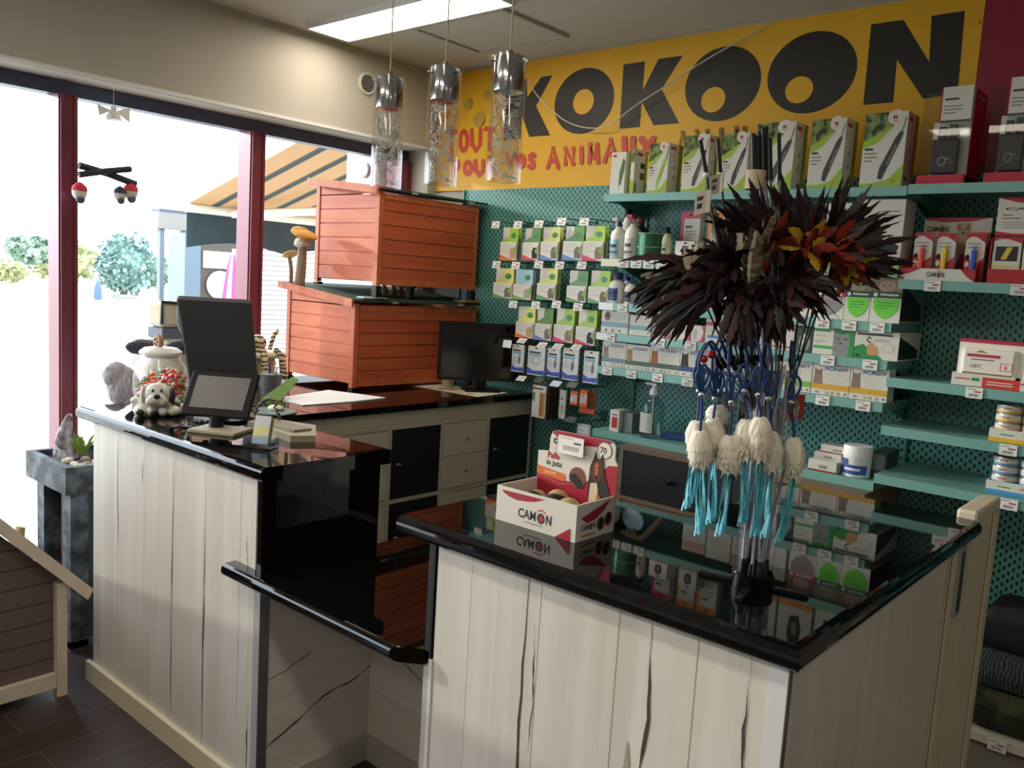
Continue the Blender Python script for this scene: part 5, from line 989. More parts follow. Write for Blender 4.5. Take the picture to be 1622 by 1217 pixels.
a_, b_, h_ = carton('medicine_box', 'flat white box at the bottom front of the small stack beside the tub', 'box', 1279, 1324, Z6, 730, .07, OFFW, wbox, yf=3.43)
for (a, b, k_, lab) in ((1290, 1332, 0, 'bottom flat white box in the stack behind the front one'), (1288, 1330, 1, 'middle flat white box of the stack'), (1297, 1345, 2, 'top flat white box of the stack')):
    yf = 3.51; x0, x1 = xat(a, yf, Z6), xat(b, yf, Z6); q = MB(OFFW); q.box(x0, x1, yf, yf+.08, Z6+k_*.034+.0005, Z6+k_*.034+.034); wbox(CV(q, (x0, yf, Z6+k_*.034), (1, 0, 0), (0, 0, 1), x1-x0, .034)); q.build('medicine_box', label=lab, cat='box')
x0, x1 = xat(1331, 3.475, Z6), xat(1376, 3.475, Z6); r = (x1-x0)/2; c = Vector(((x0+x1)/2, 3.49, 0)); z = Z6; t = thing('white_tub', 'round white tub with a blue label on the lowest middle shelf', 'tub', (c.x, c.y, z)); hh = .125
q = MB(M('#e9e9e6', .35)); q.lathe([(0, z+.001), (r*.94, z+.001), (r*.96, z+.006), (r*.97, z+hh*.66), (0, z+hh*.66)], c, seg=36); q.build('body', t)
q = MB(M('#f0f0ee', .4)); q.lathe([(r, z+hh*.665), (r, z+hh*.95), (r*.96, z+hh), (0, z+hh)], c, seg=36); q.build('lid', t)
q = MB(M('#3a55a8', .4)); n = 12; 
for z0_, z1_, a0, a1, mt in ((.10, .40, -2.75, -.5, None), (.40, .58, -2.7, -1.9, M('#2f4a8a', .4)), (.22, .3, -2.2, -1.0, WHITE)):
    k = .001*(1+len(q.v)/60); q.add([(c.x+(r*.97+k)*cos(a0+(a1-a0)*i/n), c.y+(r*.97+k)*sin(a0+(a1-a0)*i/n), z+hh*zz) for zz in (z0_, z1_) for i in range(n+1)], [(i, i+1, n+2+i, n+1+i) for i in range(n)], mt, True)
q.build('printed_label', t, label='blue printed label')
carton('silver_box', 'dark silver box standing behind the white tub', 'box', 1376, 1401, Z6, 716, .16, M('#4c5054', .35, .4), lambda c: c.rect(.1, .3, .9, .9, M('#8a8d90', .3, .5)), yf=3.52)

# --- right bay: CAMON displays, food pouches, tins
def camon_word(c, x, y, h, w):
    c.text('CAM', x, y, h, TXTD, width=w*.54, bold=.03); c.ell(x+w*.69, y+h*.45, w*.115, h*.55, TXTD); c.ell(x+w*.69, y+h*.42, w*.06, h*.30, M('#c8303c', .4)); c.text('N', x+w*.84, y, h, TXTD, width=w*.16, bold=.03)
    for k in range(4): c.ell(x+w*(.60+.065*k), y+h*(1.18+(.12 if k in (1, 2) else 0)), w*.022, h*.10, M('#c8303c', .4), 10)
def swoosh(c, mat, y0=.55):
    c.poly([(0, 1), (1, 1), (1, .80), (.8, .86), (.5, .93), (.2, .93), (0, .86)], mat)
zc = 1.703; yf = 3.44
t = thing('counter_display', 'CAMON cardboard display with a puppy picture and clicker packs', 'display box', (-.93, 3.5, zc))
x0, x1 = xat(1425, yf, zc), xat(1543, yf, zc); xa, xb = xat(1451, 3.60, zc), xat(1556, 3.60, zc); zt = zat(345, (xa+xb)/2, 3.60)
q = MB(OFFW); q.box(x0, x1, yf, yf+.004, zc, zc+.045); q.prism([(x0, yf+.004, zc), (x0, yf+.16, zc), (x0, yf+.16, zc+.13), (x0, yf+.004, zc+.045)], (.003, 0, 0), M('#b8202e', .4)); q.prism([(x1, yf+.004, zc), (x1, yf+.16, zc), (x1, yf+.16, zc+.15), (x1, yf+.004, zc+.045)], (-.003, 0, 0), M('#b8202e', .4)); q.box(x0+.003, x1-.003, yf+.004, yf+.16, zc+.0005, zc+.004)
c = CV(q, (x0, yf, zc), (1, 0, 0), (0, 0, 1), x1-x0, .045); c.poly([(0, 1), (.28, 1), (.12, .55), (0, .4)], RED); c.poly([(1, 1), (.8, 1), (.9, .4), (1, 0)], RED); camon_word(c, .36, .3, .42, .24); q.build('tray', t)
q = MB(OFFW); q.box(x0+.02, x1, yf+.161, yf+.166, zc, zt); c = CV(q, (x0+.02, yf+.161, zc), (1, 0, 0), (0, 0, 1), x1-x0-.02, zt-zc)
c.poly([(0, 1), (1, 1), (.7, .94), (.3, .93), (.02, .97)], RED); c.poly([(.62, .5), (1, .78), (1, 0), (.45, 0)], RED); camon_word(c, .05, .78, .085, .33); lines(c, .05, .4, [.68, .63], M('#c8303c', .4)); c.ell(.60, .80, .085, .13, M('#c9b08c', .6)); c.ell(.53, .86, .03, .06, M('#a88a62', .6)); c.ell(.67, .86, .03, .06, M('#a88a62', .6)); c.poly([(.5, .45), (.52, .72), (.68, .72), (.72, .45)], M('#d8c6a4', .6))
c.ell(.57, .83, .01, .015, BLACK, 8); c.ell(.63, .83, .01, .015, BLACK, 8); c.ell(.6, .77, .018, .018, BLACK, 10); c.rect(.7, .74, .98, .78, ORANGE); c.ell(.74, .64, .05, .075, BLACK, 16); c.ell(.88, .64, .05, .075, M('#d8cdc0', .5), 16); q.build('header_card', t)
for k, (col, lab) in enumerate((('#f2553c', 'red'), ('#f0c51e', 'yellow'), ('#3b5fc0', 'blue'))):
    w = (x1-x0)*.25; xs = x0+.03+(w+.012)*k+(.02 if k == 2 else 0); yk_ = yf+.03+.012*k; zk_ = zc+.0045; q = MB(OFFW); q.box(xs, xs+w, yk_, yk_+.02, zk_, zk_+.175); c = CV(q, (xs, yk_, zk_), (1, 0, 0), (0, 0, 1), w, .175); swoosh(c, RED); c.poly([(0, 0), (1, 0), (1, .5), (.6, .38), (0, .52)], RED); lines(c, .1, .8, [.78, .7]); c.ell(.15, .5, .12, .06, BLACK, 12); c.ell(.15, .36, .12, .06, M('#d8cdc0', .5), 12)
    o = q.build('clicker_pack', label='small red and white pack with a %s clicker in the puppy display' % lab, cat='package')
    q = MB(M(col, .35)); q.box(xs+w*.35, xs+w*.62, yk_-.014, yk_-.001, zk_+.04, zk_+.115, bev=.004); q.tube([(xs+w*.5, yk_-.008, zk_+.115), (xs+w*.42, yk_-.008, zk_+.13), (xs+w*.58, yk_-.008, zk_+.13), (xs+w*.5, yk_-.008, zk_+.115)], .002); q.build('clicker', o, label='%s plastic clicker' % lab)
t = thing('counter_display', 'tall CAMON Dispenser display cut by the right picture edge', 'display box', (-.6, 3.5, zc)); x0, x1 = xat(1562, yf, zc), xat(1562, yf, zc)+.30; zt = zat(312, x0+.05, yf+.03)
q = MB(M('#b8202e', .4)); q.box(x0, x1, yf, yf+.14, zc+.0005, zc+.05); q.box(x0, x0+.004, yf+.0, yf+.14, zc+.05, zc+.16); q.box(x1-.004, x1, yf, yf+.14, zc+.05, zc+.16); q.box(x0+.004, x1-.004, yf+.04, yf+.14, zc+.05, zc+.05, RED); q.build('tray', t)
q = MB(M('#b8202e', .4)); q.box(x0+.002, x1-.002, yf+.03, yf+.036, zc+.17, zt); c = CV(q, (x0+.002, yf+.03, zc+.17), (1, 0, 0), (0, 0, 1), x1-x0, zt-zc-.17); c.poly([(0, .12), (.2, .06), (.8, .06), (1, .12), (1, .92), (.5, .80), (.2, .86), (0, .98)], OFFW); camon_word(c, .08, .66, .07, .62); c.text('Dispenser', .06, .5, .06, M('#c8503c', .4), bold=.02); c.text('sacchetti igienici', .06, .42, .06, TXTD, bold=.01); lines(c, .06, .8, [.34, .29, .24, .19], TXT, .01); q.build('header_card', t)
for k in range(3):
    xs = x0+.008+.095*k; q = MB(OFFW); q.box(xs, xs+.088, yf+.006, yf+.026, zc+.051, zc+.165); c = CV(q, (xs, yf+.006, zc+.051), (1, 0, 0), (0, 0, 1), .088, .114); swoosh(c, RED); c.rect(.1, .25, .9, .7, M('#222222', .4)); c.poly([(.3, .3), (.5, .3), (.7, .68), (.5, .68)], (YELL, OFFW, M('#d8d8d8', .4))[k]); c.rect(0, .05, 1, .1, YELL)
    q.build('bag_dispenser_pack', label=('red and white pack with a black and yellow tube, left in the tall display', 'red and white pack with a black and white tube, middle of the tall display', 'red and white pack with a grey tube, last in the tall display')[k], cat='package')
def pouch_tray(pl, label, lab2, zc=1.328):
    x0 = xat(pl, 3.43, zc); w = .222; q = MB(OFFW); q.box(x0, x0+w, 3.43, 3.434, zc+.0005, zc+.045); q.box(x0, x0+.003, 3.434, 3.60, zc+.0005, zc+.045); q.box(x0+w-.003, x0+w, 3.434, 3.60, zc+.0005, zc+.045); q.box(x0+.003, x0+w-.003, 3.434, 3.60, zc+.0005, zc+.004)
    c = CV(q, (x0, 3.43, zc), (1, 0, 0), (0, 0, 1), w, .045); c.rect(.46, 0, 1, .82, M('#d23a34', .4)); c.rect(.05, .5, .28, .62, M('#c65c6c', .4)); c.rect(.3, .45, .42, .7, GREEN); lines(c, .52, .9, [.45, .25], OFFW, .08); q.build('card_tray', label=label, cat='tray')
    for k in range(3):
        yy = 3.437+.05*k; q = MB(M('#efe9dc', .25)); xs = x0+.008; ww = w-.016; zt = zc+.170
        q.prism([(xs, yy+.02, zc+.0045), (xs+ww, yy+.02, zc+.0045), (xs+ww, yy+.02, zt), (xs, yy+.02, zt)], (0, .004, 0)); q.box(xs+.01, xs+ww-.01, yy+.002, yy+.042, zc+.0046, zt-.03, bev=.015); q.box(xs, xs+ww, yy+.019, yy+.025, zt-.012, zt, M('#b8304a', .4))
        c = CV(q, (xs+.01, yy+.0018, zc+.005), (1, 0, 0), (0, 0, 1), ww-.02, zt-zc-.035); c.rect(.07, .10, .93, .26, M('#2f8a44', .4)); c.rect(.07, .26, .93, .34, M('#8a7a5a', .5)); c.poly([(.25, .88), (.36, .95), (.48, .88)], M('#7f9a3c', .4)); c.rect(.12, .76, .7, .84, M('#c23a58', .4)); lines(c, .2, .6, [.68], TXT, .03); c.text('HFC', .2, .46, .11, M('#9a948a', .5)); c.rect(.72, .44, .93, .64, M('#c23a58', .4)); c.rect(.735, .455, .915, .625, M('#efe9dc', .3)); c.text('6', .79, .48, .12, M('#c23a58', .4), bold=.03)
        q.build('food_pouch', label=lab2 % ('front', 'middle', 'rear')[k], cat='food pouch')
pouch_tray(1506, 'white and red card tray holding food pouches, left on its shelf', '%s white food pouch with a green stripe in the left tray'); pouch_tray(1606, 'white and red card tray holding food pouches at the picture edge', '%s white food pouch with a green stripe in the tray at the picture edge')
def tins(pl, zc, col, nm, yf=3.43):
    x0 = xat(pl, yf, zc); C2 = M(col, .4); q = MB(OFFW); w = .36; q.box(x0, x0+w, yf, yf+.004, zc+.0005, zc+.046); q.box(x0, x0+.003, yf+.004, yf+.1, zc+.0005, zc+.046); q.box(x0+w-.003, x0+w, yf+.004, yf+.1, zc+.0005, zc+.046); q.box(x0+.003, x0+w-.003, yf+.004, yf+.2, zc+.0005, zc+.003); c = CV(q, (x0, yf, zc), (1, 0, 0), (0, 0, 1), w, .046); c.rect(0, 0, 1, .32, C2); c.rect(.1, .55, .22, .64, GREEN); c.poly([(.33, .75), (.38, .9), (.43, .75)], M('#b8563c', .4)); c.rect(.3, .6, .46, .7, M('#c27a6a', .4)); c.rect(.55, .55, .9, .62, TXT)
    q.build('card_tray', label='white card tray with a %s stripe holding stacked tins' % nm, cat='tray')
    proto = None; R = .0415
    for s_ in range(4):
        cx = x0+.048+.087*s_
        for k in range(4):
            z = zc+.0035+.0325*k; q = MB(M('#b9b8b0', .3, .6)); q.lathe([(0, 0), (R-.003, 0), (R, .003), (R, .029), (R-.001, .032), (R-.004, .032), (R-.005, .030), (0, .030)], (0, 0, 0), seg=28)
            lab = '%s banded tin, %s in the %s stack' % (nm, ('lowest', 'second up', 'third up', 'topmost')[k], ('left', 'second', 'third', 'far right')[s_])
            if proto is None:
                t = thing('food_tin', lab, 'tin', (cx, yf+.05, z), group='%s banded tins' % nm); q.build('can', t, local=True); q = MB(OFFW); q.lathe([(R+.0006, .0045), (R+.0006, .0275)], seg=28, caps=False); q.lathe([(R+.001, .0045), (R+.001, .011)], mat=C2, seg=28, caps=False)
                q.add([((R+.0014)*cos(a), (R+.0014)*sin(a), zz) for zz in (.017, .023) for a in (-1.9, -1.7, -1.5, -1.3)], [(0, 1, 5, 4), (1, 2, 6, 5), (2, 3, 7, 6)], M('#c27a6a', .4)); q.build('paper_band', t, local=True); proto = t
            else: dup(proto, (cx, yf+.05, z), lab)
tins(1565, 1.141, '#e8b428', 'yellow'); tins(1560, .953, '#4a9ad0', 'blue')
# pet beds on the deck
zd = .16; t = thing('pet_bed', 'camouflage pet bed at the bottom of the right shelves', 'pet bed', (-.3, 3.45, zd))
CAMO = make_two('camouflage_cloth', '#23271c', '#4b4a2c', 9, .45, .6, .95); q = MB(CAMO); q.box(-.62, .1, 3.22, 3.70, zd+.001, zd+.14, bev=.05); q.build('cushion', t)
t = thing('striped_cushion', 'dark cushion with fine pale stripes lying on the camouflage pet bed', 'cushion', (-.3, 3.45, zd+.145)); q = MB(make_bands('fine_stripes', '#4c5654', '#222a2a', 'x', .012, .4, .95, .01)); q.box(-.60, .1, 3.23, 3.70, zd+.142, zd+.27, bev=.055); q.build('cover', t)
m = MB(M('#15181a', .95)); m.box(-.62, .1, 3.28, 3.72, zd+.272, zd+.37, bev=.04); m.build('black_cushion', label='flat black cushion on top of the fine striped cushion', cat='cushion')

# ------------------------------------------------------------------ hooks and hanging packets, left bay
def hook(tx, ty, label, ytip=3.50, flat=False, tagcol=None):
    tip = at(tx, ty, 'y', ytip); x = tip.x; z = tip.z+.012; t = thing('display_hook', label, 'hook', (x, 3.77, z))
    q = MB(M('#3d6b64', .35, .5)); q.tube([(x, 3.772, z), (x, ytip+.01, z), (x, ytip, z+.006)], .0028); q.tube([(x, 3.772, z-.035), (x, 3.60, z-.035), (x, ytip+.05, z-.032), (x, ytip+.03, z-.02)], .0028); q.box(x-.02, x+.02, 3.766, 3.772, z-.045, z+.015); q.build('arm', t)
    if tagcol:
        q = MB(M(tagcol, .3)); q.T = Matrix.Translation((x, ytip-.002, z-.002)) @ Matrix.Rotation(-.9 if flat else -.2, 4, 'X'); q.box(-.03, .03, -.002, 0, -.042, .0); o = q.build('price_label', t)
    else: price(t, (x, ytip-.004, z-.004), (-.9 if flat else -.2, 0, 0))
    return x, z
def packet(label, pl, pr, pt, pb, yf, hdr, pocket, corner, split=.56, blister=False, name='treat_packet', group=None, deco=None):
    zb0 = 1.5
    for _ in range(3): x0 = xat(pl, yf, zb0); zb0 = zat(pb, x0, yf)
    x0 = xat(pl, yf, zb0); x1 = xat(pr, yf, zb0); zt = zat(pt, (x0+x1)/2, yf+.02); zs = zb0+(zt-zb0)*split; w = x1-x0
    q = MB(hdr)
    if deco: q.box(x0, x1, yf, yf+.012, zb0, zt, hdr, bev=.003); deco(CV(q, (x0, yf-.0002, zb0), (1, 0, 0), (0, 0, 1), w, zt-zb0))
    else:
        q.box(x0+w*.06, x1-w*.02, yf+.012, yf+.016, zb0+.01, zt); q.box(x0, x1, yf, yf+.011, zb0, zs, pocket, bev=.003)
        c = CV(q, (x0+w*.06, yf+.012, zs), (1, 0, 0), (0, 0, 1), w*.92, zt-zs); c.poly([(0, 1), (.45, 1), (.4, .4), (0, .1)], OFFW) if corner != 'n' else None; c.ell(.7, .45, .18, .2, GREEN, 12)
        c = CV(q, (x0, yf-.0002, zb0), (1, 0, 0), (0, 0, 1), w, zs-zb0); lines(c, .08, .65, [.85, .75, .65, .52, .44], M('#b3ab9e', .5), .018); cl = M({'o': '#ec7a2c', 'r': '#d83c34', 'b': '#5a86c8', 'p': '#d6305c', 'g': '#5c9a4c', 'n': '#7fa84c'}[corner], .4)
        c.poly([(0, 0), (.92, 0), (.5, .13), (0, .32)], cl); c.poly([(.62, .12), (.6, .5), (.68, .72), (.86, .7), (.95, .4), (.93, .1)], M({'o': '#c9a070', 'r': '#2c2624', 'b': '#7a746c', 'p': '#9a7a66', 'g': '#77705c', 'n': '#b0a68c'}[corner], .6)); c.poly([(.75, .5), (.98, .9), (.98, .3)], M('#8fb060', .5))
    q.build(name, label=label, cat='packet', group=group)
G1, G2, G3, G4 = M('#a8c83c', .35), M('#dfe07a', .35), M('#a9d0e0', .35), M('#5f8f3c', .35); POC = M('#e0dace', .35)
rowsA = [('A', 'top', [(787, 354), (822, 354), (855, 353), (891, 349), (927, 349)], [(791, 817, 361, 412, G1, 'o'), (826, 852, 362, 412, G4, 'r'), (854.5, 883, 360, 412, G2, 'b'), (890, 921, 359, 412, G4, 'b'), (921.5, 954, 358, 413, G1, 'p')], .56),
         ('B', 'second', [(788, 417), (818.5, 418.6), (855, 417), (888, 418), (923, 418)], [(780, 810, 425, 472, G2, 'g'), (811.5, 840, 427, 474, G3, 'n'), (849, 879, 425, 474, G2, 'g'), (896, 927, 429, 478, G4, 'g'), (930, 962, 429, 480, G1, 'g')], .52),
         ('C', 'third', [(814.5, 480), (850, 481), (883, 480), (917, 484)], [(815.5, 844, 486, 534, G2, 'o'), (845.5, 872, 488, 538, G4, 'b'), (875.5, 906, 489, 541, G1, 'p'), (910, 941, 491, 545, G1, 'r')], .52)]
CN = {'o': 'orange', 'r': 'red', 'b': 'blue', 'p': 'pink', 'g': 'green', 'n': 'pale green'}; HN = {G1: 'lime', G2: 'pale yellow', G3: 'light blue', G4: 'dark green'}; OD = ['first', 'second', 'third', 'fourth', 'fifth']
for rid, rn, hk, pk, sp in rowsA:
    for i, (tx, ty) in enumerate(hk):
        x, z = hook(tx, ty, 'teal wire hook with a price tag, %s from the left in the %s row' % (OD[i], rn))
    for i, (a, b, tp, bt, hd, co) in enumerate(pk):
        packet('%s topped packet with %s corner, %s from left on the %s hook row' % (HN[hd], CN[co], OD[i], rn), a, b, tp, bt, 3.53, hd, POC, co, sp)
        packet('packet behind the front one, %s from the left in the %s hook row' % (OD[i], rn), a+5, b+5, tp+1, bt+.5, 3.575, hd, POC, co, sp)
def clipdeco(kind):
    def f(c):
        c.poly([(0, .05), (0, .28), (.35, .16), (1, .2), (1, .04)], M('#3a50b8', .35)); c.rect(.1, .76, .75, .82, TXTD); c.rect(.08, .67, .8, .74, M('#7fb4d4', .4)); c.ell(.5, .94, .1, .02, BLACK, 12)
        if kind == 1: c.ell(.5, .52, .28, .15, M('#b9b9b4', .3)); c.ell(.5, .52, .2, .10, M('#dcdcd8', .4))
        else: c.line([(.65, .3), (.6, .5), (.7, .62), (.62, .68)], .006, DGREY); c.rect(.55, .35, .75, .55, M('#6f7478', .4)); lines(c, .1, .45, [.5, .4], TXT, .012)
    return f
for i, (tx, ty) in enumerate(((805, 542), (830, 539.5), (862, 546), (887, 548), (916, 549.5))): hook(tx, ty, 'teal wire hook with a tilted price tag, %s from the left in the fourth row' % OD[i], flat=i > 0, tagcol='#e9edf0' if i == 0 else None)
for i, (a, b, tp, bt) in enumerate(((809, 828, 546, 588), (834, 861, 549, 593), (865, 885, 552, 596), (889, 914, 552, 601), (922, 945, 556, 606))):
    lab = ('narrow white and blue blister pack with a clip', 'wide white and blue blister pack with small rings', 'narrow white and blue blister pack with a dark clasp', 'white and blue blister pack hanging askew', 'white, blue and red blister pack at the right end')[i]
    packet(lab+' in the fourth hook row', a, b, tp, bt, 3.53, M('#dcdcd8', .3), None, 'b', blister=True, name='blister_pack', deco=clipdeco(1 if i in (1,) else 0))
for i, (tx, ty, tc) in enumerate(((829, 599, None), (858, 601, '#4c5250'), (884, 607, '#cfe2ee'), (910, 609, '#6a6d66'))): hook(tx, ty, 'teal wire hook with a lifted tag, %s from the left in the fifth row' % OD[i], flat=True, tagcol=tc)
packet('chew stick pack with a brown bone picture in the fifth hook row', 841, 862, 611, 660, 3.53, M('#e0dbd0', .35), None, 'o', name='chew_pack', deco=lambda c: (c.rect(.55, .05, .95, .8, M('#c08a4c', .6)), c.rect(.6, .1, .8, .75, M('#a06a34', .6)), c.rect(.04, .5, .22, .78, GREEN), c.rect(.04, .86, .22, .96, M('#c83c34', .4)), c.rect(.25, .88, .8, .93, TXTD)))
for k in range(4): packet(('second', 'third', 'fourth', 'last')[k]+' brown chew pack in the stack behind the bone picture pack', 846+k*4.5, 867+k*4.5, 612, 661, 3.555+.04*k, M('#5a4238', .5), None, 'o', name='chew_pack', deco=lambda c: c.rect(.1, .1, .9, .9, M('#4a342c', .5)))
packet('long slim silver pack in the fifth hook row', 884, 894, 618, 663, 3.52, M('#c9c9c4', .3), None, 'b', name='slim_pack', deco=lambda c: (c.ell(.4, .7, .2, .05, GREEN, 12), c.rect(.3, .2, .7, .5, M('#9a9a98', .4))))
def orng(c): c.rect(.1, .25, .9, .75, OFFW); c.ell(.55, .42, .26, .13, M('#6f7478', .4)); c.ell(.55, .42, .15, .08, OFFW); c.rect(.2, .62, .7, .68, NAVY)
packet('small orange pack with a white window, left of two', 902, 914, 620, 641, 3.52, M('#d8682c', .35), None, 'o', name='orange_pack', deco=orng)
packet('small orange pack with a white window, right of two', 917, 929, 618, 645, 3.52, M('#d8682c', .35), None, 'o', name='orange_pack', deco=orng)
packet('larger orange backed pack behind the right small orange pack', 917, 941, 618, 653, 3.56, M('#a8542c', .4), None, 'o', name='orange_pack', deco=lambda c: (c.rect(0, 0, 1, .2, M('#d8582c', .4)), c.rect(.1, .25, .9, .9, M('#7a5a40', .5))))
hook(908, 664, 'teal wire hook with a dark lifted tag beside the lowest shelf', flat=True, tagcol='#4c5250')
packet('silver pack hanging lowest beside the CAMON ball box', 913, 934, 672, 690, 3.50, M('#b9bcbc', .3), None, 'b', name='silver_pack', deco=lambda c: (c.rect(.1, .3, .8, .8, M('#d8dcdc', .3)), c.rect(.2, .45, .6, .55, M('#7f9ab0', .4))))

# ------------------------------------------------------------------ brown drawer cabinet below the lowest shelf
OAK = make_wood('brown_oak', '#6b5746', '#8a7560', 'x', .5, 10)
zt = .873; x0 = -2.185; x1 = -1.05; yy = 3.345
t = thing('drawer_cabinet', 'brown oak cabinet with dark drawers below the lowest middle shelf', 'cabinet', ((x0+x1)/2, 3.5, 0))
q = MB(OAK); q.box(x0, x1, yy, 3.76, zt-.022, zt); q.box(x0, x0+.022, yy, 3.76, 0, zt-.022); q.box(x1-.022, x1, yy, 3.76, 0, zt-.022); xm = -1.62; q.box(xm-.011, xm+.011, yy, 3.76, 0, zt-.022); q.box(x0+.022, x1-.022, 3.74, 3.76, 0, zt-.022)
for z in (.615, .37, .08): q.box(x0+.022, xm-.011, yy, 3.74, z, z+.02); q.box(xm+.011, x1-.022, yy, 3.74, z, z+.02)
q.build('carcass', t); DK = M('#24252a', .45)
for a, b in ((x0+.025, xm-.014), (xm+.014, x1-.025)):
    q = MB(DK); q.box(a, b, yy+.004, yy+.02, .638, zt-.025); o = q.build('drawer', t); q = MB(CHROME); xc = (a+b)/2; q.T = Matrix.Translation((xc, yy+.004, .75)) @ Matrix.Rotation(pi/2, 4, 'X'); q.lathe([(.005, 0), (.005, .012), (.013, .016), (.014, .024), (.008, .03), (0, .031)], seg=18, mat=M('#2b2b2d', .25, .6)); q.build('knob', o)
    q = MB(OAK); q.box(a, b, yy+.004, yy+.02, .395, .61); q.build('drawer', t); q = MB(OAK); q.box(a, b, yy+.004, yy+.02, .105, .365); q.build('drawer', t)
# ------------------------------------------------------------------ jute ball box
CBZ = ZT+.0005; bx0, bx1, by0, by1 = -1.290, -1.056, 1.468, 1.612
t = thing('ball_box', 'open CAMON cardboard box of jute balls with a collie on its red back card', 'display box', ((bx0+bx1)/2, (by0+by1)/2, CBZ))
CARD = M('#ddd6ca', .5); CRED = M('#a82236', .45); q = MB(CARD); h = .083
q.box(bx0, bx1, by0, by0+.004, CBZ, CBZ+h); q.box(bx1-.004, bx1, by0+.004, by1, CBZ, CBZ+h); q.box(bx0, bx0+.004, by0+.004, by1, CBZ, CBZ+h); q.box(bx0+.004, bx1-.004, by0+.004, by1, CBZ, CBZ+.003)
c = CV(q, (bx0, by0, CBZ), (1, 0, 0), (0, 0, 1), bx1-bx0, h)
c.poly([(.06, .90), (.62, .93), (.5, .80), (.38, .74), (.26, .71), (.16, .76), (.10, .82)], CRED); camon_word(c, .29, .26, .27, .42); c.rect(.38, .17, .6, .19, TXT); c.poly([(.76, 0), (.94, 0), (.94, .36)], CRED)
c = CV(q, (bx1, by0, CBZ), (0, 1, 0), (0, 0, 1), by1-by0, h); c.poly([(.12, .62), (.28, .45), (.5, .50), (.72, .68), (.88, .95)], CRED); camon_word(c, .14, .26, .16, .36); c.ell(.64, .34, .10, .19, BROWN); c.ell(.84, .42, .10, .19, BROWN); c.ell(.64, .34, .035, .17, BLACK, 12); c.ell(.84, .42, .035, .17, BLACK, 12); c.rect(.14, .1, .5, .16, M('#c87a3c', .5)); q.build('tray', t)
q = MB(CARD); H = .208; prof = [(0, 0), (1, 0), (1, .74), (.965, .80), (.965, .94), (.93, .985), (.88, 1), (.22, 1), (.17, .97), (.15, .90), (.145, .74), (0, .72)]
w_ = bx1-bx0; q.prism([(bx0+u*w_, by1+.001, CBZ+v*H) for u, v in prof], (0, .004, 0))
c = CV(q, (bx0, by1+.001, CBZ), (1, 0, 0), (0, 0, 1), w_, H)
c.poly([(0, 0), (1, 0), (1, .73), (.9, .72), (.8, .62), (.68, .50), (.5, .44), (.3, .43), (0, .52)], CRED); c.poly([(.17, .96), (.22, 1), (.88, 1), (.93, .98), (.75, .90), (.5, .88), (.3, .9)], CRED); c.line([(0, .46), (.3, .38), (.6, .44), (.85, .66)], .0008, M('#d8a0a0', .5))
c.text('C', .19, .84, .07, TXTD, bold=.05); c.text('Palla', .13, .66, .075, CRED, bold=.03); c.text('in juta', .12, .555, .085, TXTD, bold=.02); c.poly([(0, .46), (.36, .42), (.385, .47), (.36, .51), (0, .55)], M('#d8702c', .5)); c.text('Jute ball', .10, .465, .05, M('#f0c08a', .5), bold=.02)
c.ell(.53, .50, .105, .125, M('#7a4438', .6)); c.poly([(.43, .52), (.5, .55), (.6, .46), (.62, .40), (.55, .38), (.45, .46)], M('#221a1a', .5))
c.ell(.84, .88, .085, .095, TXTD, 24); c.ell(.84, .88, .08, .09, M('#e6dfd2', .5), 24); c.text('70', .79, .845, .07, TXTD, bold=.03)
DGB, DGT, DGW = M('#5d2f1c', .6), M('#b9682c', .6), M('#d8c4a4', .6)
c.poly([(.70, .10), (.68, .25), (.67, .45), (.68, .66), (.72, .78), (.735, .86), (.76, .77), (.80, .78), (.83, .85), (.845, .74), (.86, .6), (.93, .42), (.99, .2), (.99, .02), (.90, 0), (.80, 0)], M('#2c211d', .6)); c.poly([(.69, .60), (.73, .76), (.82, .76), (.84, .6), (.80, .52), (.74, .50)], DGB); c.poly([(.735, .70), (.765, .74), (.79, .70), (.775, .56), (.75, .56)], DGT); c.ell(.762, .565, .014, .016, BLACK, 10); c.ell(.74, .67, .007, .009, BLACK, 8); c.ell(.785, .67, .007, .009, BLACK, 8)
c.poly([(.70, .48), (.78, .50), (.80, .40), (.76, .12), (.72, .05), (.68, .06), (.69, .3)], DGW); c.poly([(.79, .40), (.83, .34), (.84, .1), (.80, .0), (.76, .02), (.77, .2)], DGT); c.poly([(.88, .2), (.96, .14), (.97, .02), (.86, .02)], DGT); q.build('back_card', t)
q = MB(PLAS); q.box(bx0+.25*w_, bx0+.62*w_, by1-.010, by1-.009, CBZ+.74*H, CBZ+.98*H); q2 = MB(PAPER); q2.box(bx0+.30*w_, bx0+.62*w_, by1-.013, by1-.012, CBZ+.76*H, CBZ+.97*H); c = CV(q2, (bx0+.30*w_, by1-.013, CBZ+.76*H), (1, 0, 0), (0, 0, 1), .32*w_, .21*H); c.barcode(.2, .22, .85, .48, TXT, 14); c.rect(.62, .62, .9, .72, TXTD); lines(c, .08, .6, [.86], TXT, .03); q2.build('price_label', t); q.build('label_holder', t)
random.seed(21); JB = M('#b89868', .85, noise=.2, nscale=120)
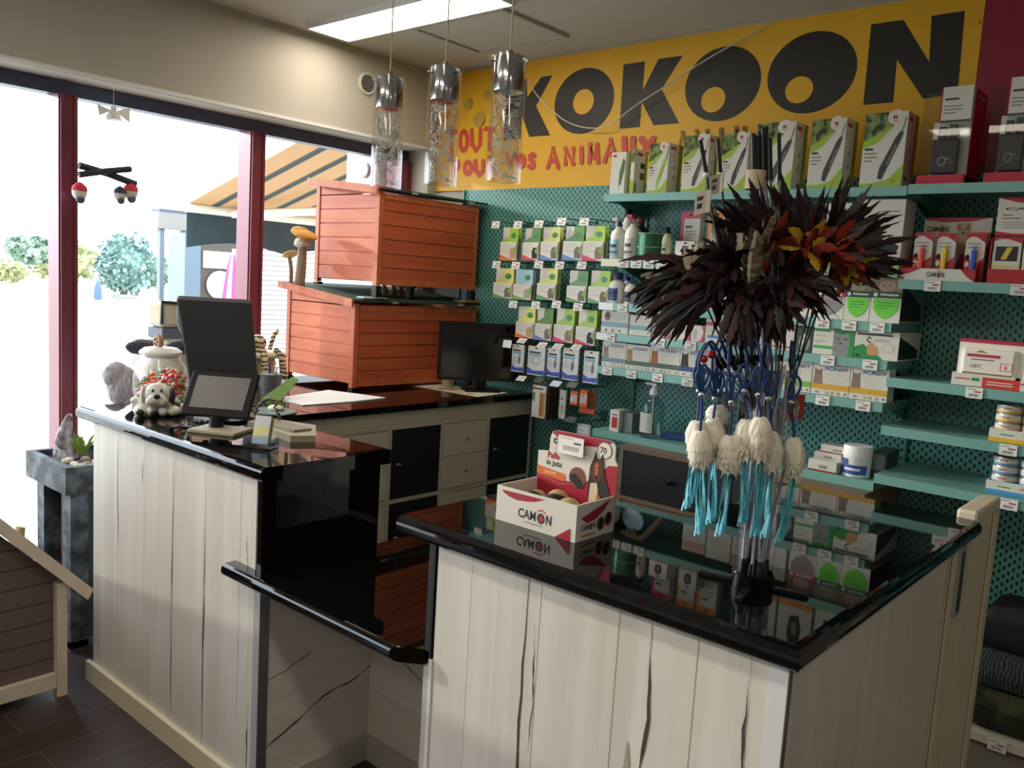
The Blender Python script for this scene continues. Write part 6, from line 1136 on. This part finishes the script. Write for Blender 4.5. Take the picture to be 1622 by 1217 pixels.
for (u, v, dz, r) in ((.20, .35, .030, .030), (.45, .68, .045, .030), (.48, .22, .030, .030), (.70, .45, .043, .030), (.84, .25, .030, .028), (.16, .72, .030, .030), (.80, .78, .030, .030)):
    cx, cy, cz = bx0+u*w_, by0+v*(by1-by0), CBZ+.0035+dz; lab = {(.20): 'jute ball in the left front corner of the cardboard box', (.45): 'jute ball on top at the back of the cardboard box', (.48): 'jute ball at the middle front of the cardboard box', (.70): 'jute ball with a dark band on top at the right of the box', (.84): 'jute ball in the right front corner of the cardboard box', (.16): 'jute ball in the left back corner of the cardboard box', (.80): 'jute ball in the right back corner of the cardboard box'}[u]
    t2 = thing('jute_ball', lab, 'ball', (cx, cy, cz), rot=(-random.uniform(.6, 1.0), random.uniform(-.3, .3), random.uniform(-.6, .6))); q = MB(JB); q.ball((0, 0, 0), r, seg=28, rings=18); q.build('ball', t2, local=True)
    q = MB(M('#2a1c1c', .8)); n = 28; q.add([((r+.0006)*cos(a)*cos(b_), (r+.0006)*sin(a)*cos(b_)*1.0, (r+.0006)*sin(b_)) for b_ in (-.22, -.07, .07, .22) for a in [2*pi*k/n for k in range(n)]], [(i*n+k, i*n+(k+1) % n, (i+1)*n+(k+1) % n, (i+1)*n+k) for i in range(3) for k in range(n)], None, True); q.build('dark_band', t2, local=True)

# ------------------------------------------------------------------ feather wand display
AX = Vector((-.672, 1.530, ZT)); FH = Vector((CF.x, CF.y, 0)).normalized(); RH = Vector((FH.y, -FH.x, 0))
def DP(px, py, off=0.0):
    """point on the upright plane through the stand that faces the shop entrance, off metres behind it"""
    d = ray(px, py); o = AX+FH*off; return CAM_POS+d*((o-CAM_POS).dot(FH)/d.dot(FH))
t = thing('wand_stand', 'clear tube stand with a black four armed foot holding the feather wands', 'stand', AX)
q = MB(CLEAR); q.lathe([(.036, ZT+.012), (.039, ZT+.34)], AX*Vector((1, 1, 0)) if False else (AX.x, AX.y, 0), caps=False, seg=36); q.lathe([(.0335, ZT+.012), (.0365, ZT+.34)], (AX.x, AX.y, 0), caps=False, seg=36); q.build('clear_tube', t)
q = MB(BLACKG); q.lathe([(0, ZT+.001), (.040, ZT+.001), (.040, ZT+.028), (.0368, ZT+.03), (.0368, ZT+.012), (0, ZT+.012)], (AX.x, AX.y, 0), seg=36); q.build('base_cup', t)
A1 = at(1106, 908, 'z', ZT); A2 = at(1252, 938, 'z', ZT); u = Vector((A2.x-A1.x, A2.y-A1.y, 0)).normalized()
for a in (radians(12), radians(102), radians(192), radians(282)):
    w = Vector((cos(a), sin(a), 0)); n = Vector((-w.y, w.x, 0)); B = Vector((AX.x, AX.y, ZT+.001)); q = MB(BLACK); q.prism([B+w*.041-n*.008, B+w*.105-n*.006, B+w*.105+n*.006, B+w*.041+n*.008], (0, 0, .006)); q.build('foot_arm', t)

DKF = make_two('maroon_feather', '#0b0608', '#2b0d13', 40, .35, .7, .55, (1, 1, .4)); RDF = make_two('red_feather', '#4f120e', '#a3280f', 50, .35, .7, .7); YLF = make_two('yellow_feather', '#a87a1c', '#d0ae2c', 50, .3, .7, .7)
NTF = make_two('barred_feather', '#8a7a58', '#544730', 45, .42, .58, .7, (1, 1, 2.5)); PLF = M('#d6cdb4', .6); BLF = M('#14151a', .35)
def feather(q, base, d, L, w, droop, mat, side=None, tipmat=None, n=16):
    p = Vector(base); d = Vector(d).normalized(); s = d.cross(CF)
    s = s.normalized() if s.length > .1 else Vector((1, 0, 0)); s = Matrix.Rotation(random.gauss(0, .55), 3, d) @ s; pts = []; wav = random.uniform(-.5, .5)
    for i in range(n+1):
        f = i/n; pr = min(1, (f/.18)**.6) if f < .18 else 1 if f < .62 else max(0, 1-((f-.62)/.38)**1.6)
        wd = max(w*.05, w*pr*(random.uniform(.85, 1.2) if i % 2 else random.uniform(.55, .95))); pts.append((p.copy(), s*wd)); p += d*(L/n)
        d = (d+Vector((0, 0, -droop/n))+s*(wav*sin(f*5)/n*1.4)).normalized(); s = (s-d*s.dot(d)).normalized()
    vs = []
    for i, (c_, o_) in enumerate(pts):
        nrm = o_.cross(pts[i][0]-pts[i-1][0]).normalized() if i else Vector((0, 0, 1))
        vs += [c_-o_*random.uniform(.8, 1)+nrm*o_.length*.22, c_, c_+o_*random.uniform(.8, 1)+nrm*o_.length*.22]
    k = int(n*random.uniform(.3, .5))
    f1 = [(3*i, 3*i+1, 3*i+4, 3*i+3) for i in range(n)]+[(3*i+1, 3*i+2, 3*i+5, 3*i+4) for i in range(n)]
    if tipmat: q.add(vs, [f for f in f1 if min(f)//3 < k], mat, True); q.add(vs, [f for f in f1 if min(f)//3 >= k], tipmat, True)
    else: q.add(vs, f1, mat, True)
def plume_wand(label, bx, by, off, bias, cnt, L, w, droop, mats, group, spread=.5, fluff=None):
    B = DP(bx, by, off); t = thing('cat_wand', label, 'cat toy', (AX.x, AX.y, ZT+.013), group=group)
    ang = random.uniform(0, 2*pi); foot = Vector((AX.x+.024*cos(ang), AX.y+.024*sin(ang), ZT+.016)); hv = Vector((B.x-AX.x, B.y-AX.y, 0)); rim = Vector((AX.x, AX.y, ZT+.34))+(hv.normalized()*.030 if hv.length > .01 else hv)
    q = MB(M('#1a1a1c', .4)); q.tube([rim, B], .0018, seg=6); q.tube([foot, rim+(rim-foot)*.25], .0026, M('#9a9ca8', .3), 8); q.tube([foot, foot+(rim-foot)*.12], .004, seg=8); q.build('rod', t)
    q = MB(BLACK); dd = (B-rim).normalized(); q.tube([B-dd*.03, B-dd*.005, B+dd*.008], [.004, .006, .004], seg=10); q.build('cap', t)
    q = MB(mats[0][0] if isinstance(mats[0], tuple) else mats[0]); bias = Vector(RH*bias[0]+Vector((0, 0, 1))*bias[1]+FH*bias[2]).normalized()
    for i in range(cnt):
        r3 = Vector((random.gauss(0, 1), random.gauss(0, 1), random.gauss(0, 1))).normalized(); d = (bias+r3*spread*random.uniform(.4, 1)).normalized(); mt = mats[i % len(mats)]
        feather(q, B+r3*.006, d, L*random.uniform(.6, 1.08), w*random.uniform(.75, 1.2), droop*random.uniform(.5, 1.3), mt[0] if isinstance(mt, tuple) else mt, tipmat=mt[1] if isinstance(mt, tuple) else None)
    for i in range(34 if fluff else 0):
        r3 = Vector((random.gauss(0, 1), random.gauss(0, 1), random.gauss(0, 1))).normalized(); d = (bias*.7+r3).normalized()
        feather(q, B+bias*.012+r3*.004, d, random.uniform(.035, .07), .011, .6, fluff[i % len(fluff)], n=8)
    q.build('feather_plume', t)
random.seed(42)
RB = None; DB2 = None
UPM = [(RDF, DKF), DKF, (RDF, DKF), DKF, (YLF, DKF), (DKF, DKF), (RDF, DKF)]; MRF = M('#350d13', .6)
OQ = ['first', 'second', 'third', 'fourth', 'fifth', 'sixth', 'seventh', 'eighth', 'ninth']
for i, (bx, by, off, b, c_, L, fl) in enumerate(((1228, 394, -.01, (-.9, 1.0, 0), 17, .14, (RDF, MRF, RDF)), (1259, 401, .03, (-.45, 1.0, 0), 17, .14, (RDF, YLF, RDF)), (1279, 405, -.03, (-.05, 1.0, 0), 16, .13, (RDF, RDF, YLF)), (1300, 409, .01, (.25, 1.0, 0), 17, .155, (YLF, RDF, YLF)), (1312, 402, -.02, (.9, .62, 0), 15, .15, (RDF, RDF, MRF)), (1321, 419, .04, (1.0, .25, 0), 14, .135, (YLF, RDF, YLF)))):
    plume_wand('%s from the left of the upper wands with red, yellow and black feathers' % OQ[i], bx, by, off, b, int(c_*1.4), L, .0098, .35, UPM, RB, spread=.42, fluff=fl)
LOWM = [DKF, DKF, (MRF, DKF), BLF, (DKF, MRF)]
for i, (bx, by, off, b, c_, L, dr, sp) in enumerate(((1110, 440, 0, (-1.0, -.25, 0), 14, .15, .8, .30), (1132, 428, .03, (-1.0, .12, 0), 15, .185, 1.4, .30), (1150, 445, -.03, (-1.0, -.35, -.1), 15, .18, .9, .3), (1165, 420, .0, (-.5, .15, -.2), 16, .13, 1.6, .5), (1180, 450, -.03, (-.2, -.8, -.2), 20, .13, .8, .42), (1200, 440, .02, (.15, -.6, -.2), 20, .13, .9, .45), (1222, 455, -.02, (.3, -.9, -.1), 18, .12, .5, .4), (1232, 430, .03, (.55, .25, 0), 14, .10, 1.6, .45), (1245, 440, -.02, (1.0, -.2, 0), 14, .12, .7, .35))):
    plume_wand('%s from the left of the lower wands with long dark maroon feathers' % OQ[i], bx, by, off, b, int(c_*1.4), L, .0098, dr, LOWM, DB2, spread=sp, fluff=(DKF, MRF, DKF))
for i, (bx, by, off, b) in enumerate(((1160, 452, .02, (-.25, 1.2, 0)), (1188, 455, -.02, (.0, 1.2, 0)), (1206, 458, .03, (.25, 1.2, 0)))):
    plume_wand('wand with upright natural brown barred feathers, %s from the left of three' % OQ[i], bx, by, off, b, 14, .15, .0095, .05, [NTF, NTF, PLF, M('#3a352c', .7)], None, spread=.22)
plume_wand('wand with a small pale fluffy tuft left of the barred feathers', 1098, 438, -.01, (.1, 1, 0), 14, .055, .009, .1, [M('#b9a48c', .9), PLF], None, spread=.4)
# two thin rods carrying white price flags
for k, (pts, lab, tg) in enumerate((([(1109, 222), (1119, 277), (1127, 331), (1150, 441)], 'thin black rod with white price flag, left one above the feathers', (1099, 1127, 308, 342)), ([(1137, 222), (1141, 277), (1146, 320), (1152, 355)], 'thin black rod with beige price flag, right one above the feathers', (1123, 1147, 281, 311)))):
    t = thing('cat_wand', lab, 'cat toy', (AX.x, AX.y, ZT+.013)); P_ = [DP(x, y, -.02+.03*k) for x, y in pts]; q = MB(M('#1a1a1c', .4)); q.tube(smooth_path(P_+[Vector((AX.x-.02+.02*k, AX.y, ZT+.34)), Vector((AX.x-.015+.03*k, AX.y+.01, ZT+.02))], 5), .0022, seg=8); q.tube([P_[0], P_[1]], .0042); q.ball(P_[1]+RH*-.001, .0055, WHITE, 10, 8); q.build('rod', t)
    a, b = DP(tg[0], tg[3], -.03), DP(tg[1], tg[2], -.03); q = MB(M('#d9d2c4' if k == 0 else '#b3a48c', .6)); w = RH*((b-a).dot(RH)); hh = Vector((0, 0, b.z-a.z)); sk = Vector((0, 0, .010)); q.prism([a, a+w+sk, a+w+hh+sk, a+hh], FH*.001)
    c = CV(q, a, w+sk, hh, (w+sk).length, hh.length); c.L = 2; c.rect(.12, .62, .5, .8, TXTD); c.rect(.15, .25, .45, .48, TXTD); c.rect(.72, 0, .92, 1, WHITE); q.build('price_flag', t)
# bunch of upright black handles held by a paper band
for k, (x, yt_) in enumerate(((1193, 214), (1198, 218), (1203, 212), (1209, 205), (1214, 203), (1220, 222), (1234, 214))):
    t = thing('cat_wand', 'upright thick black handle in the paper banded bunch, %s from the left' % OQ[k] if k < 6 else 'single upright black handle standing right of the banded bunch', 'cat toy', (AX.x, AX.y, ZT+.013), group='black wand handles' if k < 6 else None)
    P1, P2 = DP(x, yt_, .02+.008*(k % 3)), DP(x+1, 286, .02+.008*(k % 3)); low = Vector((AX.x+.02*cos(k), AX.y+.02*sin(k), ZT+.02))
    q = MB(M('#17181b', .35)); q.tube([P1, P2], .0038); q.ball(P1, .0045, None, 8, 6); q.build('handle', t); q = MB(M('#5c2a2a' if k % 2 else '#2a2a2c', .4)); q.tube([P2, Vector((AX.x+.015*cos(k), AX.y+.015*sin(k), ZT+.34)), low], .0024, M('#8f8f98', .35), 6); q.build('rod', t)
a, b = DP(1190, 297, .0), DP(1217, 268, .0); m = MB(M('#c4b294', .7)); m.T = Matrix.Identity(4); c0 = (a+b)/2; m.lathe([(.0185, a.z), (.0185, b.z)], (c0.x+FH.x*.028, c0.y+FH.y*.028, 0), caps=False, seg=24); m.build('paper_band', label='beige paper band wrapped round the black wand handles', cat='paper band')
# blue cord lures: white fur body, turquoise ribbons
CORD = M('#1c3f78', .5); RIB = make_two('turquoise_ribbon', '#4fb4cc', '#86dfe8', 60, .3, .7, .45); WF = make_fur('white_fur', '#e6dcc6', '#f7f2e6'); CLR = PLAS
lures = [(1105, 667, 715, 1087, 809, -.03, 1135), (1109, 683, 741, 1107, 849, -.06, 1142), (1130, 663, 724, 1126, 831, -.02, 1150), (1156, 690, 749, 1140, 850, -.05, 1158), (1182, 665, 728, 1176, 834, -.055, 1172), (1204, 661, 728, 1196, 852, -.07, 1190), (1221, 685, 746, 1212, 854, -.05, 1208), (1257, 693, 753, 1234, 860, -.02, 1252), (1137, 642, 668, 1133, 760, .03, 1160)]
for k, (fx, ft, fb, rx, rb, off, hx) in enumerate(lures):
    T0, T1 = DP(fx, ft, off), DP(fx-1, fb, off); t = thing('fur_lure_wand', ('white fur lure on a blue cord with turquoise ribbons, %s from the left' % ('first', 'second', 'third', 'fourth', 'fifth', 'sixth', 'seventh', 'eighth')[k]) if k < 8 else 'white fur lure hanging highest, behind the third and fourth ones', 'cat toy', (AX.x, AX.y, ZT+.013))
    hp = DP(hx, 572-4*(k % 3), off*.5); foot = Vector((AX.x+.022*cos(k*.8), AX.y+.022*sin(k*.8), ZT+.016)); q = MB(M('#8d8f9a', .3)); rim = Vector((AX.x, AX.y, ZT+.34))+RH*((hx-1180)/811*.6)
    q.tube([foot, rim, hp], .0024, seg=8); q.tube([foot, foot+(rim-foot)*.1], .0045, BLACK); q.tube([hp-(hp-rim).normalized()*.02, hp], .0045, BLACK); q.build('rod', t)
    q = MB(CORD); s_ = 1 if fx > hx else -1; kn = DP(fx+s_*-3, 620+6*(k % 4), off); top = DP((fx*.55+hx*.45), 545-3*(k % 3), off*.8)
    q.tube(smooth_path([hp, DP(hx*.8+fx*.2, 552, off*.6), top, DP(fx+2*s_, 575, off), kn, T0+Vector((0, 0, .01)), T0], 6), .0027, seg=8)
    for lp in (-1, 1): q.tube(smooth_path([kn, kn+RH*.010*lp+Vector((0, 0, .018)), kn+RH*.013*lp+Vector((0, 0, .038)), kn+RH*.004*lp+Vector((0, 0, .05)), kn+Vector((0, 0, .035)), kn], 5), .0026, seg=8)
    q.ball(kn, .007, M('#b9bcc4', .25, .9), 10, 8); q.build('cord', t)
    q = MB(WF); ax = (T1-T0); rr = .0225; n = 14; random.seed(k)
    q.tube([T0+ax*(i/n) for i in range(n+1)], [rr*(sin(pi*(.06+.88*i/n))**.45)*random.uniform(.93, 1.07) for i in range(n+1)], seg=20)
    for i in range(170):
        f = random.random(); a = random.uniform(0, 2*pi); o = T0+ax*f; dr = (RH*cos(a)+FH*sin(a)); p0 = o+dr*rr*.85*(sin(pi*(.06+.88*f))**.45); p1 = p0+dr*.006+Vector((0, 0, -.013))*random.uniform(.5, 1.2); sd = dr.cross(Vector((0, 0, 1)))*.0025; q.add([p0-sd, p0+sd, p1], [(0, 1, 2)])
    q.build('fur_body', t)
    q = MB(RIB)
    for j in range(6 if k < 8 else 3):
        e = DP(rx+(j-2.5)*3.0, rb-(j*7 % 12), off+.004*(j-3)); mid = (T1+e)/2+RH*random.uniform(-.006, .006)+FH*random.uniform(-.004, .004); pts = smooth_path([T1+Vector((0, 0, .012))+RH*.002*(j-2.5), mid, e], 6); w = .0034
        fv = []
        for i, p in enumerate(pts): a = RH*cos(.3*j+i*.15)+FH*sin(.3*j+i*.15); fv += [p-a*w, p+a*w]
        q.add(fv, [(2*i, 2*i+1, 2*i+3, 2*i+2) for i in range(len(pts)-1)], None, True)
    q.build('ribbon', t)
# sleeves, bells and cards tangled in the cords
for k, (x, off) in enumerate(((1172, -.01), (1196, .01), (1232, .02), (1262, .035))):
    P1, P2 = DP(x, 572, off), DP(x-6+2*k, 650, off); m = MB(PLAS); m.tube([P1, P2], [.008, .007], seg=14); m.tube([P1, P1+Vector((0, 0, .012))], .0085, BLACK, 12); m.build('clear_sleeve', label='clear plastic sleeve with a black end, %s from the left among the blue cords' % ('first', 'second', 'third', 'fourth')[k], cat='sleeve')
for k, (x, y) in enumerate(((1115, 569), (1127, 562))):
    m = MB(M('#c0222c', .18, .4)); p = DP(x, y, -.03); m.ball(p, .0075, None, 16, 10); m.tube([p+Vector((0, 0, .007)), DP(1122, 545, -.03)], .0008, CHROME, 6); m.build('red_bell', label='shiny red bell left of the blue cords, %s one' % ('lower' if k == 0 else 'upper'), cat='bell')
for k, (xa, ya, xb, yb, col, off, lab) in enumerate(((1143, 622, 1166, 690, '#7a6450', .03, 'brown card tag hanging among the blue cords, left one'), (1168, 612, 1186, 672, '#5c4a3c', .04, 'dark brown card tag hanging among the blue cords, middle one'), (1243, 625, 1276, 668, '#a8362e', .02, 'red and tan patterned card hanging at the right of the blue cords'), (1188, 618, 1214, 668, '#6b5a4c', .045, 'brown card tag hanging behind the middle fur lures'))):
    a, b = DP(xa, yb, off), DP(xb, ya, off); w = RH*((b-a).dot(RH)); hh = Vector((0, 0, b.z-a.z)); m = MB(M(col, .6)); m.prism([a, a+w+Vector((0, 0, .006)), a+w+hh, a+hh+Vector((0, 0, -.004))], FH*.0012); c = CV(m, a, w, hh, w.length, hh.length); c.L = 3
    c.ell(.45, .5, .3, .28, M('#c9a87c' if k == 2 else '#9a846a', .6), 9); c.ell(.5, .6, .15, .12, M('#5a3a2a', .6), 8); m.tube([a+hh+w/2, DP((xa+xb)/2+2, ya-30, off)], .0009, PLF, 6); m.build('card_tag', label=lab, cat='tag')
